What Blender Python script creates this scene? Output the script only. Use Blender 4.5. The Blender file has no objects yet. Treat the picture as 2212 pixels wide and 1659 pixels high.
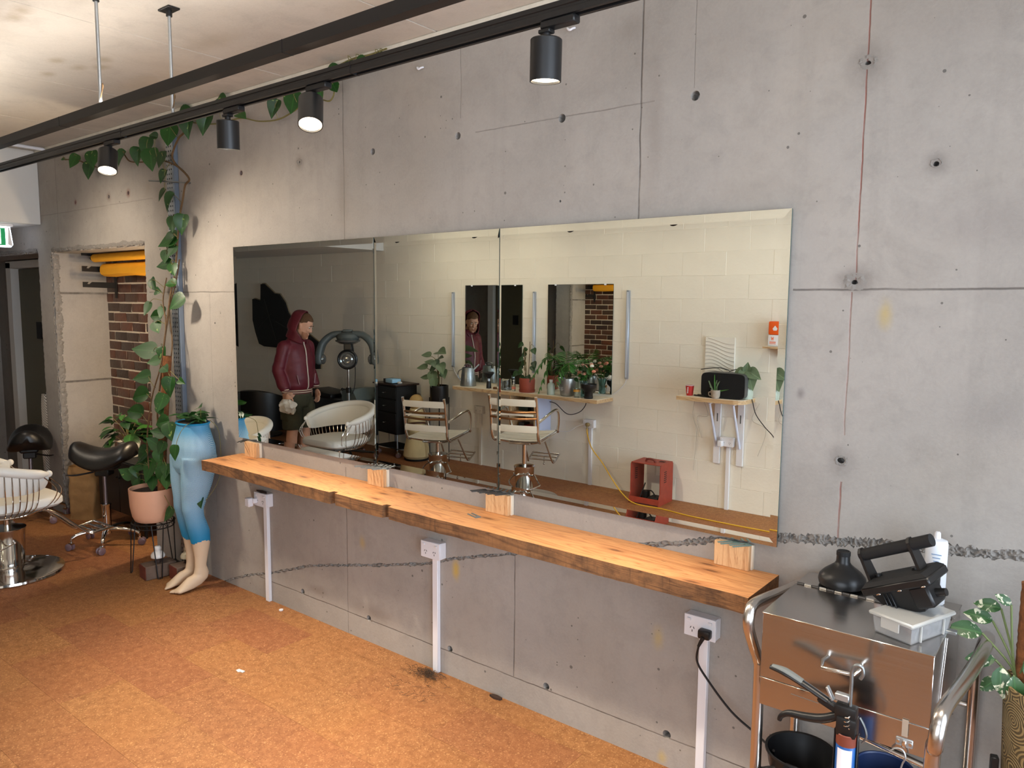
import bpy, bmesh, math, random
from mathutils import Vector, Matrix, Euler, noise, Quaternion

# ------------------------------------------------------------------ camera, light, exposure
scene = bpy.context.scene
col = scene.collection
scene.view_settings.view_transform = 'Standard'
scene.view_settings.look = 'None'
scene.view_settings.gamma = 1.0
scene.view_settings.use_curve_mapping = False
scene.view_settings.exposure = 0.76

YAW, PITCH, ROLL, FPX = -0.66931, -0.10694, 0.007652, 1642.4
cam_data = bpy.data.cameras.new('camera')
cam_data.sensor_width = 36.0
cam_data.lens = 36.0 * FPX / 2212.0
cam_data.clip_start = 0.05
cam = bpy.data.objects.new('camera', cam_data)
col.objects.link(cam)
_f = Vector((math.sin(YAW)*math.cos(PITCH), math.cos(YAW)*math.cos(PITCH), math.sin(PITCH)))
_r = Vector((math.cos(YAW), -math.sin(YAW), 0))
_u = _r.cross(_f)
_r2 = _r*math.cos(ROLL) + _u*math.sin(ROLL)
_u2 = _u*math.cos(ROLL) - _r*math.sin(ROLL)
cam.matrix_world = Matrix(((_r2.x, _u2.x, -_f.x, 0.0), (_r2.y, _u2.y, -_f.y, -2.516),
                           (_r2.z, _u2.z, -_f.z, 1.76), (0, 0, 0, 1)))
scene.camera = cam

world = bpy.data.worlds.new('world')
scene.world = world
world.use_nodes = True
world.node_tree.nodes['Background'].inputs[0].default_value = (0.72, 0.84, 1.0, 1)
world.node_tree.nodes['Background'].inputs[1].default_value = 1.5

def area_light(name, loc, rot, sx, sy, energy, color):
    d = bpy.data.lights.new(name, 'AREA'); d.shape = 'RECTANGLE'
    d.size = sx; d.size_y = sy; d.energy = energy; d.color = color
    o = bpy.data.objects.new(name, d); o.location = loc; o.rotation_euler = rot
    col.objects.link(o); return o
# daylight entering through the shop window in the right-hand end wall
area_light('window_daylight', (1.98, -1.9, 1.45), (0, math.radians(90), 0), 2.5, 3.2, 132, (0.76, 0.87, 1.0))
# frontal fill for the wall, placed as daylight at an added, unseen second window
area_light('added_rear_fill', (.30, -3.98, 1.70), (math.radians(90), 0, 0), 2.3, 1.5, 38, (0.84, 0.91, 1.0))

# ------------------------------------------------------------------ helpers
PI = math.pi
def lin(c):
    return tuple((v/255)/12.92 if v/255 <= .04045 else ((v/255+.055)/1.055)**2.4 for v in c[:3])

class Nodes:
    def __init__(s, m):
        s.t = m.node_tree; s.N = s.t.nodes; s.L = s.t.links
    def n(s, typ, **kw):
        x = s.N.new(typ)
        for k, v in kw.items(): setattr(x, k, v)
        return x
    def put(s, sock, v):
        if isinstance(v, bpy.types.NodeSocket): s.L.new(v, sock)
        else: sock.default_value = v
    def math(s, op, a, b=0.0, c=None):
        x = s.n('ShaderNodeMath', operation=op)
        s.put(x.inputs[0], a); s.put(x.inputs[1], b)
        if c is not None: s.put(x.inputs[2], c)
        return x.outputs[0]
    def mix(s, f, a, b, blend='MIX'):
        x = s.n('ShaderNodeMix', data_type='RGBA', blend_type=blend)
        s.put(x.inputs[0], f)
        for i, v in ((6, a), (7, b)):
            s.put(x.inputs[i], v if isinstance(v, bpy.types.NodeSocket) else (*v[:3], 1))
        return x.outputs[2]
    def noise(s, vec, scale, detail=3, rough=.55, dist=0.0):
        x = s.n('ShaderNodeTexNoise')
        if vec is not None: s.L.new(vec, x.inputs['Vector'])
        x.inputs['Scale'].default_value = scale; x.inputs['Detail'].default_value = detail
        x.inputs['Roughness'].default_value = rough; x.inputs['Distortion'].default_value = dist
        return x.outputs[0]
    def voro(s, vec, scale, feature='F1', rnd=1.0):
        x = s.n('ShaderNodeTexVoronoi', feature=feature)
        if vec is not None: s.L.new(vec, x.inputs['Vector'])
        x.inputs['Scale'].default_value = scale
        return x
    def rng(s, v, a, b, c=0.0, d=1.0, smooth=False):
        x = s.n('ShaderNodeMapRange'); x.clamp = True
        if smooth: x.interpolation_type = 'SMOOTHSTEP'
        s.put(x.inputs[0], v)
        for i, q in enumerate((a, b, c, d)): x.inputs[i+1].default_value = q
        return x.outputs[0]
    def mapping(s, vec, scale=(1, 1, 1), loc=(0, 0, 0), rot=(0, 0, 0)):
        x = s.n('ShaderNodeMapping')
        s.L.new(vec, x.inputs[0]); x.inputs[1].default_value = loc
        x.inputs[2].default_value = rot; x.inputs[3].default_value = scale
        return x.outputs[0]
    def bump(s, h, strength=.3, dist=.01):
        x = s.n('ShaderNodeBump'); x.inputs['Strength'].default_value = strength
        x.inputs['Distance'].default_value = dist; s.L.new(h, x.inputs['Height']); return x.outputs[0]

def new_mat(name):
    m = bpy.data.materials.new(name); m.use_nodes = True
    b = m.node_tree.nodes['Principled BSDF']
    return m, Nodes(m), b

MATS = {}
def mat(name, c, rough=.5, metal=0., var=0., vs=8., bump=0., bs=40., rand=0., coat=0., sheen=0., trans=0., ior=1.45, emit=0., spec=.5, coords='Object', stretch=(1, 1, 1), sss=0.):
    if name in MATS: return MATS[name]
    m, N, b = new_mat(name); MATS[name] = m
    base = lin(c)
    b.inputs['Roughness'].default_value = rough; b.inputs['Metallic'].default_value = metal
    b.inputs['Specular IOR Level'].default_value = spec; b.inputs['IOR'].default_value = ior
    b.inputs['Coat Weight'].default_value = coat; b.inputs['Sheen Weight'].default_value = sheen
    b.inputs['Transmission Weight'].default_value = trans
    if emit:
        b.inputs['Emission Color'].default_value = (*base, 1); b.inputs['Emission Strength'].default_value = emit
    out = None
    tc = N.n('ShaderNodeTexCoord').outputs[coords] if (var or bump) else None
    if tc is not None and stretch != (1, 1, 1): tc = N.mapping(tc, stretch)
    v = 1.0
    if var:
        v = N.rng(N.noise(tc, vs, 5, .6), .3, .7, 1-var, 1+var)
    if rand:
        r = N.rng(N.n('ShaderNodeObjectInfo').outputs['Random'], 0, 1, 1-rand, 1+rand)
        v = N.math('MULTIPLY', v, r) if var else r
    if var or rand:
        hs = N.n('ShaderNodeHueSaturation'); hs.inputs['Color'].default_value = (*base, 1)
        N.put(hs.inputs['Value'], v); N.L.new(hs.outputs[0], b.inputs['Base Color'])
    else:
        b.inputs['Base Color'].default_value = (*base, 1)
    if bump:
        N.L.new(N.bump(N.noise(tc, bs, 4, .6), bump, .004), b.inputs['Normal'])
    return m

class B:
    """collects shapes in one bmesh and links them as one mesh object"""
    def __init__(s): s.bm = bmesh.new(); s.mi = 0
    def _mi(s, faces):
        for f in faces: f.material_index = s.mi
    def box(s, c, d, bev=0., rot=None, seg=1):
        t = bmesh.new()
        bmesh.ops.create_cube(t, size=1.0)
        for v in t.verts: v.co = Vector((v.co.x*d[0], v.co.y*d[1], v.co.z*d[2]))
        if bev: bmesh.ops.bevel(t, geom=t.edges[:], offset=bev, segments=seg, profile=.6, affect='EDGES')
        M = Matrix.Translation(c)
        if rot is not None: M = M @ (Euler(rot).to_matrix().to_4x4() if not isinstance(rot, Matrix) else rot)
        s.add(t, M); return s
    def add(s, t, M=None):
        m = {}
        for v in t.verts: m[v] = s.bm.verts.new(M @ v.co if M is not None else v.co)
        for f in t.faces:
            try: q = s.bm.faces.new([m[v] for v in f.verts]); q.material_index = s.mi
            except ValueError: pass
        t.free()
    def loft(s, rings, cap=True, closed=True, loop=False):
        R = [[s.bm.verts.new(p) for p in r] for r in rings]
        n = len(R[0]); fs = []
        last = len(R) if loop else len(R)-1
        for i in range(last):
            a, b = R[i], R[(i+1) % len(R)]
            for j in range(n if closed else n-1):
                k = (j+1) % n
                try: fs.append(s.bm.faces.new((a[j], a[k], b[k], b[j])))
                except ValueError: pass
        if cap and closed and not loop:
            for r, rev in ((R[0], True), (R[-1], False)):
                try: fs.append(s.bm.faces.new(r[::-1] if rev else r))
                except ValueError: pass
        s._mi(fs); return s
    def tube(s, pts, r, n=8, smooth=0, closed=False, flat=1.0):
        pts = [Vector(p) for p in pts]
        rr = r if isinstance(r, (list, tuple)) else None
        if smooth:
            if rr: 
                pts, rr = catmull(pts, smooth, closed, rr)
            else: pts = catmull(pts, smooth, closed)
        m = len(pts); rings = []; up = None
        for i, p in enumerate(pts):
            a = pts[(i-1) % m] if (closed or i > 0) else p
            b = pts[(i+1) % m] if (closed or i < m-1) else p
            t = (b-a)
            t = t.normalized() if t.length > 1e-9 else Vector((0, 0, 1))
            if up is None:
                up = Vector((0, 0, 1)) if abs(t.z) < .9 else Vector((1, 0, 0))
            x = t.cross(up)
            if x.length < 1e-6: x = t.orthogonal()
            x.normalize(); up = x.cross(t).normalized()
            q = rr[i] if rr else r
            rings.append([p + (x*math.cos(2*PI*k/n) + up*math.sin(2*PI*k/n)*flat)*q for k in range(n)])
        return s.loft(rings, loop=closed)
    def cyl(s, a, b, r0, r1=None, n=16):
        return s.tube([a, b], [r0, r0 if r1 is None else r1], n)
    def lathe(s, prof, n=24, M=None, c=(0, 0, 0)):
        rings = []
        for r, z in prof:
            ring = [Vector((max(r, 1e-4)*math.cos(2*PI*k/n), max(r, 1e-4)*math.sin(2*PI*k/n), z)) + (Vector(c) if M is None else Vector()) for k in range(n)]
            rings.append([M @ p for p in ring] if M is not None else ring)
        return s.loft(rings)
    def ell(s, c, r, n=16, m=10, M=None):
        prof = []
        rings = []
        for i in range(m+1):
            th = PI*i/m
            z = -math.cos(th); q = max(math.sin(th), 1e-3)
            ring = [Vector((q*math.cos(2*PI*k/n)*r[0], q*math.sin(2*PI*k/n)*r[1], z*r[2])) for k in range(n)]
            rings.append([(M @ p if M is not None else p) + Vector(c) for p in ring])
        return s.loft(rings)
    def prism(s, poly, a, b, ax='z', M=None):
        def P(u, v, w):
            q = {'z': Vector((u, v, w)), 'y': Vector((u, w, v)), 'x': Vector((w, u, v))}[ax]
            return M @ q if M is not None else q
        A = [s.bm.verts.new(P(u, v, a)) for u, v in poly]
        Bv = [s.bm.verts.new(P(u, v, b)) for u, v in poly]
        fs = []
        n = len(poly)
        fs.append(s.bm.faces.new(A)); fs.append(s.bm.faces.new(Bv[::-1]))
        for i in range(n):
            fs.append(s.bm.faces.new((A[i], Bv[i], Bv[(i+1) % n], A[(i+1) % n])))
        s._mi(fs); return s
    def quad(s, *p):
        s._mi([s.bm.faces.new([s.bm.verts.new(q) for q in p])]); return s
    def mesh(s, name, mats, smooth=40):
        bmesh.ops.recalc_face_normals(s.bm, faces=s.bm.faces[:])
        me = bpy.data.meshes.new(name); s.bm.to_mesh(me); s.bm.free()
        for m in (mats if isinstance(mats, (list, tuple)) else [mats]): me.materials.append(m)
        if smooth:
            me.polygons.foreach_set('use_smooth', [True]*len(me.polygons))
            me.set_sharp_from_angle(angle=math.radians(smooth))
        return me
    def obj(s, name, mats, parent=None, smooth=40, loc=None):
        o = bpy.data.objects.new(name, s.mesh(name, mats, smooth)); col.objects.link(o)
        if parent is not None: o.parent = parent
        if loc is not None: o.location = loc
        return o

def catmull(pts, sub, closed=False, rr=None):
    pts = [Vector(p) for p in pts]; out = []; ro = []; m = len(pts)
    rng = range(m if closed else m-1)
    for i in rng:
        if closed: p = [pts[(i+k-1) % m] for k in range(4)]
        else: p = [pts[max(0, i-1)], pts[i], pts[i+1], pts[min(m-1, i+2)]]
        for j in range(sub):
            t = j/sub
            out.append(.5*((2*p[1]) + (p[2]-p[0])*t + (2*p[0]-5*p[1]+4*p[2]-p[3])*t*t + (3*p[1]-p[0]-3*p[2]+p[3])*t**3))
            if rr: ro.append(rr[i]*(1-t) + rr[(i+1) % m]*t)
    if not closed:
        out.append(pts[-1])
        if rr: ro.append(rr[-1])
    return (out, ro) if rr else out

def tag(o, label=None, cat=None, group=None, kind=None):
    if label: o['label'] = label
    if cat: o['category'] = cat
    if group: o['group'] = group
    if kind: o['kind'] = kind
    return o
def thing(name, label, cat, loc=(0, 0, 0), rz=0., group=None):
    o = bpy.data.objects.new(name, None); col.objects.link(o)
    o.empty_display_size = .1
    o.location = loc; o.rotation_euler = (0, 0, rz)
    return tag(o, label, cat, group)
def link(name, me, parent=None, M=None):
    o = bpy.data.objects.new(name, me); col.objects.link(o)
    if parent is not None: o.parent = parent
    if M is not None: o.matrix_local = M
    return o
def copy_tree(o, parent=None):
    c = o.copy(); col.objects.link(c); c.parent = parent
    for ch in [q for q in o.children]: copy_tree(ch, c)
    return c
def frame(loc, d, up=(0, 0, 1), s=1.0):
    """matrix whose +Y points along d, +Z roughly up"""
    y = Vector(d).normalized(); u = Vector(up)
    x = y.cross(u)
    if x.length < 1e-4: x = y.orthogonal()
    x.normalize(); z = x.cross(y)
    return Matrix.Translation(loc) @ Matrix((x, y, z)).transposed().to_4x4() @ Matrix.Scale(s, 4)
def evaluated(o):
    dg = bpy.context.evaluated_depsgraph_get(); dg.update()
    return bpy.data.meshes.new_from_object(o.evaluated_get(dg))
def remeshed(b, name, mats, voxel=.008, smooth=6, parent=None):
    o = b.obj(name, mats, None, 0)
    m = o.modifiers.new('r', 'REMESH'); m.mode = 'VOXEL'; m.voxel_size = voxel
    if smooth:
        q = o.modifiers.new('s', 'SMOOTH'); q.iterations = smooth; q.factor = .5
    me = evaluated(o); o.modifiers.clear(); old = o.data; o.data = me; bpy.data.meshes.remove(old)
    me.name = name
    if not me.materials:
        for q in (mats if isinstance(mats, (list, tuple)) else [mats]): me.materials.append(q)
    me.polygons.foreach_set('use_smooth', [True]*len(me.polygons))
    if parent is not None: o.parent = parent
    return o
# ------------------------------------------------------------------ special materials
def mat_concrete(name, base, vlines=(), hlines=(), spots=(), pits=True, plan=False):
    m, N, b = new_mat(name)
    tc = N.n('ShaderNodeTexCoord').outputs['Object']
    sep = N.n('ShaderNodeSeparateXYZ'); N.L.new(tc, sep.inputs[0]); X, Y, Z = sep.outputs
    if plan: Z = Y
    c = lin(base)
    def k(f): return tuple(v*f for v in c)
    big = N.noise(tc, .9, 6, .6, .4)
    colr = N.mix(N.rng(big, .32, .68), k(.84), k(1.13))
    cloud = N.noise(tc, 5, 6, .65, .6)
    colr = N.mix(N.rng(cloud, .50, .74, 0, .5), colr, k(.70))
    streak = N.noise(N.mapping(tc, (9, 9, .5)), 1.0, 5, .6)
    colr = N.mix(N.rng(streak, .55, .8, 0, .45), colr, k(.72))
    fine = N.noise(tc, 90, 3, .6)
    colr = N.mix(N.rng(fine, .35, .75, 0, .22), colr, k(1.25))
    warm = N.noise(tc, 1.7, 3, .5)
    colr = N.mix(N.rng(warm, .5, .75, 0, .35), colr, tuple(a*q for a, q in zip(c, (1.05, .98, .88))))
    hgt = N.math('ADD', N.math('MULTIPLY', cloud, .5), N.math('MULTIPLY', fine, .4))
    if pits:
        dv = N.noise(tc, 70, 2)
        vv = N.voro(tc, 30); vr = N.n('ShaderNodeSeparateColor'); N.L.new(vv.outputs['Color'], vr.inputs[0])
        size = N.math('MULTIPLY', N.math('POWER', vr.outputs[0], 6.0), N.rng(N.noise(tc, 2.2, 2), .35, .65, .04, .22))
        pit = N.math('LESS_THAN', N.math('ADD', vv.outputs['Distance'], N.math('MULTIPLY', dv, .05)), N.math('ADD', size, .04))
        pit = N.math('MULTIPLY', pit, N.math('GREATER_THAN', vr.outputs[0], .72))
        mid = N.noise(tc, 17, 5, .7, .5)
        colr = N.mix(N.rng(mid, .5, .72, 0, .3), colr, k(.74))
        colr = N.mix(N.math('MULTIPLY', pit, .72), colr, k(.22))
        hgt = N.math('SUBTRACT', hgt, N.math('MULTIPLY', pit, 1.2))
    wob = N.math('MULTIPLY', N.math('SUBTRACT', N.noise(tc, 6, 4), .5), .012)
    brk = N.noise(tc, 4, 5, .7)
    for x0, w, lo, hi, dark, lc in vlines:
        d = N.math('ABSOLUTE', N.math('SUBTRACT', N.math('ADD', X, wob), x0))
        msk = N.rng(d, w, w*.35)
        msk = N.math('MULTIPLY', msk, N.math('MULTIPLY', N.math('GREATER_THAN', Z, lo), N.math('LESS_THAN', Z, hi)))
        msk = N.math('MULTIPLY', msk, N.rng(brk, .3, .55, .35, 1))
        colr = N.mix(N.math('MULTIPLY', msk, dark), colr, lin(lc)); hgt = N.math('SUBTRACT', hgt, N.math('MULTIPLY', msk, .9))
    for z0, w, lo, hi, dark, lc in hlines:
        d = N.math('ABSOLUTE', N.math('SUBTRACT', N.math('ADD', Z, wob), z0))
        msk = N.rng(d, w, w*.35)
        msk = N.math('MULTIPLY', msk, N.math('MULTIPLY', N.math('GREATER_THAN', X, lo), N.math('LESS_THAN', X, hi)))
        msk = N.math('MULTIPLY', msk, N.rng(brk, .3, .55, .3, 1))
        colr = N.mix(N.math('MULTIPLY', msk, dark), colr, lin(lc)); hgt = N.math('SUBTRACT', hgt, N.math('MULTIPLY', msk, .9))
    edge = N.math('MULTIPLY', N.math('SUBTRACT', N.noise(tc, 14, 5, .7), .5), .9)
    for x0, z0, rx, rz, dark, lc in spots:
        dx = N.math('DIVIDE', N.math('SUBTRACT', X, x0), rx); dz = N.math('DIVIDE', N.math('SUBTRACT', Z, z0), rz)
        d = N.math('SQRT', N.math('ADD', N.math('MULTIPLY', dx, dx), N.math('MULTIPLY', dz, dz)))
        msk = N.rng(N.math('ADD', d, edge), 1.05, .0, 0, 1, True)
        colr = N.mix(N.math('MULTIPLY', msk, dark), colr, lin(lc))
    N.L.new(colr, b.inputs['Base Color'])
    b.inputs['Roughness'].default_value = .82; b.inputs['Specular IOR Level'].default_value = .3
    N.L.new(N.bump(hgt, .45, .004), b.inputs['Normal'])
    MATS[name] = m
    return m

def mat_cork():
    m, N, b = new_mat('cork')
    pos = N.n('ShaderNodeNewGeometry').outputs['Position']
    rnd = N.n('ShaderNodeObjectInfo').outputs['Random']
    base = N.mix(N.rng(N.noise(pos, 26, 4, .6), .3, .7), lin((128, 82, 48)), lin((160, 108, 68)))
    v = N.voro(pos, 210)
    fl = N.n('ShaderNodeSeparateColor'); N.L.new(v.outputs['Color'], fl.inputs[0])
    base = N.mix(N.rng(fl.outputs[0], .0, .3, .55, 0), base, lin((104, 62, 32)))
    base = N.mix(N.rng(fl.outputs[1], .86, 1.0, 0, .6), base, lin((206, 156, 104)))
    base = N.mix(N.rng(N.noise(pos, 2.0, 4), .35, .7, 0, .3), base, lin((150, 90, 46)))
    hs = N.n('ShaderNodeHueSaturation'); N.L.new(base, hs.inputs['Color'])
    N.L.new(N.rng(rnd, 0, 1, .90, 1.08), hs.inputs['Value']); N.L.new(N.rng(rnd, 0, 1, .494, .506), hs.inputs['Hue'])
    N.L.new(hs.outputs[0], b.inputs['Base Color'])
    b.inputs['Roughness'].default_value = .62; b.inputs['Specular IOR Level'].default_value = .35
    N.L.new(N.bump(fl.outputs[0], .12, .002), b.inputs['Normal'])
    MATS['cork'] = m; return m

def mat_wood(name, light, dark, axis='x', scale=1.0, ring=18., rough=.5, knots=True, dirt=0.):
    m, N, b = new_mat(name)
    tc = N.n('ShaderNodeTexCoord').outputs['Object']
    st = {'x': (.35, 3.0, 3.0), 'z': (3.0, 3.0, .35), 'y': (3.0, .35, 3.0)}[axis]
    p = N.mapping(tc, tuple(v*scale for v in st))
    w = N.noise(p, 2.2, 3, .5, 1.2)
    rings = N.math('FRACT', N.math('MULTIPLY', w, ring))
    rings = N.math('ABSOLUTE', N.math('SUBTRACT', N.math('MULTIPLY', rings, 2.0), 1.0))
    colr = N.mix(N.rng(rings, 0, 1, .30, 0), lin(light), lin(dark))
    colr = N.mix(N.rng(rings, .0, .30, .62, 0), colr, tuple(q*.8 for q in lin(dark)))
    fib = N.noise(N.mapping(tc, tuple(v*scale*14 for v in st)), 4, 3)
    colr = N.mix(N.rng(fib, .45, .8, 0, .4), colr, lin(dark))
    if knots:
        v = N.voro(N.mapping(tc, tuple(q*scale for q in {'x': (1.5, 5, 0), 'z': (5, 0, 1.6), 'y': (5, 1.6, 0)}[axis])), 1.6)
        if axis == 'x': v.voronoi_dimensions = '2D'
        kr = N.n('ShaderNodeSeparateColor'); N.L.new(v.outputs['Color'], kr.inputs[0])
        kd = N.math('ADD', v.outputs['Distance'], N.math('MULTIPLY', N.noise(tc, 30, 3), .05))
        halo = N.math('MULTIPLY', N.rng(kd, .34, .14, 0, .45), N.math('GREATER_THAN', kr.outputs[0], .62))
        colr = N.mix(halo, colr, tuple(q*.75 for q in lin(dark)))
        kn = N.math('MULTIPLY', N.rng(kd, .15, .07, 0, .85), N.math('GREATER_THAN', kr.outputs[0], .62))
        colr = N.mix(kn, colr, tuple(q*.35 for q in lin(dark)))
        pk = N.math('LESS_THAN', N.math('ADD', N.voro(N.mapping(tc, (4, 18, 18)), 1.4).outputs['Distance'], N.math('MULTIPLY', N.noise(tc, 40, 2), .05)), .075)
        colr = N.mix(N.math('MULTIPLY', pk, .7), colr, tuple(q*.25 for q in lin(dark)))
    if dirt:
        colr = N.mix(N.rng(N.noise(tc, 9, 6, .7), .42, .68, 0, dirt), colr, tuple(q*.3 for q in lin(dark)))
        colr = N.mix(N.rng(N.noise(N.mapping(tc, (60, 1, 4)), 1.0, 4, .7), .55, .75, 0, dirt*.8), colr, tuple(q*.35 for q in lin(dark)))
    N.L.new(colr, b.inputs['Base Color']); b.inputs['Roughness'].default_value = rough
    N.L.new(N.bump(fib, .25, .002), b.inputs['Normal'])
    MATS[name] = m; return m

def mat_leaf(name, c1, c2, varieg=None, amt=.5, rough=.42):
    m, N, b = new_mat(name)
    tc = N.n('ShaderNodeTexCoord').outputs['Object']
    rnd = N.n('ShaderNodeObjectInfo').outputs['Random']
    off = N.n('ShaderNodeVectorMath', operation='ADD'); N.L.new(tc, off.inputs[0])
    cmb = N.n('ShaderNodeCombineXYZ'); N.put(cmb.inputs[0], N.math('MULTIPLY', rnd, 17.0)); N.L.new(cmb.outputs[0], off.inputs[1])
    colr = N.mix(rnd, lin(c1), lin(c2))
    colr = N.mix(N.rng(N.noise(off.outputs[0], 3, 3), .4, .7, 0, .5), colr, lin(c2))
    if varieg is not None:
        colr = N.mix(N.rng(N.noise(off.outputs[0], 2.6, 4, .6, .8), 1-amt, 1-amt+.05), colr, lin(varieg))
    sp = N.n('ShaderNodeSeparateXYZ'); N.L.new(tc, sp.inputs[0])
    rib = N.rng(N.math('ABSOLUTE', sp.outputs[0]), .03, .012, 0, .5)
    colr = N.mix(rib, colr, tuple(min(1, v*1.7) for v in lin(c2)))
    N.L.new(colr, b.inputs['Base Color']); b.inputs['Roughness'].default_value = rough
    b.inputs['Subsurface Weight'].default_value = 0.0
    # a little light passes through the blade
    tr = N.n('ShaderNodeBsdfTranslucent'); N.L.new(colr, tr.inputs[0])
    mx = N.n('ShaderNodeMixShader'); mx.inputs[0].default_value = .18
    N.L.new(b.outputs[0], mx.inputs[1]); N.L.new(tr.outputs[0], mx.inputs[2])
    N.L.new(mx.outputs[0], N.N['Material Output'].inputs[0])
    MATS[name] = m; return m

def mat_brick():
    m, N, b = new_mat('brick_glazed')
    tc = N.n('ShaderNodeTexCoord').outputs['Object']
    pos = N.n('ShaderNodeNewGeometry').outputs['Position']
    rnd = N.n('ShaderNodeObjectInfo').outputs['Random']
    r = N.n('ShaderNodeValToRGB'); N.L.new(rnd, r.inputs[0])
    e = r.color_ramp.elements
    e[0].position = 0; e[0].color = (*lin((50, 38, 35)), 1); e[1].position = 1; e[1].color = (*lin((84, 50, 36)), 1)
    for p, c in ((.3, (74, 54, 44)), (.55, (98, 58, 41)), (.8, (66, 42, 34))):
        q = e.new(p); q.color = (*lin(c), 1)
    colr = N.mix(N.rng(N.noise(pos, 22, 5, .65), .45, .75, 0, .6), r.outputs[0], lin((48, 36, 32)))
    N.L.new(colr, b.inputs['Base Color']); b.inputs['Roughness'].default_value = .33
    N.L.new(N.bump(N.noise(pos, 28, 4), .5, .006), b.inputs['Normal'])
    MATS['brick'] = m; return m

def mat_steel(name, c, rough, ax=None, aniso=0.):
    m, N, b = new_mat(name)
    b.inputs['Metallic'].default_value = 1; b.inputs['Base Color'].default_value = (*lin(c), 1)
    tc = N.n('ShaderNodeTexCoord').outputs['Object']
    p = N.mapping(tc, {'x': (1.5, 120, 120), 'z': (120, 120, 1.5), None: (8, 8, 8)}[ax])
    nz = N.noise(p, 2, 4)
    N.L.new(N.rng(nz, .3, .7, rough*.9, rough*1.12), b.inputs['Roughness'])
    N.L.new(N.bump(nz, .012, .001), b.inputs['Normal'])
    MATS[name] = m; return m

def mat_mirror():
    m, N, b = new_mat('mirror_silver')
    b.inputs['Metallic'].default_value = 1; b.inputs['Base Color'].default_value = (.83, .86, .83, 1)
    b.inputs['Roughness'].default_value = 0.0
    MATS['mirror'] = m; return m

def mat_pane():
    m, N, b = new_mat('clear_pane')
    t = N.n('ShaderNodeBsdfTransparent'); g = N.n('ShaderNodeBsdfGlossy'); g.inputs['Roughness'].default_value = .02
    f = N.n('ShaderNodeFresnel'); f.inputs[0].default_value = 1.45
    mx = N.n('ShaderNodeMixShader'); N.L.new(f.outputs[0], mx.inputs[0]); N.L.new(t.outputs[0], mx.inputs[1]); N.L.new(g.outputs[0], mx.inputs[2])
    N.L.new(mx.outputs[0], N.N['Material Output'].inputs[0]); MATS['pane'] = m; return m

def mat_fishnet():
    m, N, b = new_mat('blue_fishnet')
    tc = N.n('ShaderNodeTexCoord').outputs['Object']
    sp = N.n('ShaderNodeSeparateXYZ'); N.L.new(tc, sp.inputs[0]); X, Y, Z = sp.outputs
    ang = N.math('ADD', X, Y)
    a = N.math('ABSOLUTE', N.math('SINE', N.math('MULTIPLY', N.math('ADD', Z, ang), 420.0)))
    c = N.math('ABSOLUTE', N.math('SINE', N.math('MULTIPLY', N.math('SUBTRACT', Z, ang), 420.0)))
    net = N.rng(N.math('MINIMUM', a, c), .25, .6, 1, 0)
    lo = N.rng(Z, .62, .30, 0, 1, True); hi = N.rng(Z, .90, .99, 0, 1, True)
    dens = N.math('MAXIMUM', lo, N.math('MULTIPLY', hi, .8))      # the knit is denser at the hems
    k = N.math('MAXIMUM', net, dens)
    colr = N.mix(N.rng(k, 0, 1, .12, 1), lin((196, 214, 218)), lin((20, 126, 172)))
    N.L.new(colr, b.inputs['Base Color']); b.inputs['Roughness'].default_value = .6
    b.inputs['Sheen Weight'].default_value = .3; b.inputs['Sheen Tint'].default_value = (*lin((40, 150, 190)), 1)
    N.L.new(N.bump(k, .25, .001), b.inputs['Normal'])
    MATS['fishnet'] = m; return m

cork = mat_cork(); brickm = mat_brick(); mirror_m = mat_mirror(); pane_m = mat_pane(); fish_m = mat_fishnet()
timber = mat_wood('timber_planed', (220, 158, 100), (182, 112, 60), 'x', 1.3, 13, .48)
sawn = mat_wood('timber_sawn', (132, 92, 56), (82, 52, 30), 'x', 1.0, 14, .8, False, .75)
pine = mat_wood('pine', (222, 180, 132), (188, 130, 80), 'z', 3.0, 7, .6, False)
ply_edge = mat_wood('ply_edge', (206, 176, 134), (150, 112, 74), 'x', 1.5, 9, .6, False)
ply_top = mat('ply_top', (226, 214, 192), .5, var=.05, vs=6)
chrome = mat('chrome', (214, 212, 208), .09, 1.0)
steel_tube = mat_steel('steel_tube', (198, 192, 186), .24)
steel_sheet = mat_steel('steel_sheet', (188, 184, 180), .2, 'x')
galv = mat('galvanised', (176, 180, 182), .42, .9, var=.08, vs=20)
zinc = mat('zinc', (150, 156, 158), .35, .95, var=.12, vs=14)
black_metal = mat('black_powdercoat', (22, 21, 21), .42)
black_plastic = mat('black_plastic', (20, 20, 21), .38)
black_matt = mat('black_matt', (17, 17, 18), .7)
black_vinyl = mat('black_vinyl', (20, 19, 19), .36, bump=.12, bs=160)
white_plastic = mat('white_plastic', (226, 226, 230), .35)
white_vinyl = mat('white_vinyl', (226, 224, 216), .42, bump=.08, bs=120)
white_paint = mat('white_paint', (214, 212, 206), .7, var=.03, vs=3, bump=.1, bs=60)
grey_plastic = mat('grey_plastic', (96, 100, 100), .5)
rubber = mat('rubber', (28, 26, 26), .7)
soil = mat('soil', (44, 33, 26), .95, var=.4, vs=60, bump=.8, bs=90)
pothos_m = mat_leaf('pothos_leaf', (24, 58, 24), (44, 88, 34), (140, 160, 84), .34)
dark_leaf = mat_leaf('dark_leaf', (22, 50, 24), (40, 76, 34))
grey_leaf = mat_leaf('grey_leaf', (84, 104, 78), (112, 132, 98))
fern_m = mat_leaf('fern_leaf', (30, 74, 28), (62, 112, 44))
njoy_m = mat_leaf('variegated_leaf', (34, 66, 36), (54, 92, 48), (210, 210, 184), .44)
stem_m = mat('stem', (112, 104, 58), .6, var=.2, vs=30)
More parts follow.
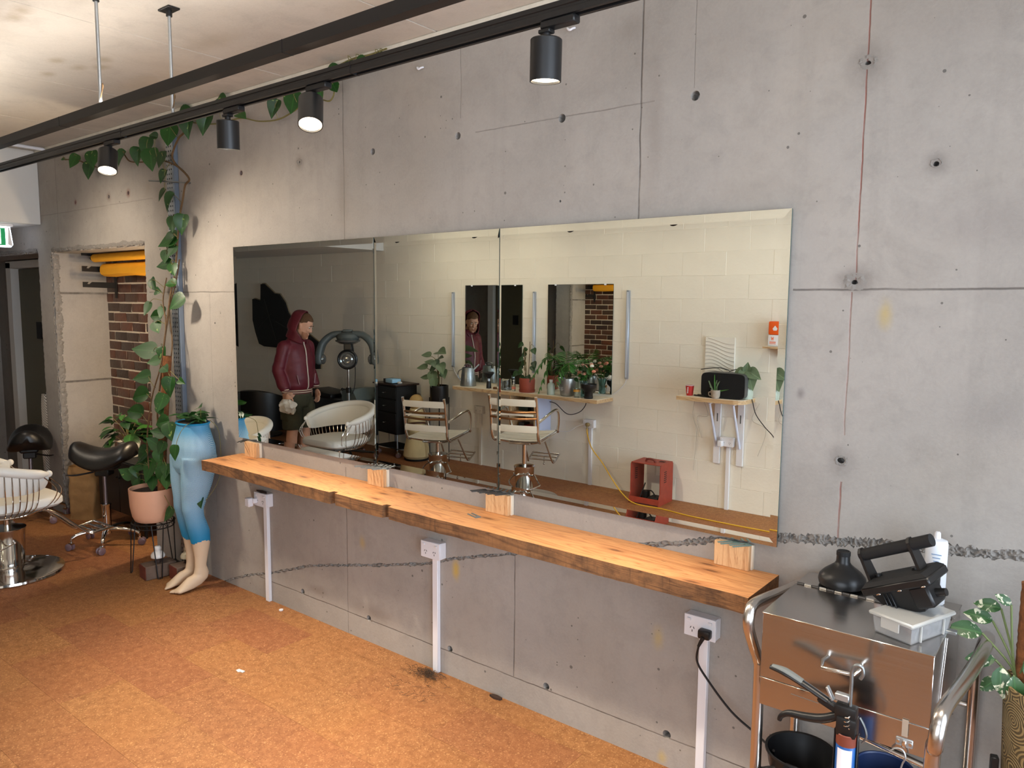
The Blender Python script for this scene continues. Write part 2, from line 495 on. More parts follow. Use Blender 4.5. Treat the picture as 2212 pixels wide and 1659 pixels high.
brown_stem = mat('brown_stem', (96, 72, 44), .75, var=.3, vs=40)
coir = mat('coir', (118, 72, 38), .95, var=.35, vs=40, bump=1.0, bs=80)
terracotta = mat('terracotta', (148, 68, 50), .6, var=.06, vs=10)
glass_m = mat('glass', (244, 250, 248), .02, trans=1.0, ior=1.45)
# ------------------------------------------------------------------ the setting
ZC = 2.925; YO = -3.70; XR = 1.80; XL = -11.0
rnd = random.Random(4)
def jag(pts, step=.02, amp=.006, seed=0):
    """polyline with broken-concrete wobble between the given corners (closed)"""
    out = []; q = random.Random(seed)
    for i, p in enumerate(pts):
        a = Vector(p); b = Vector(pts[(i+1) % len(pts)]); n = max(1, int((b-a).length/step))
        nr = Vector((b.y-a.y, a.x-b.x)).normalized() if (b-a).length else Vector((0, 0))
        for k in range(n):
            out.append(tuple(a.lerp(b, k/n) + nr*(q.uniform(-amp, amp) if k else 0)))
    return out
RED = (126, 62, 48); DK = (70, 64, 60)
HOLES = [(-1.194, 2.473, .017), (-1.752, 2.475, .017), (-2.301, 2.477, .016), (-2.853, 2.473, .016), (-.639, 2.479, .009),
         (-.643, 1.827, .010), (-.654, 1.266, .017), (-.439, 2.165, .008), (-3.971, 2.481, .013), (-5.624, 2.478, .013), (-5.334, 2.480, .013),
         (-6.171, 2.480, .012), (-3.482, .131, .016), (-2.924, .126, .016), (-2.351, .132, .016), (-1.792, .133, .016),
         (-1.227, .129, .017), (-1.755, 2.158, .005), (-3.427, 2.485, .006), (-4.05, 1.25, .008), (-4.30, 1.62, .006)]
conc = mat_concrete('concrete_wall', (158, 152, 145),
    vlines=[(-1.404, .0045, 2.0, 3, .75, DK), (-.640, .0032, 1.83, 3, .8, RED), (-.649, .0035, 1.35, 1.80, .5, RED), (-.651, .004, 1.0, 1.2, .7, RED),
            (-3.07, .004, 2.05, 3, .5, DK), (-2.285, .003, 2.55, 3, .35, DK), (-1.968, .0045, .12, .84, .65, DK), (-3.09, .004, .0, .90, .5, DK),
            (-6.50, .004, 2.1, 3, .5, DK), (-4.35, .003, .4, 1.8, .3, DK), (-1.20, .002, 2.5, 2.93, .3, DK)],
    hlines=[(1.808, .0042, -.83, 1.8, .7, DK), (1.808, .005, -5.1, -4.04, .55, DK), (2.48, .003, -2.2, -1.35, .4, DK), (.118, .0035, -3.9, .6, .7, DK),
            (1.808, .012, -6.67, -6.6, .8, DK), (1.09, .012, -6.67, -6.6, .8, DK), (2.42, .004, -6.9, -5.0, .25, DK)],
    spots=[(-.551, 1.734, .030, .065, .55, (186, 160, 84)), (-2.313, .530, .035, .07, .8, (200, 166, 62)), (-2.966, .522, .035, .055, .55, (190, 160, 90)),
           (-1.274, .50, .035, .065, .5, (190, 164, 92)), (-1.245, .03, .03, .04, .6, (190, 164, 92)), (-.639, 2.479, .085, .09, .5, (104, 96, 90)), (-.643, 1.835, .085, .06, .6, (96, 88, 82)),
           (-.654, 1.27,   .07, .07, .38, (104, 96, 92)), (-.439, 2.17, .05, .05, .6, (104, 98, 94)), (-3.427, 2.485, .055, .06, .75, (128, 120, 110)),
           (-5.063, 2.482, .06, .07, .6, (150, 142, 130)), (-3.971, 2.481, .022, .022, .9, (110, 44, 38)), (-5.624, 2.478, .045, .05, .6, (110, 90, 80)),
           (-5.334, 2.48, .04, .04, .7, (112, 60, 50)), (-6.171, 2.48, .03, .03, .9, (110, 44, 38)), (-2.9, .16, .22, .06, .45, (126, 114, 104)), (-3.35, .17, .12, .04, .45, (126, 114, 104)),
           (-3.08, 2.3, .06, .3, .35, (128, 118, 108)), (-1.35, 2.4, .05, .35, .3, (130, 120, 112)), (-1.45, 2.75, .09, .08, .3, (120, 112, 104)), (-.30, 2.0, .25, .12, .3, (128, 120, 116)),
           (-.79, 1.47, .02, .03, .7, (112, 106, 104)), (-.25, 1.45, .2, .1, .25, (132, 126, 122))])
conc_ceiling = mat_concrete('concrete_ceiling', (194, 187, 176), pits=False, plan=True,
    spots=[(-4.176, -0.865, 0.09, 0.05, .55, (150, 134, 108)), (-4.209, -0.751, 0.09, 0.05, .55, (150, 134, 108)), (-3.976, -0.732, 0.09, 0.05, .55, (150, 134, 108)), (-4.106, -0.683, 0.09, 0.05, .55, (150, 134, 108)), (-4.457, -0.799, 0.09, 0.05, .55, (150, 134, 108)), (-3.576, -1.225, 0.09, 0.05, .55, (150, 134, 108)), (-3.691, -1.211, 0.09, 0.05, .55, (150, 134, 108)), (-3.3, -.55, .3, .1, .35, (160, 146, 122)), (-4.2, -.4, .4, .15, .3, (170, 146, 104)), (-2.4, -.4, .3, .12, .3, (164, 150, 126))])
conc_plain = mat_concrete('concrete_plain', (132, 127, 121))

# concrete wall: one slab with the alcove, the doorway, the tie holes and the broken pour joint cut out of it
CRACK = [(-4.32, -.02), (-4.259, .01), (-4.039, .094), (-3.825, .156), (-3.568, .243), (-3.38, .305), (-3.103, .37), (-2.901, .416), (-2.52, .509), (-2.321, .578),
         (-1.95, .684), (-1.31, .855), (-1.064, .923), (-.827, .978), (-.65, 1.006), (-.527, 1.02), (-.339, 1.042), (-.155, 1.061), (.2, 1.09), (.7, 1.125), (1.25, 1.15), (1.78, 1.19)]
def crack_w(x):
    return .010 + .012*max(0, min(1, (x+1.5)/.7)) if x > -1.5 else .010 + .004*noise.noise((x*9, 0, 3))
wb = B(); wb.box(((XL+XR)/2, .21, ZC/2), (XR-XL, .42, ZC))
wall = wb.obj('wall_back', conc, smooth=0)
cb = B()
cb.prism([(-6.65, -.1), (-5.14, -.1), (-5.14, 2.12), (-6.65, 2.125)], -.2, .6, 'y')
cb.prism([(-9.2, -.1), (-6.93, -.1), (-6.93, 2.13), (-9.2, 2.13)], -.2, .6, 'y')
wc = B()   # broken arrises: only the first centimetre or two of the opening is ragged
wc.prism(jag([(-6.658, -.1), (-5.14, -.1), (-5.14, 2.130), (-6.658, 2.133)], .016, .009, 1), -.1, .014, 'y')
wc.prism(jag([(-9.2, -.1), (-6.924, -.1), (-6.924, 2.138), (-9.2, 2.138)], .018, .009, 2), -.1, .014, 'y')
for x, z, r in HOLES: cb.tube([(x, -.02, z), (x, .055, z+.002)], r, 14)
cpts = catmull([Vector((x, z, 0)) for x, z in CRACK], 26)
q = random.Random(7)
top = [(p.x, p.y + crack_w(p.x)*q.uniform(.35, 1)) for p in cpts]; bot = [(p.x, p.y - crack_w(p.x)*q.uniform(.35, 1)) for p in cpts]
cb.prism(bot + top[::-1], -.05, .022, 'y')
cut = cb.obj('cutter', conc, smooth=0)
cut2 = wc.obj('cutter', conc, smooth=0)
md = wall.modifiers.new('cut', 'BOOLEAN'); md.operation = 'DIFFERENCE'; md.solver = 'EXACT'; md.object = cut
md = wall.modifiers.new('cut2', 'BOOLEAN'); md.operation = 'DIFFERENCE'; md.solver = 'EXACT'; md.object = cut2
me = evaluated(wall); wall.modifiers.clear(); wall.data = me
bpy.data.objects.remove(cut); bpy.data.objects.remove(cut2)
tag(wall, 'bare grey concrete wall with tie holes, an alcove and a doorway', kind='structure')
# rubble lying open in the broken pour joint
rb = B(); rows = 17; grid = []
for i, p in enumerate(catmull([Vector((x, z, 0)) for x, z in CRACK], 58)):
    w = crack_w(p.x)*1.2; line = []
    for k in range(rows):
        t = k/(rows-1)*2-1; u, v = p.x, p.y+t*w
        n1 = noise.noise((u*30, v*45, 1.0)); n2 = noise.noise((u*75, v*85, 5.0)); n3 = noise.noise((u*150, v*150, 9.0))
        rid = 1-2*abs(n2)
        y = .007 - .010*n1 - .010*rid*(1-t*t) - .004*n3 + .010*abs(t)**5
        line.append((p.x + .004*n2, y, v + .004*n1))
    grid.append(line)
rb.loft(grid, cap=False, closed=False)
o = rb.obj('broken_joint', conc_plain, wall, smooth=25); o['kind'] = 'stuff'
# exposed aggregate along the alcove arris and the doorway lintel
def aggregate(parent, path, w, nrm, seed, name='exposed_aggregate'):
    b = B(); g = []
    pts = catmull([Vector(p) for p in path], int((Vector(path[1])-Vector(path[0])).length/.006)); nrm = Vector(nrm)
    for i, p in enumerate(pts):
        t = (pts[min(i+1, len(pts)-1)]-pts[max(i-1, 0)]).normalized(); s = t.cross(nrm).normalized(); line = []
        for k in range(9):
            u = k/8; pp = p + s*w*u*(1+.6*noise.noise((i*.05, seed, 0))+.25*noise.noise((i*.4, seed, 3)))
            h = (.007*noise.noise(pp*42+Vector((seed, 0, 0))) + .006*noise.noise(pp*120) + .006)*(math.sin(PI*min(1, u+.12)))-.0025*(u > .95)
            line.append(pp + nrm*h)
        g.append(line)
    b.loft(g, cap=False, closed=False); o = b.obj(name, conc_plain, parent, smooth=25); o['kind'] = 'stuff'
aggregate(wall, [(-6.652, .004, 0), (-6.652, .004, 2.11)], .06, (1, 0, 0), 3)
aggregate(wall, [(-6.655, -.001, 0), (-6.655, -.001, 2.12)], -.022, (0, -1, 0), 4)
aggregate(wall, [(-6.65, -.001, 2.13), (-5.14, -.001, 2.128)], -.03, (0, -1, 0), 5)
aggregate(wall, [(-8.4, -.001, 2.14), (-6.94, -.001, 2.14)], -.03, (0, -1, 0), 6)
# chipped concrete around the rough tie holes
for cx, cz_, rad in ((-.639, 2.485, .034), (-.643, 1.832, .044), (-.654, 1.268, .026), (-.439, 2.168, .020), (-3.427, 2.485, .030)):
    b = B(); g = []
    for i in range(7):
        u = i/6; rr_ = .011 + (rad-.011)*u
        g.append([(cx+rr_*math.cos(2*PI*k/36)*(1+.25*u*noise.noise((math.cos(2*PI*k/36)*2, math.sin(2*PI*k/36)*2, cx*7))), .0012 - (.0045*abs(noise.noise((k*.55, i*.8, cz_*9)))+.001)*math.sin(PI*min(1, u+.08)), cz_+rr_*.8*math.sin(2*PI*k/36)*(1+.25*u*noise.noise((math.cos(2*PI*k/36)*2, math.sin(2*PI*k/36)*2, cx*7)))) for k in range(36)])
    b.loft(g, cap=False); o = b.obj('chipped_edge', conc_plain, wall, smooth=25); o['kind'] = 'stuff'
# alcove back: brickwork, each brick its own piece
bw = B().box((-5.9, .474, 1.2), (1.7, .12, 2.45)).obj('wall_alcove', mat('mortar', (206, 192, 172), .95, var=.1, vs=40, bump=.6, bs=90), smooth=0)
tag(bw, 'brick wall at the back of the alcove, dark glazed bricks with pale mortar', kind='structure')
bmesh_brick = [B().box((0, 0, 0), (L, .05, .068), .006, seg=2).mesh('brick', brickm, 30) for L in (.205, .098)]
cz = .0785; row = 0; z = .045
while z < 2.12:
    first = row % 2 == 0
    if first: link('brick', bmesh_brick[1], bw, Matrix.Translation((-6.606, .432 + rnd.uniform(-.003, .003), z)))
    xx = -6.66 + (.108 if first else 0) + .108
    while xx < -5.10:
        link('brick', bmesh_brick[0], bw, Matrix.Translation((xx + rnd.uniform(-.004, .004), .432 + rnd.uniform(-.004, .004), z + rnd.uniform(-.0025, .0025))) @ Euler((rnd.uniform(-.01, .01), rnd.uniform(-.012, .012), rnd.uniform(-.01, .01))).to_matrix().to_4x4())
        xx += .215
    z += cz; row += 1

# doorway: back wall, white frame, olive door
db = B(); db.box((-8.05, .46, 1.15), (2.5, .08, 2.3)); 
tag(db.obj('wall_doorway', conc_plain, smooth=0), 'dark concrete wall behind the doorway at far left', kind='structure')
d = thing('door_1', 'olive flush door in a white steel frame, far left', 'door', (-8.6, .40, 0)); d['kind'] = 'structure'
del d['category']
olive = mat('olive_door', (92, 88, 68), .55, var=.04)
B().box((.52, .0, 1.03), (.80, .04, 2.03), .002).obj('door_leaf', olive, d)
fr = B(); fr.box((.06, -.03, 1.05), (.12, .12, 2.12), .004); fr.box((.955, -.012, 1.04), (.09, .075, 2.1), .004); fr.box((.5, -.03, 2.085), (1.0, .12, .07), .004)
fr.obj('door_frame', white_paint, d)
B().box((.57, -.026, 1.46), (.12, .006, .16), .002).obj('door_plate', black_matt, d)

# floor: slab plus individual cork tiles
fb = B(); fb.box(((XL+XR)/2, (YO+.46)/2, -.06), (XR-XL, .46-YO, .10)); 
floor = fb.obj('floor', cork, smooth=0); tag(floor, 'orange-brown cork tile floor', kind='structure')
TW, TL = .283, .566
tile_me = B().box((0, 0, -.006), (TL-.0007, TW-.0007, .012)).mesh('cork_tile', cork, 0)
ys = -.70 - TW*11; r = 0
while ys < .44:
    y0, y1 = max(ys, YO), min(ys+TW, .44)
    xs = -2.65 - TL*11 + (TW if r % 2 else 0.0)
    while xs < XR and y1-y0 > .01:
        x0, x1 = max(xs, -8.9), min(xs+TL, XR)
        if x1-x0 > .02:
            o = link('cork_tile', tile_me, floor)
            o.location = ((x0+x1)/2, (y0+y1)/2, rnd.uniform(-.0003, .0003)); o.scale = ((x1-x0)/TL, (y1-y0)/TW, 1)
        xs += TL
    ys += TW; r += 1

# ceiling slab (bays cast side by side, a joint between each) and the dropped bulkhead at the far end
cl = B(); cl.box(((XL+XR)/2, (YO+.4)/2, ZC+.11), (XR-XL, .4-YO, .18))
ceil = cl.obj('ceiling', conc_ceiling, smooth=0); tag(ceil, 'pale stained concrete ceiling', kind='structure')
edges = [XL, -6.78, -5.68, -4.6, -3.5, -2.4, -1.3, -.2, .9, XR]
for a, b2 in zip(edges, edges[1:]):
    B().box(((a+b2)/2, (YO+.0)/2, ZC+.011), (b2-a-.006, -YO, .022), .002).obj('ceiling_bay', conc_ceiling, ceil, smooth=0)
bk = B(); bk.box(((XL-6.83)/2, YO/2, (2.352+ZC)/2), (-6.83-XL, -YO-.002, ZC-2.352), .003)
tag(bk.obj('ceiling_bulkhead', white_paint, smooth=0), 'white plaster bulkhead dropping below the ceiling at the far end', kind='structure')
fl = B(); fl.box((-2.6, -.016, ZC-.022), (8.4, .032, .044), .004)
tag(fl.obj('trim_1', mat('cornice', (206, 200, 186), .8, var=.1, vs=12, bump=.5, bs=70), smooth=0), 'pale strip of grout along the top of the concrete wall', kind='structure')
tag(B().box((XL-.05, (YO+.4)/2, 1.46), (.1, .4-YO, 2.93)).obj('wall_left', white_paint, smooth=0), 'painted end wall of the room', kind='structure')

# opposite wall: painted concrete blocks
W2 = (-.90, 1.50, .90, 2.50)      # added second window, unseen: x0, x1, z0, z1
owb = B(); yc_ = YO-.0525
owb.box(((XL+W2[0])/2, yc_, 1.46), (W2[0]-XL, .10, 2.93)); owb.box(((W2[1]+XR)/2, yc_, 1.46), (XR-W2[1], .10, 2.93))
owb.box(((W2[0]+W2[1])/2, yc_, W2[2]/2), (W2[1]-W2[0], .10, W2[2])); owb.box(((W2[0]+W2[1])/2, yc_, (W2[3]+2.925)/2), (W2[1]-W2[0], .10, 2.925-W2[3]))
ow = owb.obj('wall_front', mat('block_paint', (232, 227, 214), .62, var=.03, vs=2.5, bump=.35, bs=45), smooth=0)
tag(ow, 'cream painted concrete block wall opposite the big mirror', kind='structure')
blk = B().box((0, 0, 0), (.398, .03, .198), .0016).mesh('block', MATS['block_paint'], 0)
ex = B()
for k in range(15):
    z = .1 + k*.2; xs = -10.0 + (.2 if k % 2 else 0)
    while xs < XR+.2:
        x0, x1 = xs-.198, min(xs+.198, XR)
        if x1 - x0 > .03 and z < 2.9 and not (W2[2]-.1 < z < W2[3]+.1 and x1 > W2[0]-.01 and x0 < W2[1]+.01):
            dy = rnd.uniform(-.0015, .0015)
            if z < 2.4 and xs < -1.3:
                link('block', blk, ow, Matrix.Translation((xs, YO-.015+dy, z+rnd.uniform(-.001, .001))) @ Euler((0, rnd.uniform(-.004, .004), rnd.uniform(-.003, .003))).to_matrix().to_4x4())
            else: ex.box(((x0+x1)/2, YO-.015+dy, z), (x1-x0, .03, .198), .0016)
        xs += .4
o = ex.obj('block_rest', MATS['block_paint'], ow, smooth=0); o['kind'] = 'stuff'

# right-hand end wall with the shop window
rw = B(); yA, yB, zA, zB = -3.45, -.35, .15, 2.70
rw.box((XR+.07, (YO+.42)/2, zA/2), (.14, .42-YO, zA)); rw.box((XR+.07, (YO+.42)/2, (zB+ZC)/2), (.14, .42-YO, ZC-zB))
rw.box((XR+.07, (YO+yA)/2, (zA+zB)/2), (.14, yA-YO, zB-zA)); rw.box((XR+.07, (.42+yB)/2, (zA+zB)/2), (.14, .42-yB, zB-zA))
tag(rw.obj('wall_right', white_paint, smooth=0), 'end wall around the shop window', kind='structure')
wn = thing('window_1', 'wide shop window with dark frame', 'window', (XR+.07, 0, 0)); wn['kind'] = 'structure'; del wn['category']
f2 = B()
for y in (yA+.025, (yA*2+yB)/3, (yA+yB*2)/3, yB-.025): f2.box((0, y, (zA+zB)/2), (.06, .05, zB-zA), .003)
for z in (zA+.025, zB-.025): f2.box((0, (yA+yB)/2, z), (.06, yB-yA, .05), .003)
f2.obj('window_frame', black_metal, wn)
for k in range(3):
    a = yA + (yB-yA)*k/3; b2 = yA + (yB-yA)*(k+1)/3
    B().box((0, (a+b2)/2, (zA+zB)/2), (.006, b2-a-.05, zB-zA-.1)).obj('pane', pane_m, wn)

w2 = thing('added_window', 'added unseen window behind the camera with dark frame', 'window', ((W2[0]+W2[1])/2, YO-.06, (W2[2]+W2[3])/2)); w2['kind'] = 'structure'; del w2['category']
hw, hh_ = (W2[1]-W2[0])/2, (W2[3]-W2[2])/2
f3 = B()
for x in (-hw+.02, 0, hw-.02): f3.box((x, 0, 0), (.04, .06, 2*hh_), .003)
for z in (-hh_+.02, hh_-.02): f3.box((0, 0, z), (2*hw, .06, .04), .003)
f3.obj('window_frame', black_metal, w2)
for s_ in (-1, 1): B().box((s_*hw/2, 0, 0), (hw-.06, .006, 2*hh_-.08)).obj('pane', pane_m, w2)
# ------------------------------------------------------------------ big mirror, bench, power points
MZ0, MZ1, MY = .950, 2.066, -.020
def bevel_mirror(x0, x1, label, bl=.026, br=.026):
    t = thing('wall_mirror', label, 'mirror', ((x0+x1)/2, 0, MZ0), group='mirror panels on the concrete wall')
    w = (x1-x0)/2; h = MZ1-MZ0; bw_ = .028; k = .0266
    g = B()
    g.quad((-w+bl, MY, bw_), (w-br, MY, bw_), (w-br, MY, h-bw_), (-w+bl, MY, h-bw_))
    g.obj('mirror_glass', mirror_m, t, 0)
    I = [(-w+bl, bw_), (w-br, bw_), (w-br, h-bw_), (-w+bl, h-bw_)]; O = [(-w, 0), (w, 0), (w, h), (-w, h)]
    for i, wd in enumerate((bw_, br, bw_, bl)):
        a, b, c, d_ = O[i], O[(i+1) % 4], I[(i+1) % 4], I[i]; lip = wd*k
        B().quad((a[0], MY-lip, a[1]), (b[0], MY-lip, b[1]), (c[0], MY, c[1]), (d_[0], MY, d_[1])).obj('bevel', mirror_m, t, 0)
    B().box((0, MY+.0035, h/2), (2*w, .006, h)).obj('backing', mat('glass_edge', (70, 92, 88), .25), t)
bevel_mirror(-4.045, -2.832, 'mirror panel nearest the hanging plant, reflecting the man in maroon', br=.008)
bevel_mirror(-2.828, -2.048, 'narrow middle mirror panel reflecting a strap salon chair', bl=.014, br=.008)
bevel_mirror(-2.044, -.838, 'mirror panel nearest the steel trolley, reflecting the black speaker', bl=.008)

BT = .850
poly = [(-4.045, -.001), (-4.035, -.268)]
def edge(xa, xb, n, seed):
    q = random.Random(seed); return [(xa+(xb-xa)*k/n, -.262 + q.uniform(-.0015, .0015)) for k in range(1, n)]
poly += edge(-4.03, -2.90, 26, 1) + [(-2.893, -.262), (-2.890, -.236), (-2.858, -.234), (-2.852, -.262)] + edge(-2.85, -2.53, 8, 2)
poly += [(-2.522, -.260), (-2.519, -.236), (-2.488, -.234), (-2.482, -.260)] + edge(-2.48, -.84, 36, 3) + [(-.836, -.266), (-.832, -.001)]
bb = B(); n = len(poly)
T_ = [bb.bm.verts.new((x, y, BT)) for x, y in poly]
q = random.Random(12)
L_ = [bb.bm.verts.new((x, y + (q.uniform(0, .003) if y < -.1 else 0), BT-.058 + (q.uniform(-.0012, .0012) if y < -.1 else 0))) for x, y in poly]
bb.bm.faces.new(T_).material_index = 0; bb.bm.faces.new(L_[::-1]).material_index = 1
for i in range(n): bb.bm.faces.new((T_[i], T_[(i+1) % n], L_[(i+1) % n], L_[i])).material_index = 1
tag(bb.obj('timber_bench', [timber, sawn], smooth=0), 'long orange timber slab bench with rough sawn front edge', 'bench')
# pine blocks that hold the mirror up, with the packing shims on them
def pine_block(x0, x1, label):
    t = thing('pine_block', label, 'wood block', ((x0+x1)/2, -.02, BT), group='pine blocks propping up the mirror')
    w = x1-x0
    B().box((0, -.006, .0435), (w, .02, .087), .0015).obj('front_board', pine, t)
    B().box((.006, .0115, .0435), (w, .015, .087), .001).obj('back_board', ply_top, t)
pine_block(-3.965, -3.845, 'pine block under the mirror end beside the blue mannequin legs')
pine_block(-2.880, -2.762, 'pine block holding mirror joint nearest the white wire chairs')
pine_block(-2.105, -1.980, 'pine block under mirror joint near the loose grey shim')
pine_block(-1.050, -.925, 'pine block nearest the steel trolley')
def shim_mesh(name, m, L=.072, w=.027, th=.003):
    p = [(-w/2, 0), (-w/2, L), (-.006, L), (-.006, .018), (.006, .018), (.006, L), (w/2, L), (w/2, 0)]
    return B().prism(p, 0, th).mesh(name, m, 0)
shim_k = shim_mesh('packing_shim', mat('shim_black', (40, 42, 42), .5)); shim_g = shim_mesh('packing_shim', mat('shim_grey', (112, 116, 114), .5)); shim_t = shim_mesh('packing_shim', mat('shim_teal', (104, 126, 118), .5))
def shim(me, x, y, z, rz, label, group=None):
    o = link('packing_shim', me); o.location = (x, y, z); o.rotation_euler = (0, 0, rz); tag(o, label, 'shim', group or 'plastic packing shims')
ZT = BT+.087
shim(shim_k, -3.985, -.018, ZT, PI*.5+2.1, 'black plastic shim sticking out at the mirror corner by the mannequin')
for k, (x, rz) in enumerate(((-2.895, 2.62), (-2.845, 2.70), (-2.800, 2.64), (-2.755, 2.72))):
    shim(shim_g, x, -.012-.004*k, ZT+.003*k, rz, 'grey plastic shim under the first mirror joint, %s of the four' % ('leftmost', 'second from left', 'third from left', 'rightmost')[k])
for k, (x, rz) in enumerate(((-2.120, 2.60), (-2.075, 2.66), (-2.030, 2.72), (-1.980, 2.62))):
    shim(shim_k, x, -.012-.003*k, ZT+.003*k, rz, 'black plastic shim under the second mirror joint, %s of the four' % ('leftmost', 'second from left', 'third from left', 'rightmost')[k])
for k, (x, rz) in enumerate(((-.975, 2.45), (-.930, 2.52))):
    shim(shim_t, x, -.008-.012*k, ZT+.003*k, rz, 'green-grey shim on the pine block nearest the trolley, %s of the two' % ('left', 'right')[k])
shim(shim_g, -2.06, -.135, BT+.0005, 1.25, 'loose grey U-shaped shim lying on the timber bench')

def outlet(x, z, wall_y, face, label, group, w=.118, h=.078, dep=.048, cond=True, plug=None, paint=white_plastic):
    """double power point on a surface box; face=-1 looks to -y, +1 to +y"""
    t = thing('power_outlet', label, 'power outlet', (x, wall_y, z), 0 if face < 0 else PI, group)
    B().box((0, -dep/2+.003, 0), (w, dep-.008, h), .003).obj('surface_box', paint, t)
    B().box((0, -dep+.0015, 0), (w+.002, .007, h+.002), .002).obj('face_plate', paint, t)
    for s in (-1, 1):
        sl = B()
        for (u, v, r) in ((-.006, .004, .5), (.006, .004, -.5), (0, -.008, 0)):
            sl.box((s*.028+u, -dep-.0022, -.010+v), (.0024, .0012, .008), 0, (0, r, 0))
        sl.obj('socket_slot', black_matt, t)
        B().box((s*.040, -dep-.004, .024), (.014, .004, .010), .001, (.15, 0, 0)).obj('switch', paint, t)
    if cond: B().box((.004*-face, -.011, -h/2-(z-h/2)/2), (.034, .021, z-h/2), .002).obj('conduit', paint, t)
    return t

G1 = 'power outlets under the timber bench'
o1 = outlet(-3.80, .615, 0, -1, 'power outlet with a white plug-in adaptor under the bench end', G1)
B().box((-.035, -.062, -.008), (.020, .028, .030), .004).obj('plug_neck', white_plastic, o1)
B().box((-.060, -.082, -.016), (.040, .034, .052), .005).obj('adaptor', white_plastic, o1, loc=(0, 0, 0))
B().prism([(-.065, .0), (-.02, .012), (.03, .006), (.045, -.004), (.0, -.012), (-.04, -.006)], .039, .047).obj('dark_scrap', mat('scrap', (58, 42, 34), .8, var=.3, vs=60), o1, loc=(0, -.03, 0))
outlet(-2.432, .607, 0, -1, 'empty power outlet in the middle of the bench wall', G1)
o3 = outlet(-1.088, .609, 0, -1, 'power outlet with a black plug nearest the trolley', G1)
pl = B(); pl.box((.026, -.062, -.012), (.044, .032, .032), .007, seg=2); pl.cyl((.026, -.075, -.02), (.012, -.082, -.055), .008, .005, 10); pl.obj('plug', black_plastic, o3)
cable = B(); cable.tube([(-1.075, -.082, .555), (-1.080, -.080, .50), (-1.045, -.075, .445), (-.955, -.06, .345), (-.86, -.055, .29), (-.78, -.12, .29), (-.735, -.26, .36), (-.715, -.33, .425)], .004, 8, 8)
tag(cable.obj('power_cable', black_plastic), 'black power cable running from the bench outlet to the trolley', 'cable')

# ------------------------------------------------------------------ lighting tracks and spotlights
def track(y, x0, x1, rods, label, plain=False):
    t = thing('lighting_track', label, 'lighting track', ((x0+x1)/2, y, 2.475), group='suspended black lighting tracks')
    L = (x1-x0)/2
    b = B(); b.prism([(-.019, 0), (.019, 0), (.019, .036), (-.019, .036)] if plain else [(-.019, 0), (-.008, 0), (-.008, .010), (.008, .010), (.008, 0), (.019, 0), (.019, .014), (.017, .016), (.017, .022), (.019, .024), (.019, .036), (-.019, .036), (-.019, .024), (-.017, .022), (-.017, .016), (-.019, .014)], -L, L, 'x')
    b.obj('rail', black_metal, t, 0)
    for jx in (-1.95, -.62, -3.5):
        if x0 < jx < x1: B().box((jx-(x0+x1)/2, 0, .018), (.003, .0392, .0372)).obj('rail_joint', black_matt, t)
    for rx in rods:
        B().cyl((rx-(x0+x1)/2, 0, .034), (rx-(x0+x1)/2, 0, ZC-2.475), .0065, n=10).obj('hanging_rod', galv, t)
        c = B(); c.box((rx-(x0+x1)/2, 0, ZC-2.475-.004), (.085, .05, .008), .002); c.cyl((rx-(x0+x1)/2, 0, ZC-2.475-.03), (rx-(x0+x1)/2, 0, ZC-2.475), .012, n=12); c.obj('ceiling_plate', black_metal, t)
        w = B(); w.tube([(rx-(x0+x1)/2-.012, 0, .036), (rx-(x0+x1)/2-.020, .01, .075), (rx-(x0+x1)/2-.002, .012, .105), (rx-(x0+x1)/2+.012, .004, .115), (rx-(x0+x1)/2+.014, 0, .085), (rx-(x0+x1)/2+.004, -.002, .060)], .0022, 6, 6); w.obj('safety_wire', brown_stem, t)
    return t
track(-.868, -6.3, .9, (-3.08, .4, -5.6), 'black lighting track carrying spotlights, nearer the concrete wall')
track(-1.118, -6.3, .9, (-3.154, .4, -5.6), 'black lighting track without visible spotlights, farther from the concrete wall', True)
track(-2.75, -6.3, .9, (-3.3, .4, -5.6), 'black lighting track along the block wall opposite')
area_light('added_uplight', (-2.7, -1.118, 2.520), (PI, 0, 0), 6.6,   .03, 15, (1.0, .94, .86))  # unseen strip light added above the second track to brighten the ceiling
lamp_on = mat('lamp_on', (255, 236, 206), .4, emit=9.0)
lamp_dim = mat('lamp_reflector', (200, 196, 186), .25, .8)
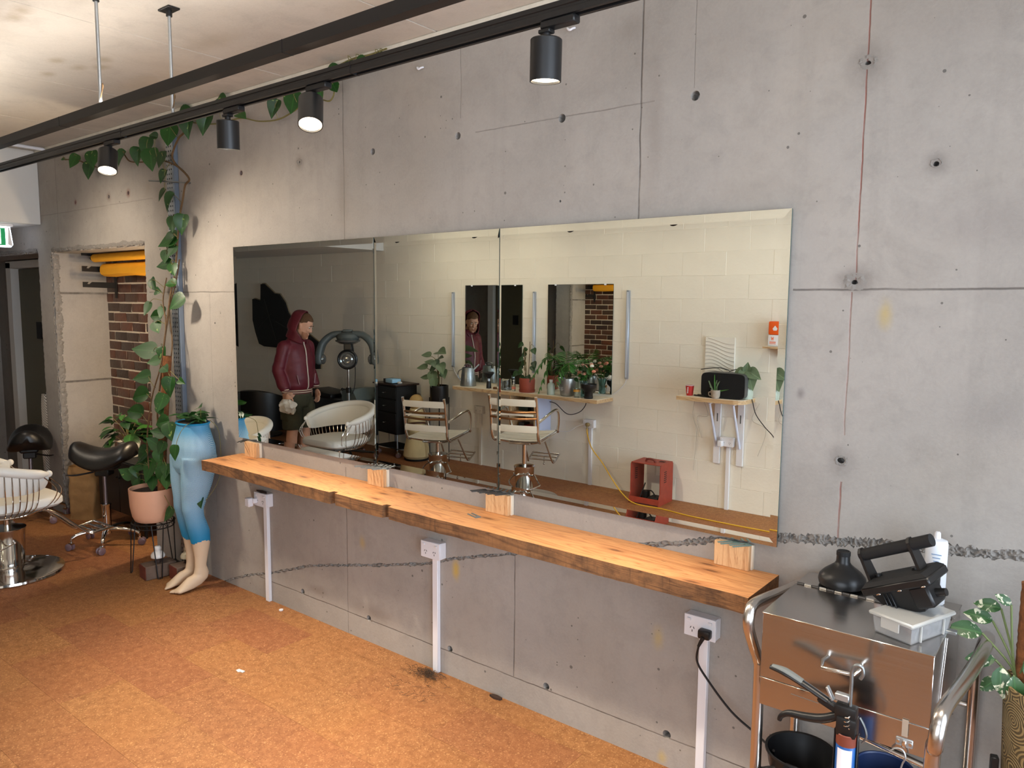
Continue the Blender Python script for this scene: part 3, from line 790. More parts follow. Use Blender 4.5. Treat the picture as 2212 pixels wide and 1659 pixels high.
def spot(x, y, aim, label, power, lit=True, color=(1.0, .86, .69), cone=62, r=.041, L=.105, face=True, soft=.035):
    t = thing('track_spotlight', label, 'spotlight', (x, y, 2.475), group='black track spotlights')
    a = B(); a.box((.012, 0, -.010), (.105, .030, .020), .003); a.box((-.03, 0, -.024), (.036, .026, .010), .002); a.obj('adapter', black_metal, t)
    d = Vector(aim).normalized(); top = Vector((-.03, 0, -.045))
    B().cyl((-.03, 0, -.026), top, .011, n=12).obj('swivel', black_metal, t)
    M = frame(top - d*.004, d, (0, 1, 0) if abs(d.y) < .9 else (1, 0, 0))
    M = M @ Matrix.Rotation(-PI/2, 4, 'X')
    b = B(); b.lathe([(.0, 0), (r-.003, 0), (r, .003), (r, L), (r-.003, L), (r-.004, L-.012), (.0, L-.014)], 28, M); b.obj('lamp_housing', black_metal, t)
    B().lathe([(0, L-.013), (r-.0045, L-.012), (r-.0045, L-.006), (0, L-.003)], 24, M).obj('lens', lamp_on if face else lamp_dim, t)
    if power:
        ld = bpy.data.lights.new('spot_lamp', 'SPOT'); ld.energy = power; ld.color = color; ld.spot_size = math.radians(cone); ld.spot_blend = .8; ld.shadow_soft_size = soft
        lo = bpy.data.objects.new('spot_lamp', ld); col.objects.link(lo); lo.parent = t
        lo.matrix_local = frame(top + d*(L+.01), d, (0, 1, 0) if abs(d.y) < .9 else (1, 0, 0)) @ Matrix.Rotation(PI/2, 4, 'X')
    return t
spot(-3.64, -.868, (.38, -.25, -1), 'lit black spotlight beside the pothos leaves at far left of the track', 88, cone=110)
spot(-2.65, -.868, (-.10, .06, -1), 'black spotlight pointing straight down, second from the far left', 92, face=True, cone=54)
spot(-2.145, -.868, (.38, -.33, -1), 'lit black spotlight with glowing face, third from the far left', 74, cone=110)
spot(-1.17, -.868, (-.05, .05, -1), 'large black spotlight nearest the camera', 75, face=True)
spot(-.05, -.868, (.0, .0, -1), 'added black spotlight on the near track, outside the photograph on the right', 60)  # extra lamp added beyond the right edge of the view
for x, aim, pw, lb in ((-4.72, (1.0, 1.0, -1.0), 72, 'added unseen spotlight on the second track aimed along the concrete wall'), (-5.35, (-.1, 1.0, -.55), 26, 'added unseen spotlight on the second track aimed above the alcove'), (-5.95, (-.3, .6, -1), 16, 'added unseen spotlight on the second track aimed at the doorway')):
    spot(x, -1.118, aim, lb, pw, cone=98, soft=.08)  # spotlights added out of view to brighten the left end
for x, p, lb in ((-5.62, 8, 'lit spotlight over the drawer trolley on the opposite track'), (-4.60, 8, 'lit spotlight over the watering can on the opposite track'), (-3.55, 5.5, 'spotlight over the shelf plants on the opposite track'),
              (-2.62, 5.5, 'spotlight over the red metal box on the opposite track'), (-1.62, 8, 'spotlight beside the orange bottle on the opposite track')):
    spot(x, -2.75, (-.04, -1.0, -.75), lb, p, face=p > 7.5, color=(1.0, .90, .72), cone=150, soft=.06)
# ------------------------------------------------------------------ far-left fixtures
yel = mat('yellow_paper', (226, 160, 30), .75, var=.03)
rk = thing('paper_roll_rack', 'black wall brackets holding yellow paper rolls in the alcove', 'bracket', (-6.47, .40, 1.80))
B().box((0, 0, .20), (.030, .012, .46), .002).obj('bracket_plate', black_metal, rk)
for z in (.075, .20, .325):
    p = [(-.255, -.020), (0, -.026), (0, .022), (-.185, .022), (-.205, .004), (-.222, .006), (-.212, .022), (-.255, .022)]
    B().prism(p, -.004, .004, 'x').obj('bracket_arm', black_metal, rk, 0, loc=(0, 0, z))
def roll(loc, r, x1, drop, label):
    t = thing('paper_roll', label, 'paper roll', loc, group='yellow paper rolls in the alcove')
    B().cyl((.02, 0, 0), (x1, 0, 0), r, n=28).obj('paper', yel, t)
    B().cyl((-.03, 0, 0), (.03, 0, 0), r*.55, n=20).obj('core', black_matt, t)
    if drop:
        sh = B(); nseg = 24
        pr = [(-r*math.sin(a)*1.02, r*math.cos(a)*1.02) for a in [k*PI/2/8 for k in range(9)]]
        pr = [(-r*1.03, 0), (-r*1.04, -drop*.35), (-r*.9, -drop*.7), (-r*.35, -drop*.95), (r*.2, -drop)]
        A = [[(.022, y, z) for y, z in pr], [(x1-.005, y, z+.004*math.sin(i)) for i, (y, z) in enumerate(pr)]]
        for k in range(9):
            u = k/8
            A.insert(k+1, [(.022+(x1-.03)*u, y+.003*math.sin(u*9), z+.004*math.sin(u*14)*(z/drop)) for y, z in pr])
        A = A[:10]
        sh.loft(A, cap=False, closed=False); o = sh.obj('loose_sheet', yel, t)
roll((-6.44, .225, 2.085), .032, 1.28, 0, 'thin yellow paper roll on the upper bracket of the alcove')
roll((-6.44, .305, 2.000), .046, 1.28, .058, 'thick yellow paper roll with a hanging loose end, lower in the alcove')
# slim wall washer on the hidden right reveal of the alcove
aw = thing('alcove_light', 'slim warm wall light on the hidden side of the alcove', 'light', (-5.165, .30, 1.28))
B().box((.012, 0, 0), (.024, .05, .36), .004).obj('housing', black_metal, aw)
for z in (-.11, .11):
    B().box((-.001, .0, z), (.006, .034, .06), .002).obj('diffuser', mat('lamp_warm', (255, 220, 170), .4, emit=18.0), aw)
    ld = bpy.data.lights.new('alcove_lamp', 'POINT'); ld.energy = 9; ld.color = (1, .78, .52); ld.shadow_soft_size = .03
    lo = bpy.data.objects.new('alcove_lamp', ld); col.objects.link(lo); lo.parent = aw; lo.location = (-.03, 0, z)

ex = thing('exit_sign', 'green running-figure exit sign with glowing white edges under the bulkhead', 'exit sign', (-6.98, -.33, 2.352))
wl = mat('sign_white', (226, 236, 255), .5, emit=2.2); gl = mat('sign_green', (18, 120, 70), .5, emit=.5)
B().box((0, 0, -.012), (.07, .34, .024), .004).obj('housing', white_plastic, ex)
b = B(); b.prism([(-.165, -.185), (.150, -.185), (.165, -.165), (.150, -.024), (-.150, -.024), (-.165, -.165)], -.030, .026, 'x'); b.obj('light_box', wl, ex, 0)
B().box((.029, -.02, -.105), (.004, .265, .135), .002).obj('green_panel', gl, ex)
B().prism([(.128, -.165), (.158, -.178), (.142, -.03), (.134, -.03)], .024, .031, 'x').obj('end_cap', white_plastic, ex)
pic = B()  # doorway and running figure
pic.box((.0325, .075, -.105), (.002, .008, .115)); pic.box((.0325, .045, -.051), (.002, .066, .008)); pic.box((.0325, .015, -.105), (.002, .008, .115))
pic.tube([(.0335, .050, -.085), (.0335, .040, -.112)], .009, 8); pic.ell((.0335, .058, -.070), (.002, .009, .009), 12, 8)
pic.tube([(.0335, .040, -.112), (.0335, .058, -.125), (.0335, .050, -.150)], .005, 6); pic.tube([(.0335, .040, -.112), (.0335, .028, -.132), (.0335, .010, -.134)], .005, 6)
pic.tube([(.0335, .050, -.088), (.0335, .068, -.098), (.0335, .078, -.090)], .004, 6); pic.tube([(.0335, .050, -.088), (.0335, .034, -.088), (.0335, .026, -.102)], .004, 6)
pic.obj('pictogram', mat('sign_mark', (236, 246, 240), .5, emit=1.5), ex)

# striped towel hanging by the doorway
tw = thing('striped_towel', 'black and white striped towel hanging beside the doorway', 'towel', (-7.03, .03, .30))
m, N, bs = new_mat('stripe_cloth'); sp = N.n('ShaderNodeSeparateXYZ'); N.L.new(N.n('ShaderNodeTexCoord').outputs['Object'], sp.inputs[0])
w_ = N.math('FRACT', N.math('MULTIPLY', N.math('ADD', sp.outputs[2], N.math('MULTIPLY', sp.outputs[0], .9)), 42.0))
N.L.new(N.mix(N.math('GREATER_THAN', w_, .72), lin((206, 200, 190)), lin((52, 48, 46))), bs.inputs['Base Color']); bs.inputs['Roughness'].default_value = .9; MATS['stripe'] = m
rings = []
for i in range(22):
    z = .66*i/21; k = i/21
    wdt = .075*(1-.5*k) + .012*math.sin(k*9)
    ring = []
    for j in range(20):
        a = 2*PI*j/20; rr = 1+.22*math.sin(3*a+k*4)
        ring.append((wdt*math.cos(a)*rr - .03*(1-k), .022*math.sin(a)*rr, z))
    rings.append(ring)
B().loft(rings).obj('cloth', m, tw)
B().tube([(.085, .0, .66), (.03, 0, .665), (.0, 0, .66), (0, 0, .63)], .004, 8, 4).obj('hook', black_metal, tw)

# perforated steel channel running up the wall beside the plant
st = thing('steel_channel', 'galvanised perforated steel channel standing against the concrete wall', 'metal channel', (-4.70, 0, 0))
m, N, bs = new_mat('perforated'); bs.inputs['Metallic'].default_value = .9; bs.inputs['Roughness'].default_value = .4; bs.inputs['Base Color'].default_value = (*lin((170, 174, 178)), 1)
fc = B(); hole_r = .0052
# front web built around its punched holes
zz = .0; cols = (-.024, 0, .024)
def web(b, x0, x1, z0, z1, y, axis='x'):
    P = (lambda u, z, d: (u, y+d, z)) if axis == 'x' else (lambda u, z, d: (y+d, u, z))
    cells = int((z1-z0)/.028)
    nx = 3
    du = (x1-x0)/nx; dz = (z1-z0)/cells
    for i in range(cells):
        for j in range(nx):
            cx = x0+du*(j+.5); cz_ = z0+dz*(i+.5); out = []; inn = []
            for k in range(8):
                a = PI/4*k + PI/8
                ox = max(-1, min(1, math.cos(a)*1.42))*du/2; oz = max(-1, min(1, math.sin(a)*1.42))*dz/2
                out.append(b.bm.verts.new(P(cx+ox, cz_+oz, 0))); inn.append(b.bm.verts.new(P(cx+math.cos(a)*.0062, cz_+math.sin(a)*.0062, 0)))
            for k in range(8): b.bm.faces.new((out[k], out[(k+1) % 8], inn[(k+1) % 8], inn[k]))
            cor = [b.bm.verts.new(P(cx+sx*du/2, cz_+sz*dz/2, 0)) for sx, sz in ((1, 1), (-1, 1), (-1, -1), (1, -1))]
            for c_, (k0, k1) in zip(cor, ((0, 1), (2, 3), (4, 5), (6, 7))): b.bm.faces.new((out[k0], c_, out[k1]))
web(fc, -.055, .02, 0, ZC-.06, -.030)
fc.obj('perforated_web', m, st, 0)
B().box((.030, -.016, (ZC-.06)/2), (.020, .030, ZC-.06), .002).obj('side_flange', mat('blue_zinc', (150, 164, 182), .35, .85), st)
B().box((-.054, -.016, (ZC-.06)/2), (.003, .028, ZC-.06)).obj('back_flange', galv, st)
B().box((-.018, -.004, (ZC-.06)/2), (.07, .003, ZC-.06)).obj('back_web', mat('zinc_dark', (90, 92, 92), .6, .6), st)
br = B(); br.cyl((-4.52, -.004, 2.475), (-4.84, -.10, 2.505), .005, n=8)
tag(br.obj('wall_peg', zinc), 'thin metal peg sticking out of the wall, carrying the vine', 'peg')
# rigid conduit pieces near the bulkhead and small ceiling clips
cd = B(); cd.tube([(-6.55, -.012, 2.865), (-6.55, -.06, 2.90), (-6.55, -.45, 2.905)], .012, 8)
tag(cd.obj('ceiling_pipe', white_plastic), 'thin white pipe along the ceiling near the bulkhead', 'pipe')
for x, wh in ((-2.53, 'nearest the vine'), (-1.72, 'between the spotlights'), (-.95, 'nearest the red chalk line')):
    o = B(); o.tube([(x, 0, 2.80), (x, -.018, 2.80), (x+.012, -.022, 2.79), (x+.024, -.018, 2.795), (x+.026, -.006, 2.80)], .004, 8, 4)
    tag(o.obj('wall_hook', white_plastic), 'small pale hook high on the concrete wall, the one %s' % wh, 'hook', 'small hooks under the tracks')
VINE_LEAVES = [(-6.181, -0.07, 2.784, 0.029, 200), (-5.983, -0.07, 2.752, 0.096, 100), (-5.692, -0.07, 2.737, 0.109, 80), (-5.75, -0.07, 2.668, 0.11, 95), (-5.644, -0.07, 2.727, 0.076, 60), (-5.263, -0.07, 2.696, 0.099, 120), (-5.037, -0.07, 2.686, 0.101, 90), (-4.919, -0.07, 2.731, 0.109, 110), (-4.823, -0.07, 2.782, 0.059, 200), (-4.865, -0.07, 2.648, 0.129, 80), (-4.728, -0.07, 2.628, 0.097, 100), (-4.621, -0.07, 2.761, 0.124, 70), (-4.408, -0.07, 2.793, 0.121, 100), (-4.434, -0.07, 2.923, 0.139, 0), (-4.217, -0.07, 2.785, 0.118, 110), (-4.029, -0.07, 2.904, 0.105, 20), (-3.842, -0.07, 2.767, 0.069, 30), (-4.727, -0.07, 2.528, 0.078, 110), (-4.746, -0.07, 2.415, 0.078, 120), (-4.653, -0.07, 2.365, 0.107, 130), (-4.626, -0.07, 2.23, 0.087, 90), (-4.514, -0.07, 2.224, 0.105, 100), (-4.672, -0.07, 2.127, 0.127, 150), (-4.728, -0.07, 2.033, 0.079, 60), (-3.538, -0.07, 2.764, 0.088, 110), (-3.375, -0.07, 2.766, 0.107, 80), (-3.046, -0.07, 2.892, 0.101, 10), (-3.041, -0.07, 2.784, 0.061, 60), (-2.93, -0.07, 2.895, 0.059, 80), (-2.847, -0.07, 2.896, 0.088, 10), (-2.711, -0.07, 2.891, 0.076, 0), (-2.696, -0.07, 2.916, 0.038, -20), (-3.146, -0.07, 2.766, 0.041, 60), (-4.667, -0.07, 2.125, 0.095, 130), (-4.643, -0.07, 2.066, 0.08, 120), (-4.726, -0.07, 2.026, 0.052, 100), (-4.728, -0.075, 1.978, 0.089, 170), (-4.629, -0.078, 1.95, 0.073, 60), (-4.863, -0.091, 1.858, 0.083, 60), (-4.794, -0.097, 1.813, 0.06, 0), (-4.641, -0.091, 1.859, 0.073, 180), (-4.541, -0.107, 1.744, 0.115, 150), (-4.904, -0.112, 1.704, 0.083, 110), (-4.719, -0.115, 1.684, 0.066, 80), (-4.789, -0.118, 1.657, 0.082, 170), (-4.761, -0.128, 1.587, 0.089, 30), (-4.886, -0.148, 1.434, 0.136, 190), (-4.656, -0.15, 1.426, 0.081, 90), (-4.751, -0.157, 1.373, 0.082, 150), (-4.608, -0.164, 1.33, 0.073, 30), (-4.886, -0.171, 1.261, 0.106, 170), (-4.531, -0.178, 1.231, 0.108, 90), (-4.403, -0.174, 1.269, 0.05, 0), (-4.904, -0.186, 1.143, 0.121, 180), (-4.614, -0.192, 1.127, 0.102, 100), (-4.956, -0.2, 1.033, 0.114, 190), (-4.62, -0.198, 1.079, 0.073, 60), (-4.625, -0.193, 1.113, 0.094, 90), (-4.605, -0.2, 1.002, 0.094, 170), (-4.516, -0.2, 0.956, 0.1, 60), (-4.65, -0.2, 0.933, 0.087, 200), (-4.713, -0.2, 0.858, 0.095, 200), (-4.619, -0.2, 0.841, 0.078, 100), (-4.869, -0.2, 0.761, 0.114, 150), (-4.909, -0.2, 0.689, 0.106, 160), (-4.786, -0.2, 0.673, 0.137, 100), (-4.656, -0.2, 0.773, 0.087, 90), (-4.623, -0.2, 0.701, 0.087, 80), (-5.108, -0.2, 0.605, 0.092, 190), (-4.983, -0.2, 0.637, 0.074, 60), (-4.973, -0.2, 0.554, 0.116, 95), (-4.752, -0.2, 0.597, 0.096, 60), (-4.618, -0.2, 0.658, 0.11, 100), (-4.573, -0.2, 0.632, 0.086, 70), (-4.94, -0.2, 0.542, 0.091, 80), (-4.559, -0.2, 0.426, 0.086, 100), (-4.576, -0.2, 0.7, 0.078, 60)]
STEM_MAIN = [(-4.768, -0.18, 0.583), (-4.686, -0.18, 0.85), (-4.698, -0.18, 1.056), (-4.693, -0.148, 1.288), (-4.69, -0.121, 1.492), (-4.676, -0.101, 1.637), (-4.667, -0.082, 1.782), (-4.636, -0.062, 1.926), (-4.617, -0.05, 2.097), (-4.576, -0.05, 2.265), (-4.53, -0.05, 2.373), (-4.496, -0.05, 2.453), (-4.446, -0.05, 2.482), (-4.502, -0.05, 2.531), (-4.596, -0.05, 2.587), (-4.636, -0.05, 2.647), (-4.557, -0.05, 2.735), (-4.484, -0.05, 2.766), (-4.458, -0.05, 2.825)]
STEM_B = [(-4.788, -0.2, 0.584), (-4.808, -0.2, 0.838), (-4.767, -0.2, 1.021), (-4.738, -0.184, 1.17), (-4.677, -0.165, 1.32), (-4.657, -0.149, 1.436), (-4.654, -0.125, 1.609), (-4.716, -0.105, 1.753), (-4.696, -0.086, 1.897)]
STEM_C = [(-4.748, -0.16, 0.583), (-4.637, -0.16, 0.853), (-4.719, -0.152, 1.11), (-4.639, -0.125, 1.319), (-4.63, -0.101, 1.493), (-4.701, -0.073, 1.695), (-4.652, -0.05, 1.869), (-4.633, -0.03, 2.013)]
STEM_LEFT = [(-4.502, -0.05, 2.531), (-4.624, -0.05, 2.59), (-4.821, -0.05, 2.639), (-5.002, -0.05, 2.644), (-5.189, -0.05, 2.669), (-5.3, -0.05, 2.736), (-5.489, -0.05, 2.68), (-5.631, -0.05, 2.672), (-5.81, -0.05, 2.713), (-5.995, -0.05, 2.765), (-6.192, -0.05, 2.786)]
STEM_RIGHT = [(-4.458, -0.05, 2.825), (-4.263, -0.05, 2.783), (-4.067, -0.05, 2.761), (-3.88, -0.05, 2.763), (-3.705, -0.05, 2.722), (-3.537, -0.05, 2.708), (-3.408, -0.05, 2.728), (-3.298, -0.05, 2.757), (-3.186, -0.05, 2.756), (-3.107, -0.05, 2.737), (-3.071, -0.05, 2.771), (-3.091, -0.05, 2.818), (-3.068, -0.05, 2.879), (-2.936, -0.05, 2.903), (-2.805, -0.05, 2.899), (-2.694, -0.05, 2.905)]
# ------------------------------------------------------------------ plants: leaf meshes
def leaf_mesh(name, m, outline, fold=.25, curl=.15, rows=None):
    """blade along +Y from (0,0) to (0,1); outline = [(y, halfwidth)]"""
    b = B(); g = []
    for y, w in outline:
        z = -curl*y*y
        g.append([(-w, y-.0, z+abs(w)*fold), (-w*.5, y, z+abs(w)*fold*.62), (0, y, z), (w*.5, y, z+abs(w)*fold*.62), (w, y, z+abs(w)*fold)])
    b.loft(g, cap=False, closed=False)
    return b.mesh(name, m, 60)
HEART = [(-.13, .17), (-.10, .30), (.02, .41), (.18, .45), (.36, .42), (.55, .33), (.74, .20), (.90, .08), (1.0, .005)]
OVAL = [(0, .02), (.08, .14), (.25, .27), (.45, .32), (.65, .28), (.84, .16), (.95, .06), (1.0, .005)]
LANCE = [(0, .01), (.1, .06), (.3, .12), (.5, .13), (.7, .10), (.88, .05), (1, .003)]
SPIKE = [(0, .05), (.2, .055), (.5, .045), (.8, .022), (1, .002)]
pothos_me = [leaf_mesh('leaf', pothos_m, HEART, f, c) for f, c in ((.22, .12), (.5, .25), (.1, -.1))]
heart_dark = [leaf_mesh('leaf', dark_leaf, HEART, f, c) for f, c in ((.25, .15), (.45, .3))]
grey_me = [leaf_mesh('leaf', grey_leaf, HEART, f, c) for f, c in ((.15, .2), (.35, .1))]
oval_dark = [leaf_mesh('leaf', dark_leaf, OVAL, f, c) for f, c in ((.3, .25), (.15, .4))]
oval_fern = [leaf_mesh('leaf', fern_m, OVAL, f, c) for f, c in ((.3, .25), (.15, .4))]
njoy_me = [leaf_mesh('leaf', njoy_m, OVAL, f, c) for f, c in ((.2, .15), (.3, .35))]
lance_fern = [leaf_mesh('leaflet', fern_m, LANCE, .3, .15)]
spike_me = [leaf_mesh('leaf', fern_m, SPIKE, .6, .25), leaf_mesh('leaf', grey_leaf, SPIKE, .6, .35)]
R = random.Random(21)
def put_leaf(par, mes, loc, d, nrm, s, name='leaf'):
    y = Vector(d).normalized(); z = Vector(nrm); z = (z - y*z.dot(y))
    if z.length < 1e-3: z = y.orthogonal()
    z.normalize(); x = y.cross(z)
    M = Matrix.Translation(Vector(loc)) @ Matrix((x, y, z)).transposed().to_4x4() @ Matrix.Scale(s, 4)
    return link(name, R.choice(mes), par, M)

# pothos: pot on a wire stand, climbing the channel and running along the wall
PX, PY = -4.77, -.20
ps = thing('plant_stand', 'black wire hairpin plant stand carrying the pink pot', 'plant stand', (PX, PY, 0))
for k in range(3):
    a = k*2*PI/3 + 3.9; c, s = math.cos(a), math.sin(a); t_ = Vector((-s, c, 0))
    top = Vector((c*.125, s*.125, .345)); ft = Vector((c*.150, s*.150, .004))
    B().tube([top+t_*.035, ft+t_*.012, ft, ft-t_*.012, top-t_*.035], .0035, 6).obj('leg', black_metal, ps)
rg = B()
for z, r in ((.345, .128), (.315, .122)): rg.tube([(math.cos(k*PI/14)*r, math.sin(k*PI/14)*r, z) for k in range(28)], .0035, 6, closed=True)
for k in range(14):
    a = k*2*PI/14; rg.tube([(math.cos(a+u*.22)*.125, math.sin(a+u*.22)*.125, .315+.03*math.sin((u+1)*PI/2)) for u in (-1, -.5, 0, .5, 1)], .002, 5)
for s in (-1, 1): rg.tube([(-.128*(s == 1), -.128*(s == -1), .345), (.128*(s == 1), .128*(s == -1), .345)], .003, 6)
rg.obj('ring_gallery', black_metal, ps)
pot_m = mat('pink_ceramic', (222, 168, 136), .55, var=.03, vs=12)
pp = thing('potted_pothos', 'climbing pothos in a pink ceramic pot, vines reaching the ceiling', 'potted plant', (PX, PY, .350))
B().lathe([(.0, 0), (.092, 0), (.108, .008), (.122, .04), (.133, .10), (.138, .20), (.138, .215), (.130, .215), (.128, .19), (0, .185)], 40).obj('pot', pot_m, pp)
B().lathe([(0, .186), (.128, .190), (.06, .198), (0, .202)], 24).obj('soil', soil, pp)
pole = B(); rr = random.Random(3)
pole.tube([(.085, .02, .15), (.095, .03, .45), (.11, .05, .75), (.13, .07, 1.06)], .026, 12, 8)
pole.obj('coir_pole', coir, pp)
O = Vector((PX, PY, .350))
for pts, r in ((STEM_MAIN, .0065), (STEM_B, .0045), (STEM_C, .0045), (STEM_LEFT, .0045), (STEM_RIGHT, .004)):
    B().tube([Vector(p)-O for p in pts], r, 6, 5).obj('vine_stem', brown_stem if r > .004 else stem_m, pp)
ALLST = [Vector(p) for s in (STEM_MAIN, STEM_B, STEM_C, STEM_LEFT, STEM_RIGHT) for p in catmull([Vector(q) for q in s], 4)]
for x, y, z, s, a in VINE_LEAVES:
    a = math.radians(a + R.uniform(-15, 15)); z = min(z, 2.86)
    d = Vector((math.cos(a)*.86, math.cos(a)*.25 - .25, -math.sin(a)))
    base = Vector((x, y, z)) - d.normalized()*s*.42
    base.y = min(base.y, -.035)
    nr = Vector((.35+R.uniform(-.35, .35), -.8, .45+R.uniform(-.3, .4)))
    put_leaf(pp, pothos_me, base-O, d, nr, s*1.06)
    near = min(ALLST, key=lambda p: (p-base).length)
    mid = (near+base)/2 + Vector((0, -.015, .02))
    if (near-base).length < .35: B().tube([near-O, mid-O, base-O], .0018, 5, 3).obj('leaf_stalk', stem_m, pp)

# mannequin legs with the blue net tights
mg = thing('mannequin_legs', 'tiptoe mannequin legs in blue fishnet tights with a vine growing from the waist', 'mannequin', (-4.36, -.15, 0), -.12)
skin_m = mat('mannequin_skin', (214, 188, 158), .45)
def ring(c, rx, ry, n=20, tx=0.):
    return [Vector((c[0]+rx*math.cos(2*PI*k/n), c[1]+ry*math.sin(2*PI*k/n), c[2]+tx*math.sin(2*PI*k/n))) for k in range(n)]
lb = B()
lb.loft([ring((0, .015, z), rx, ry) for z, rx, ry in ((1.02, .118, .085), (.99, .122, .088), (.94, .142, .100), (.88, .164, .115), (.82, .172, .118), (.76, .160, .112), (.72, .13, .095))])
for s in (-1, 1):
    kx = .066 if s > 0 else -.062
    lb.loft([ring(c, rx, ry) for c, rx, ry in (((s*.085, .012, .82), .085, .105), ((s*.083, .005, .74), .088, .098), ((s*.078, -.005, .66), .080, .090), ((kx, -.018, .56), .064, .072),
             ((kx, -.030, .50), .054, .060), ((kx, -.022, .45), .050, .056), ((kx, .002, .36), .053, .062), ((kx, .012, .28), .046, .054), ((kx, .010, .20), .034, .040), ((kx, .004, .135), .029, .034), ((kx, .0, .10), .030, .038))])
    # foot on tiptoe: heel raised, arch, ball and toes on the floor
    yt = -.155 if s > 0 else -.15
    lb.loft([ring(c, rx, ry, tx=tx) for c, rx, ry, tx in (((kx, .012, .135), .027, .030, 0), ((kx, .014, .10), .030, .040, -.006), ((kx, .000, .075), .031, .046, -.016), ((kx, -.035, .055), .032, .040, -.030), ((kx+s*.002, -.075, .036), .035, .030, -.026), ((kx+s*.003, -.110, .022), .040, .022, -.016), ((kx+s*.003, -.140, .015), .040, .014, -.008))])
    for i, (tx_, ln) in enumerate(((-.026, .040), (-.010, .036), (.004, .032), (.017, .027), (.029, .022))):
        q_ = Vector((kx + s*tx_, -.138 + .004*i, .013)); lb.tube([q_ + Vector((0, .012, .003)), q_ + Vector((0, -ln*.5, .0)), q_ + Vector((0, -ln, -.003))], [.0105 if i == 0 else .0085, .010 if i == 0 else .008, .007 if i == 0 else .0055], 8)
body = remeshed(lb, 'body', skin_m, .0065, 4, mg)
src = body.data; tb = bmesh.new(); tb.from_mesh(src)
dead = [f for f in tb.faces if f.calc_center_median().z < .30 + .012*math.sin(f.calc_center_median().x*60)]
bmesh.ops.delete(tb, geom=dead, context='FACES')
for v in tb.verts: v.co += v.normal*.0022
for v in tb.verts:
    if v.co.z > 1.016: v.co.z = 1.02
me = bpy.data.meshes.new('tights'); tb.to_mesh(me); tb.free(); me.materials.append(fish_m)
me.polygons.foreach_set('use_smooth', [True]*len(me.polygons))
link('tights', me, mg)
B().tube([Vector((.122*math.cos(k*PI/16), .015+.089*math.sin(k*PI/16), 1.02)) for k in range(32)], .006, 8, closed=True).obj('waist_rim', mat('blue_hem', (24, 132, 178), .6), mg)
B().lathe([(.0, 1.022), (.6, 1.024), (.9, 1.023)], 20, Matrix.Diagonal((.122, .088, 1, 1)).to_4x4() if False else Matrix.Translation((0, .015, 0)) @ Matrix.Diagonal((.122, .088, 1, 1))).obj('soil', soil, mg)
for k in range(26):
    a = R.uniform(0, 2*PI); q_ = R.uniform(.02, .12)
    put_leaf(mg, pothos_me, (math.cos(a)*q_, .015+math.sin(a)*q_*.7, 1.03+R.uniform(0, .05)), (math.cos(a), math.sin(a), R.uniform(-.3, .5)), (R.uniform(-.4, .4), -.4, 1), R.uniform(.045, .075))
up = B(); up.tube([(.09, .03, 1.02), (.112, .02, 1.07), (.125, .015, 1.115)], .0018, 5, 4); up.tube([(.10, -.05, 1.03), (.125, -.10, 1.0), (.115, -.125, .94), (.11, -.13, .90)], .0018, 5, 4)
up.tube([(.05, .10, 1.03), (.13, .12, .96), (.165, .10, .70), (.14, .02, .56)], .0018, 5, 4)
up.obj('vine_stem', stem_m, mg)
put_leaf(mg, pothos_me, (.100, .012, 1.12), (.9, -.2, .25), (-.2, -.6, .8), .075)
put_leaf(mg, pothos_me, (.11, -.132, .905), (.1, -.2, -1), (.4, -.9, .2), .085)
put_leaf(mg, pothos_me, (.125, .0, .57), (.4, -.3, -.5), (.5, -.8, .3), .06)

# bricks with the ceramic insulators
bk_m = mat('old_brick', (112, 92, 78), .85, var=.2, vs=14, bump=.7, bs=60)
red_m = mat('red_end', (112, 54, 40), .8, var=.2, vs=16)
def block_insulator(loc, rz, ins_m, label, lab2, s=1.0):
    t = thing('brick_block', label, 'brick', loc, rz, 'loose bricks beside the mannequin')
    b = B(); b.box((0, 0, .045), (.19, .11, .088), .004); b.obj('brick_body', bk_m, t)
    B().box((-.0965, 0, .045), (.003, .106, .084), .001).obj('red_face', red_m, t)
    i = thing('ceramic_insulator', lab2, 'insulator', (loc[0], loc[1], loc[2]+.0895), rz, 'ceramic insulators on the bricks')
    B().lathe([(0, 0), (.020, 0), (.020, .020), (.026, .024), (.026, .028), (0, .028)], 20).obj('peg_base', mat('dark_peg', (58, 42, 34), .7), i)
    B().lathe([(0, .027), (.030, .027), (.042, .034), (.043, .048), (.034, .064), (.024, .070), (.018, .078), (.022, .086), (.021, .098), (.014, .106), (0, .108)], 28).obj('ceramic_bell', ins_m, i)
block_insulator((-4.70, -.215, 0), 1.45, mat('white_ceramic', (232, 228, 222), .25), 'weathered brick with a red end carrying the white insulator', 'white ceramic insulator standing on the front brick')
block_insulator((-4.545, -.10, 0), 1.5, mat('cream_ceramic', (196, 186, 160), .35), 'weathered brick behind the mannequin feet', 'cream ceramic insulator behind the mannequin legs')
tray = B().lathe([(0, 0), (.10, 0), (.115, .012), (.108, .012), (.098, .006), (0, .006)], 28)
tag(tray.obj('saucer', black_plastic, loc=(-4.80, -.07, .001)), 'round black saucer on the floor behind the front brick', 'saucer')

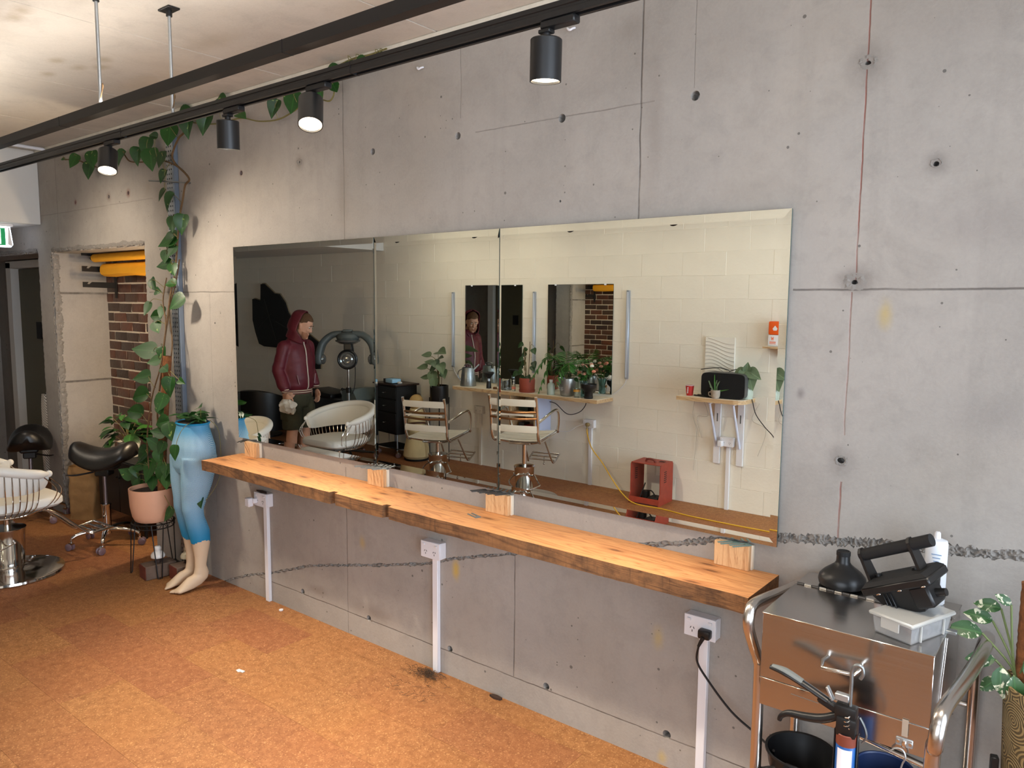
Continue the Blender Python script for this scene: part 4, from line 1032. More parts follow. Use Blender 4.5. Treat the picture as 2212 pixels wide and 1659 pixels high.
# ------------------------------------------------------------------ salon seating
def caster(par, p, rz, name='caster', wheel=mat('caster_wheel', (120, 96, 100), .35)):
    M = Matrix.Translation(p) @ Matrix.Rotation(rz, 4, 'Z')
    b = B(); b.cyl(M @ Vector((0, 0, .055)), M @ Vector((0, 0, .085)), .008, n=10)
    b.prism([(-.012, .058), (.010, .060), (.026, .036), (.020, .022), (.008, .026), (-.010, .045)], -.015, .015, 'y', M)
    o = b.obj(name, chrome, par)
    for s in (-1, 1):
        W = B(); W.lathe([(0, -.005), (.022, -.006), (.026, -.003), (.026, .003), (.022, .006), (0, .005)], 20, M @ Matrix.Translation((.014, s*.016, .027)) @ Matrix.Rotation(PI/2, 4, 'X')); W.obj('wheel', wheel, o)
def saddle_stool(loc, rz, h, label):
    t = thing('saddle_stool', label, 'stool', loc, rz, 'black saddle stools')
    g = []; nu, nv = 13, 17
    pad = B(); rings = []
    for i in range(nv):                       # rings run across the seat, from pommel to cantle
        v = -1 + 2*i/(nv-1); v = math.copysign(1-(1-abs(v))**1.5, v); y = .225*v
        w = (.155 - .045*max(0, -v)) * max(.05, 1-abs(v)**7)**.5
        zt = h + .085*abs(v)**1.8 - .020*max(0, abs(v)-.82)/.18
        th = .135*max(.04, 1-abs(v)**8)**.5
        rr_ = []
        for k in range(28):
            a = 2*PI*k/28; x = math.copysign(abs(math.cos(a))**.8, math.cos(a)); z = math.sin(a)
            rr_.append((w*x, y, zt - .0675 + th*.5*z - .050*abs(x)**2.4*(1-.3*abs(v))))
        rings.append(rr_)
    pad.loft(rings); pad.obj('saddle_seat', black_vinyl, t)
    u = B(); u.box((0, .01, h-.125), (.13, .17, .045), .012); u.box((0, .0, h-.165), (.09, .10, .06), .008); u.obj('seat_mount', black_plastic, t)
    B().tube([(.05, -.05, h-.16), (.13, -.13, h-.165), (.17, -.18, h-.155)], [.007, .006, .004], 8, 4).obj('height_lever', black_plastic, t)
    B().cyl((0, 0, .30), (0, 0, h-.16), .014, n=16).obj('gas_strut', mat('strut', (150, 144, 150), .3, .9), t)
    B().lathe([(0, .085), (.030, .085), (.030, .29), (.034, .295), (.034, .305), (0, .305)], 20).obj('column', chrome, t)
    for k in range(5):
        a = 2*PI*k/5 + .3; d = Vector((math.cos(a), math.sin(a), 0))
        lg = B().tube([d*.02 + Vector((0, 0, .115)), d*.10 + Vector((0, 0, .118)), d*.19 + Vector((0, 0, .105)), d*.225 + Vector((0, 0, .085))], [.017, .016, .013, .012], 10, 4).obj('leg', chrome, t)
        caster(t, d*.228, a + R.uniform(-1.2, 1.2))
saddle_stool((-5.585, -.14, 0), -.85, .705, 'black saddle stool in front of the black cabinet')
saddle_stool((-6.68, -.23, 0), 1.15, .70, 'black saddle stool beside the doorway')

def tub_chair(loc, rz, label, zo=0.):
    t = thing('tub_chair', label, 'salon chair', loc, rz, 'white wire tub salon chairs')
    A = math.radians(118); n = 41
    def rim(f):
        y = -.315*math.cos(f); x = .325*math.sin(f)
        if abs(f) > PI/2: y = .315*(abs(f)-PI/2)*.95
        return Vector((x*(1-.05*max(0, abs(f)-PI/2)), y, .665 + zo + .115*math.cos(f/ A * PI/2)**1.3))
    fs = [-A + 2*A*k/(n-1) for k in range(n)]
    roll_ = B(); rad = [.030*min(1, .35+6*min(k, n-1-k)/(n-1)*2) for k in range(n)]
    roll_.tube([rim(f) for f in fs], rad, 14, 0)
    for f in (fs[0], fs[-1]): roll_.ell(rim(f), (.016, .022, .022), 10, 8)
    roll_.obj('padded_rim', white_vinyl, t)
    band = B(); g = []
    for f in fs:
        p = rim(f); k = abs(f)/A; h = .20*(1-k**2*.55); inn = Vector((-p.x, -p.y, 0)).normalized()
        g.append([p+inn*.016+Vector((0, 0, .012)), p+inn*.030-Vector((0, 0, h*.35)), p+inn*.045-Vector((0, 0, h*.75)), p+inn*.050-Vector((0, 0, h)), p+inn*.030-Vector((0, 0, h)), p+inn*.012-Vector((0, 0, h*.7)), p-Vector((0, 0, h*.3)), p+inn*.004])
    band.loft(g); band.obj('upholstered_back', white_vinyl, t)
    wires = 35
    for k in range(wires):
        f = -A*1.0 + 2*A*k/(wires-1); p = rim(f); c = Vector((p.x*.62, p.y*.66-.01, .405+zo))
        if abs(f) > A*.93: mid2 = Vector((p.x*1.02, p.y+.07, .56+zo)); 
        else: mid2 = Vector((p.x*1.0, p.y*1.0, .57+zo))
        lowp = Vector((p.x*.88, p.y*.9+ (.05 if abs(f) > A*.93 else 0), .465+zo))
        B().tube([p-Vector((0, 0, .02)), mid2, lowp, c], .0036, 6, 5).obj('wire', chrome, t)
    ring_ = B(); ring_.tube([Vector((rim(f).x*.62, rim(f).y*.66-.01, .405+zo)) for f in fs], .006, 8); ring_.obj('base_wire', chrome, t)
    cu = B(); rings = []
    for z, k in ((0, .80), (.008, .93), (.025, 1.0), (.055, 1.0), (.072, .95), (.080, .80), (.083, .4)):
        rr_ = []
        for j in range(40):
            a = 2*PI*j/40; c, s = math.cos(a), math.sin(a); e = .42
            x = math.copysign(abs(c)**e, c)*.255; y = math.copysign(abs(s)**e, s)*.255
            if y < 0: x *= 1-.25*(y/-.255)**2
            rr_.append((x*k, y*k + .02, .430+zo+z))
        rings.append(rr_)
    cu.loft(rings); cu.obj('seat_cushion', white_vinyl, t)
    B().box((0, .01, .405+zo), (.26, .30, .022), .004).obj('seat_plate', zinc, t)
    hydraulic_base(t, .40+zo, .31, True)
    fr = B()
    for s in (-1, 1): fr.tube([(s*.06, .14, .40+zo), (s*.075, .25, .36+zo), (s*.10, .42, .20+zo), (s*.115, .47, .17+zo)], .009, 10, 5)
    fr.tube([(-.115, .47, .17+zo), (-.125, .60, .185+zo), (.125, .60, .185+zo), (.115, .47, .17+zo)], .009, 10)
    fr.tube([(-.115, .50, .174+zo), (.115, .50, .174+zo)], .007, 8); fr.tube([(-.118, .55, .179+zo), (.118, .55, .179+zo)], .007, 8)
    fr.obj('footrest', chrome, t)
def hydraulic_base(t, top, rdisc, disc=True, k=1.0):
    B().cyl((0, 0, .28), (0, 0, top), .021, n=16).obj('piston', chrome, t)
    B().lathe([(0, .045), (.078*k, .045), (.086*k, .06), (.100*k, .285), (.104*k, .292), (.104*k, .302), (.06, .304), (0, .304)], 32).obj('pump_cylinder', chrome, t)
    if disc: B().lathe([(0, 0), (rdisc-.008, 0), (rdisc, .008), (rdisc-.004, .020), (rdisc-.03, .026), (rdisc*.55, .034), (.115, .042), (.095, .050), (0, .052)], 48).obj('base_disc', chrome, t)
    pd = B(); pd.tube([(-.09, .02, .215), (-.16, -.06, .165), (-.175, -.10, .150), (-.05, -.215, .120), (.09, -.14, .17), (.088, .0, .215)], .006, 8, 5); pd.ell((.10, .0, .22), (.011, .011, .011), 10, 8)
    pd.obj('pump_pedal', chrome, t)
tub_chair((-5.47, -.80, 0), .05, 'white wire tub chair nearest the saddle stools')
tub_chair((-5.62, -2.02, 0), -.06, 'white wire tub chair reflected beside the man in maroon')

def strap_chair(loc, rz, dz, label):
    t = thing('strap_chair', label, 'salon chair', loc, rz, 'chrome salon chairs with white straps')
    st = .49 + dz
    for s in (-1, 1):
        B().tube([(s*.215, -.300, st+.385), (s*.215, -.275, st+.30), (s*.215, -.245, st+.12), (s*.215, -.235, st+.04), (s*.212, -.20, st-.015), (s*.21, -.12, st-.025), (s*.21, .20, st+.0), (s*.21, .26, st+.015)], .0135, 10, 5).obj('side_rail', chrome, t)
        B().tube([(s*.215, -.245, st+.155), (s*.235, -.14, st+.185), (s*.245, .10, st+.225), (s*.248, .19, st+.20), (s*.24, .235, st+.10), (s*.225, .25, st+.02)], .012, 10, 5).obj('armrest', chrome, t)
        B().ell((s*.222, .262, st+.008), (.014, .014, .016), 10, 8).obj('end_cap', mat('brown_cap', (110, 74, 50), .5), t)
    cloth = mat('canvas_strap', (226, 220, 204), .8, bump=.25, bs=120)
    for zc_, y in ((.33, -.287), (.10, -.248)):
        b = B(); g = []
        for i in range(9):
            u = -1+i/4; x = .21*u; sg = .020*(1-u*u)
            g.append([(x, y-.010-sg, st+zc_-.030), (x, y-.016-sg, st+zc_), (x, y-.010-sg, st+zc_+.030), (x, y-.004-sg, st+zc_+.028), (x, y-.008-sg, st+zc_), (x, y-.004-sg, st+zc_-.028)])
        b.loft(g); b.obj('back_strap', cloth, t)
    for zc_ in (.252, .195):
        B().tube([(-.212, -.268, st+zc_), (0, -.300, st+zc_-.008), (.212, -.268, st+zc_)], .011, 8, 6).obj('back_bar', mat('bronze_bar', (140, 100, 66), .3, .8), t)
    B().box((0, -.285, st+.223), (.38, .008, .018), .002).obj('back_strap', cloth, t)
    for i in range(5):
        y = -.17+.092*i; b = B(); g = []
        for k in range(7):
            u = -1+k/3; sg = .012*(1-u*u); x = .208*u
            g.append([(x, y-.042, st-.006+.045*(y+.17)-sg), (x, y+.042, st-.006+.045*(y+.25)-sg), (x, y+.042, st-.001+.045*(y+.25)-sg), (x, y-.042, st-.001+.045*(y+.17)-sg)])
        b.loft(g); b.obj('seat_strap', cloth, t)
    un = B(); un.box((0, .0, st-.055), (.20, .26, .02), .004)
    for s in (-1, 1): un.tube([(s*.21, -.16, st-.022), (s*.10, -.08, st-.055)], .010, 8); un.tube([(s*.21, .18, st-.005), (s*.10, .08, st-.055)], .010, 8)
    un.obj('under_frame', chrome, t)
    hydraulic_base(t, st-.06, .31, True, .9)
    fr = B()
    for s in (-1, 1): fr.tube([(s*.09, .13, st-.05), (s*.10, .22, st-.06), (s*.12, .40, st-.30), (s*.13, .43, st-.32), (s*.135, .46, st-.315), (s*.135, .58, st-.27)], .0085, 10, 4)
    for y, z in ((.47, .312), (.525, .29), (.58, .27)): fr.tube([(-.135, y, st-z), (.135, y, st-z)], .0085, 10)
    fr.tube([(0, .52, st-.295), (0, .52, st-.355)], .005, 8); fr.ell((0, .52, st-.362), (.011, .011, .011), 10, 8)
    fr.obj('footrest', chrome, t)
strap_chair((-4.08, -2.87, 0), PI-.28, .09, 'chrome salon chair with white straps, raised higher, nearer the shelf cupboard')
strap_chair((-5.05, -2.76, 0), PI-.30, .0, 'chrome salon chair with white straps, set lower, nearer the drawer trolley')

# black cabinet, its plant and the paper bag in the alcove
cb_ = thing('black_cabinet', 'matt black cabinet on tapered legs inside the alcove', 'cabinet', (-5.84, .24, 0))
B().box((0, 0, .345), (.70, .32, .41), .004).obj('cabinet_body', black_matt, cb_)
for sx in (-1, 1):
    for sy in (-1, 1): B().tube([(sx*.32, sy*.13, .142), (sx*.325, sy*.135, 0)], [.020, .011], 8).obj('leg', black_matt, cb_)
for s in (-1, 1):
    d_ = B().box((s*.174, -.163, .345), (.342, .012, .39), .002).obj('door', black_plastic, cb_)
    B().cyl((s*.02, -.172, .42), (s*.02, -.186, .42), .008, n=10).obj('knob', black_metal, d_)
wp = thing('potted_plant', 'leafy plant in a white pot standing on the black cabinet', 'potted plant', (-5.93, .20, .551))
B().lathe([(0, 0), (.07, 0), (.085, .12), (.079, .12), (.066, .105), (0, .105)], 28).obj('pot', mat('white_pot', (222, 218, 208), .5), wp)
B().lathe([(0, .104), (.07, .106), (0, .112)], 16).obj('soil', soil, wp)
for k in range(13):
    a = R.uniform(0, 2*PI); rr_ = R.uniform(.05, .20); hh = R.uniform(.16, .34)
    e = Vector((math.cos(a)*rr_, math.sin(a)*rr_*.6-.03, hh))
    B().tube([(0, 0, .10), (e.x*.35, e.y*.35, hh*.7), e], .0022, 5, 4).obj('stalk', stem_m, wp)
    for q_ in range(3):
        put_leaf(wp, oval_dark if q_ else oval_fern, e - Vector((0, 0, .02*q_)), (math.cos(a+R.uniform(-1, 1)), math.sin(a+R.uniform(-1, 1))-.2, R.uniform(-.4, .3)), (0, -.5, 1), R.uniform(.08, .15))
bag = thing('paper_bag', 'crumpled tall brown paper bag in the alcove', 'paper bag', (-6.42, .07, 0), .55)
kraft = mat('kraft', (158, 122, 78), .85, var=.14, vs=9, bump=1.0, bs=13)
g = []
for i in range(19):
    z = .43*i/18; rr_ = []
    for j in range(32):
        a = 2*PI*j/32; c, s = math.cos(a), math.sin(a); e = .35
        x = math.copysign(abs(c)**e, c)*.115; y = math.copysign(abs(s)**e, s)*.075
        nz = noise.noise((x*16, y*16, z*13)); k = 1 + .12*nz*(.5+z*1.6)
        rr_.append((x*k + .012*noise.noise((0, z*9, j*.2)), y*k + .014*noise.noise((x*22, 5, z*20)), z))
    g.append(rr_)
bg = B(); bg.loft(g, cap=False); bg.bm.faces.new([v for v in bg.bm.verts[:32]][::-1]); bg.obj('bag_body', kraft, bag)
rim_ = B(); rim_.loft([[Vector(p)*1.0 for p in g[-1]], [Vector((p[0]*.97, p[1]*.97, p[2]-.05)) for p in g[-1]]], cap=False); rim_.obj('inner_fold', kraft, bag)
# ------------------------------------------------------------------ along the block wall (seen in the big mirror)
def small_mirror(x0, x1, z0, z1, label):
    t = thing('wall_mirror', label, 'mirror', ((x0+x1)/2, YO, z0), group='plain mirrors above the shelf')
    w, h = x1-x0, z1-z0
    g = B(); g.quad((-w/2, .0085, 0), (w/2, .0085, 0), (w/2, .0085, h), (-w/2, .0085, h)); g.obj('mirror_glass', mirror_m, t, 0)
    B().box((0, .005, h/2), (w, .006, h)).obj('backing', MATS['glass_edge'], t)
    for sx in (-1, 1): B().box((sx*w*.38, .010, h-.004), (.022, .006, .016), .002).obj('clip', white_plastic, t)
small_mirror(-5.532, -4.755, .905, 1.938, 'plain mirror beside the watering can, reflecting the man')
small_mirror(-4.433, -3.685, .900, 1.938, 'plain mirror behind the palm, reflecting the brick alcove')
alu = mat('aluminium', (172, 180, 192), .4, .7)
def tube_light(x, z0, z1, label, cable_to=None):
    t = thing('tube_light', label, 'wall light', (x, YO, z0), group='slim vertical wall lights')
    B().box((0, .014, (z1-z0)/2), (.030, .028, z1-z0), .004).obj('housing', alu, t)
    B().box((0, .029, (z1-z0)/2), (.018, .004, z1-z0-.03), .001).obj('diffuser', mat('light_diffuser', (190, 198, 210), .5), t)
    if cable_to: B().tube([(0, .012, 0), (cable_to[0]*.15, .010, -.05), (cable_to[0]*.6, .010, cable_to[1]*.75), (cable_to[0], .010, cable_to[1])], .004, 6, 5).obj('cable', white_plastic, t)
tube_light(-5.705, 1.046, 1.866, 'slim unlit wall light nearest the grey-leaved plant', (.12, -.155))
tube_light(-4.597, 1.05, 1.868, 'slim unlit wall light between the two plain mirrors')
tube_light(-3.522, 1.062, 1.878, 'slim unlit wall light nearest the white relief picture', (-.15, -.16))

def ply_shelf(name, label, poly, z, th, loc):
    t = thing(name, label, 'shelf', loc)
    B().prism(poly, z-.003, z).obj('shelf_top', ply_top, t, 0); B().prism(poly, z-th, z-.003).obj('ply_core', ply_edge, t, 0); return t
sh = ply_shelf('wall_shelf', 'long plywood shelf with white top under the two plain mirrors', [(-.89, .0), (.89, .0), (.89, .285), (-.89, .300)], 0, .036, (-4.56, YO+.001, .877))
cpb = thing('shelf_cupboard', 'open plywood cupboard with pale blue side under the long shelf', 'cupboard', (-4.55, YO+.001, .42))
for s, m_ in ((-1, ply_edge), (1, ply_edge)):
    B().box((s*.155, .13, .21), (.018, .26, .42), .001).obj('side_panel', m_, cpb)
B().box((.1655, .13, .21), (.002, .256, .416)).obj('blue_laminate', mat('pale_blue', (188, 196, 222), .5), cpb)
B().box((-.002, .13, .009), (.29, .26, .018)).obj('bottom_panel', ply_edge, cpb); B().box((-.002, .13, .25), (.29, .26, .015)).obj('shelf_panel', ply_edge, cpb); B().box((0, .006, .21), (.29, .010, .42)).obj('back_panel', ply_top, cpb)
for k, (x, z, d, c, lb, ct) in enumerate(((-.08, .0185, (.07, .10, .12), (60, 60, 66), 'dark grey box in the cupboard bottom', 'box'), (.05, .0185, (.13, .12, .05), (28, 26, 28), 'flat black case in the cupboard bottom', 'case'), (.02, .0690, (.12, .11, .045), (150, 34, 34), 'red case stacked in the cupboard', 'case'),
                                          (-.05, .2585, (.12, .12, .05), (44, 60, 52), 'dark green box on the cupboard shelf', 'box'), (.08, .2585, (.07, .10, .09), (40, 40, 44), 'black jar on the cupboard shelf', 'jar'))):
    o = B(); o.box((0, 0, d[2]/2), d, .006, seg=2); o.box((0, d[1]/2+.001, d[2]*.5), (d[0]*.6, .002, d[2]*.4))
    tag(o.obj('stored_item', mat('stored_%d' % k, c, .5), loc=(-4.55+x, YO+.12, .42+z)), lb, ct)
cabl = B(); cabl.tube([(-4.38, YO+.03, .775), (-4.30, YO+.03, .76), (-4.16, YO+.04, .675), (-4.03, YO+.04, .70), (-3.95, YO+.05, .77), (-3.93, YO+.05, .84)], .004, 6, 6)
tag(cabl.obj('hanging_cable', black_plastic), 'black cable drooping under the long shelf', 'cable')
G2 = 'power outlets on the block wall'
outlet(-5.31, .608, YO, 1, 'cream power outlet under the long shelf, behind the lower strap chair', G2, paint=mat('cream_plastic', (214, 206, 190), .5))
oa = outlet(-3.907, .604, YO, 1, 'power outlet with the yellow cord plugged in', G2)
b = B(); b.box((.0, -.062, -.006), (.040, .036, .034), .008); b.cyl((0, -.07, -.02), (0, -.075, -.05), .009, .006, 10); b.obj('plug', mat('brass_plug', (150, 128, 84), .5), oa)
cw = B(); cw.tube([(-3.94, YO+.07, .60), (-4.02, YO+.08, .57), (-4.12, YO+.07, .51), (-4.25, YO+.06, .50), (-4.38, YO+.10, .50)], .003, 6, 5)
tag(cw.obj('hanging_cable', white_plastic), 'thin white cable looping from the outlet below the long shelf', 'cable')
ob = outlet(-2.52, .594, YO, 1, 'power outlet with a white adaptor under the speaker shelf', G2)
B().box((.045, -.070, -.014), (.040, .05, .052), .006).obj('adaptor', white_plastic, ob)
yc = B(); yc.tube([(-3.905, YO+.075, .555), (-3.88, YO+.10, .50), (-3.78, YO+.18, .40), (-3.64, YO+.22, .29), (-3.48, YO+.30, .17), (-3.34, -3.36, .06), (-3.20, -3.335, .006), (-2.94, -3.33, .006), (-2.64, -3.28, .006), (-2.24, -3.27, .005), (-1.95, -3.27, .005), (-1.4, -3.2, .005)], .0055, 8, 8)
tag(yc.obj('extension_cord', mat('yellow_cord', (206, 160, 40), .5)), 'yellow extension cord hanging from the wall and trailing over the floor', 'cord')

# zinc watering can
wcn = thing('watering_can', 'galvanised watering can standing on the shelf end', 'watering can', (-5.335, -3.52, .878))
B().lathe([(0, 0), (.084, 0), (.086, .006), (.066, .19), (.064, .195), (.060, .195), (.062, .185), (.078, .01), (0, .01)], 32).obj('can_body', zinc, wcn)
B().tube([(.04, .0, .15), (.075, -.03, .19), (.10, -.06, .23)], [.014, .010, .008], 10).obj('spout', zinc, wcn)
B().tube([(-.05, .0, .195), (-.05, .0, .215), (.0, 0, .23), (.045, 0, .215), (.05, 0, .195)], .006, 8, 4).obj('top_handle', zinc, wcn)
B().tube([(-.06, .01, .18), (-.11, .03, .15), (-.115, .03, .09), (-.08, .01, .05)], .006, 8, 5).obj('side_handle', zinc, wcn)
nb = thing('neck_brush', 'black fan-shaped neck brush standing on the shelf', 'brush', (-5.025, -3.49, .878))
B().lathe([(0, 0), (.026, 0), (.024, .05), (.020, .075), (0, .075)], 16).obj('handle', black_plastic, nb)
B().lathe([(0, .074), (.017, .074), (.016, .10), (0, .10)], 16).obj('ferrule', alu, nb)
B().lathe([(0, .099), (.016, .10), (.035, .13), (.058, .158), (.05, .168), (0, .172)], 20).obj('bristles', black_matt, nb)
tag(B().prism([(-.04, -.015), (.03, -.02), (.045, .01), (-.03, .02)], 0, .022).obj('wood_offcut', sawn, loc=(-4.905, -3.47, .878)), 'small dark wood offcut on the shelf by the glass jar', 'wood block')
jr = thing('glass_jar', 'wide clear glass jar with metal clips inside', 'jar', (-4.80, -3.50, .878))
B().lathe([(0, 0), (.052, 0), (.056, .006), (.056, .10), (.050, .112), (.047, .112), (.051, .10), (.051, .008), (0, .006)], 28).obj('jar_glass', glass_m, jr)
cl_ = B()
for k in range(7): cl_.box((R.uniform(-.025, .025), R.uniform(-.025, .025), .012+R.uniform(0, .015)), (.045, .006, .004), .001, (R.uniform(-.3, .3), R.uniform(-.3, .3), R.uniform(0, 3)))
o = cl_.obj('metal_clips', alu, jr); o['kind'] = 'stuff'
sb = thing('spray_bottle', 'small clear pump bottle beside the terracotta pot', 'bottle', (-4.682, -3.47, .878))
B().lathe([(0, 0), (.018, 0), (.019, .004), (.019, .055), (.010, .068), (0, .068)], 18).obj('bottle_body', glass_m, sb)
B().lathe([(0, .068), (.009, .068), (.009, .082), (.004, .084), (.004, .10), (.010, .102), (.010, .112), (0, .113)], 14).obj('pump', white_plastic, sb)
B().lathe([(.0193, .018), (.0196, .018), (.0196, .042), (.0193, .042)], 18).obj('label_band', mat('pink_label', (214, 130, 110), .6), sb)
# terracotta pot with the climbing plant and its canes
tp = thing('potted_plant', 'vine on canes in a terracotta pot with saucer on the shelf', 'potted plant', (-4.53, -3.49, .878))
B().lathe([(0, .012), (.068, .012), (.076, .03), (.080, .12), (.075, .14), (.068, .14), (.066, .125), (0, .122)], 32).obj('pot', terracotta, tp)
B().lathe([(0, 0), (.076, 0), (.082, .024), (.077, .024), (.071, .008), (0, .008)], 28).obj('saucer', terracotta, tp); B().lathe([(0, .122), (.066, .125), (0, .13)], 16).obj('soil', soil, tp)
for x, y, h in ((-.045, -.01, .40), (-.015, .02, .41), (.03, .0, .50), (.045, .02, .38)): B().cyl((x*.6, y, .12), (x, y, h), .0025, n=6).obj('cane', brown_stem, tp)
for k in range(7):
    hh = .20+.045*k; a = R.uniform(0, 2*PI)
    B().tube([(0, 0, .12), (.02*math.sin(k), .02, hh*.6), (.055*math.cos(a), .03*math.sin(a), hh)], .002, 5, 4).obj('stalk', stem_m, tp)
    put_leaf(tp, heart_dark, (.055*math.cos(a), .03*math.sin(a)+.01, hh), (math.cos(a), .4, -.5), (.2, .8, .5), R.uniform(.05, .075))
for x, z in ((-.10, .19), (.095, .43), (.10, .30), (.085, .26), (-.02, .15), (.03, .16)):
    put_leaf(tp, heart_dark, (x, .03, z), (math.copysign(.6, x), .4, -.6), (.2, .8, .5), .07)
B().tube([(.03, 0, .40), (.06, .02, .47), (.09, .02, .46), (.098, .02, .43)], .002, 5, 4).obj('stalk', stem_m, tp)
# frosted bottle, silver vase with palm, flowers, tumblers and black funnel
fbt = thing('frosted_bottle', 'frosted white squat bottle on the shelf under the palm fronds', 'bottle', (-4.225, -3.47, .878))
B().lathe([(0, 0), (.036, 0), (.038, .006), (.038, .09), (.030, .108), (.016, .116), (.016, .125), (0, .126)], 24).obj('bottle_body', mat('frosted', (206, 218, 206), .45, trans=.35), fbt)
B().lathe([(0, .125), (.018, .125), (.018, .145), (0, .147)], 16).obj('cap', mat('cap_white', (214, 214, 206), .5), fbt)
pv = thing('palm_in_vase', 'bushy green palm in a silver vase on the shelf', 'potted plant', (-4.055, -3.50, .878))
B().lathe([(0, 0), (.055, 0), (.066, .01), (.074, .06), (.082, .15), (.080, .168), (.074, .168), (.074, .15), (0, .14)], 32).obj('vase', mat('silver_vase', (158, 158, 156), .35, .75, var=.1, vs=20), pv)
lb_ = B()
for k, (w_, z_) in enumerate(((.030, .085), (.022, .076), (.034, .066), (.018, .057))): lb_.box((-.012, .0795-.001*k, z_), (w_, .003, .004))
lb_.obj('vase_lettering', mat('etched', (210, 212, 212), .6), pv)
def frond(par, base, tip, sag, n, L, mes, wid=.9):
    base, tip = Vector(base), Vector(tip); mid = (base+tip)/2 + Vector((0, 0, sag)); pts = catmull([base, mid, tip], 10)
    B().tube(pts, .0022, 5).obj('frond_stem', stem_m, par)
    m_ = len(pts)
    for i in range(4, m_, max(1, m_//n)):
        d = (pts[min(i+1, m_-1)]-pts[i-1]).normalized(); side = d.cross(Vector((0, 0, 1)))
        if side.length < .1: side = Vector((1, 0, 0))
        side.normalize(); k = math.sin(PI*(i/m_)*.85+.25)
        for s in (-1, 1): put_leaf(par, mes, pts[i], d*.7+side*s*wid+Vector((0, 0, -.35)), (0, .5, 1), L*k, 'leaflet')
for bx, tip, sg in ((0, (-.19, .05, .40), .06), (0, (-.33, .12, .16), .22), (0, (.02, .06, .42), .05), (0, (.20, .05, .36), .08), (0, (-.07, .10, .38), .05), (0, (-.26, .10, .03), .26), (.0, (.10, .12, .26), .12), (0, (-.10, -.06, .40), .05), (0, (.27, .02, .40), .02), (0, (-.02, .16, .12), .16)):
    frond(pv, (bx, 0, .14), tip, sg, 9, .11, lance_fern)
fv = thing('flower_vase', 'clear vase of peach roses and white blooms on the shelf', 'flowers', (-3.885, -3.53, .878))
B().lathe([(0, 0), (.030, 0), (.034, .01), (.030, .08), (.044, .15), (.041, .15), (.027, .08), (.030, .014), (0, .010)], 24).obj('vase', mat('teal_glass', (170, 210, 206), .03, trans=.9), fv)
for k, (x, z, c) in enumerate(((-.10, .31, 0), (-.03, .30, 1), (.02, .29, 1), (.06, .305, 2), (.10, .30, 0), (-.06, .23, 2), (.12, .25, 2), (-.09, .21, 1), (.02, .22, 1), (-.12, .29, 0), (.0, .27, 1))):
    cm = [mat('bloom_white', (224, 222, 206), .7), mat('bloom_peach', (228, 170, 146), .7), mat('bloom_pink', (218, 142, 116), .7)][c]
    yy = R.uniform(-.03, .05)
    f_ = B()
    for q_ in range(7):
        a = q_*2.4; rr_ = .010 if q_ > 2 else .004
        f_.ell((x+math.cos(a)*rr_, yy+math.sin(a)*rr_, z+.004*(q_ < 3)), (.011, .009, .012), 8, 6, Euler((.4*math.sin(a), .4*math.cos(a), a)).to_matrix())
    f_.obj('bloom', cm, fv)
    B().tube([(x*.1, yy*.2, .03), (x*.4, yy*.5, z*.6), (x, yy, z-.008)], .0018, 5, 4).obj('flower_stem', stem_m, fv)
for k in range(16):
    a = R.uniform(0, 2*PI); put_leaf(fv, oval_dark if k % 2 else oval_fern, (R.uniform(-.09, .11), R.uniform(-.02, .05), R.uniform(.15, .27)), (math.cos(a), .4, math.sin(a)*.5), (0, .7, .6), R.uniform(.05, .09))
gt = thing('tumbler', 'small clear tumbler with amber band beside the black funnel', 'glass', (-3.915, -3.45, .878))
B().lathe([(0, 0), (.026, 0), (.031, .085), (.028, .085), (.024, .008), (0, .006)], 22).obj('glass_body', glass_m, gt); B().lathe([(.0305, .055), (.0312, .055), (.0316, .074), (.0309, .074)], 22).obj('amber_band', mat('amber', (206, 150, 60), .4), gt)
fn = thing('hair_diffuser', 'black funnel-shaped hair diffuser standing on the shelf end', 'diffuser', (-3.79, -3.46, .878))
B().lathe([(0, 0), (.040, 0), (.041, .004), (.040, .062), (.046, .070), (.068, .095), (.074, .103), (.075, .135), (.070, .135), (.066, .105), (.040, .075), (0, .07)], 32).obj('diffuser_body', black_plastic, fn)
B().lathe([(.0412, .010), (.043, .012), (.043, .018), (.0412, .020)], 28).obj('collar_ring', black_matt, fn)

# grey-leaved plant in the tall black planter
tpn = thing('potted_plant', 'grey-leaved plant in a black cylinder planter on thin legs', 'potted plant', (-5.76, -3.52, 0))
B().lathe([(0, .66), (.100, .66), (.102, .664), (.102, .852), (.096, .852), (.096, .83), (0, .825)], 36).obj('planter', black_plastic, tpn)
for k in range(4):
    a = PI/4 + k*PI/2; B().cyl((.106*math.cos(a), .106*math.sin(a), .0), (.106*math.cos(a), .106*math.sin(a), .72), .005, n=8).obj('stand_leg', black_metal, tpn)
sr = B(); sr.tube([(.106*math.cos(k*PI/12), .106*math.sin(k*PI/12), .655) for k in range(24)], .005, 6, closed=True); sr.obj('stand_ring', black_metal, tpn)
B().lathe([(0, .826), (.095, .83), (0, .835)], 16).obj('soil', soil, tpn)
for x, y in ((.0, .02), (.025, -.01)): B().cyl((x, y, .82), (x+.01, y, 1.08), .003, n=6).obj('cane', brown_stem, tpn)
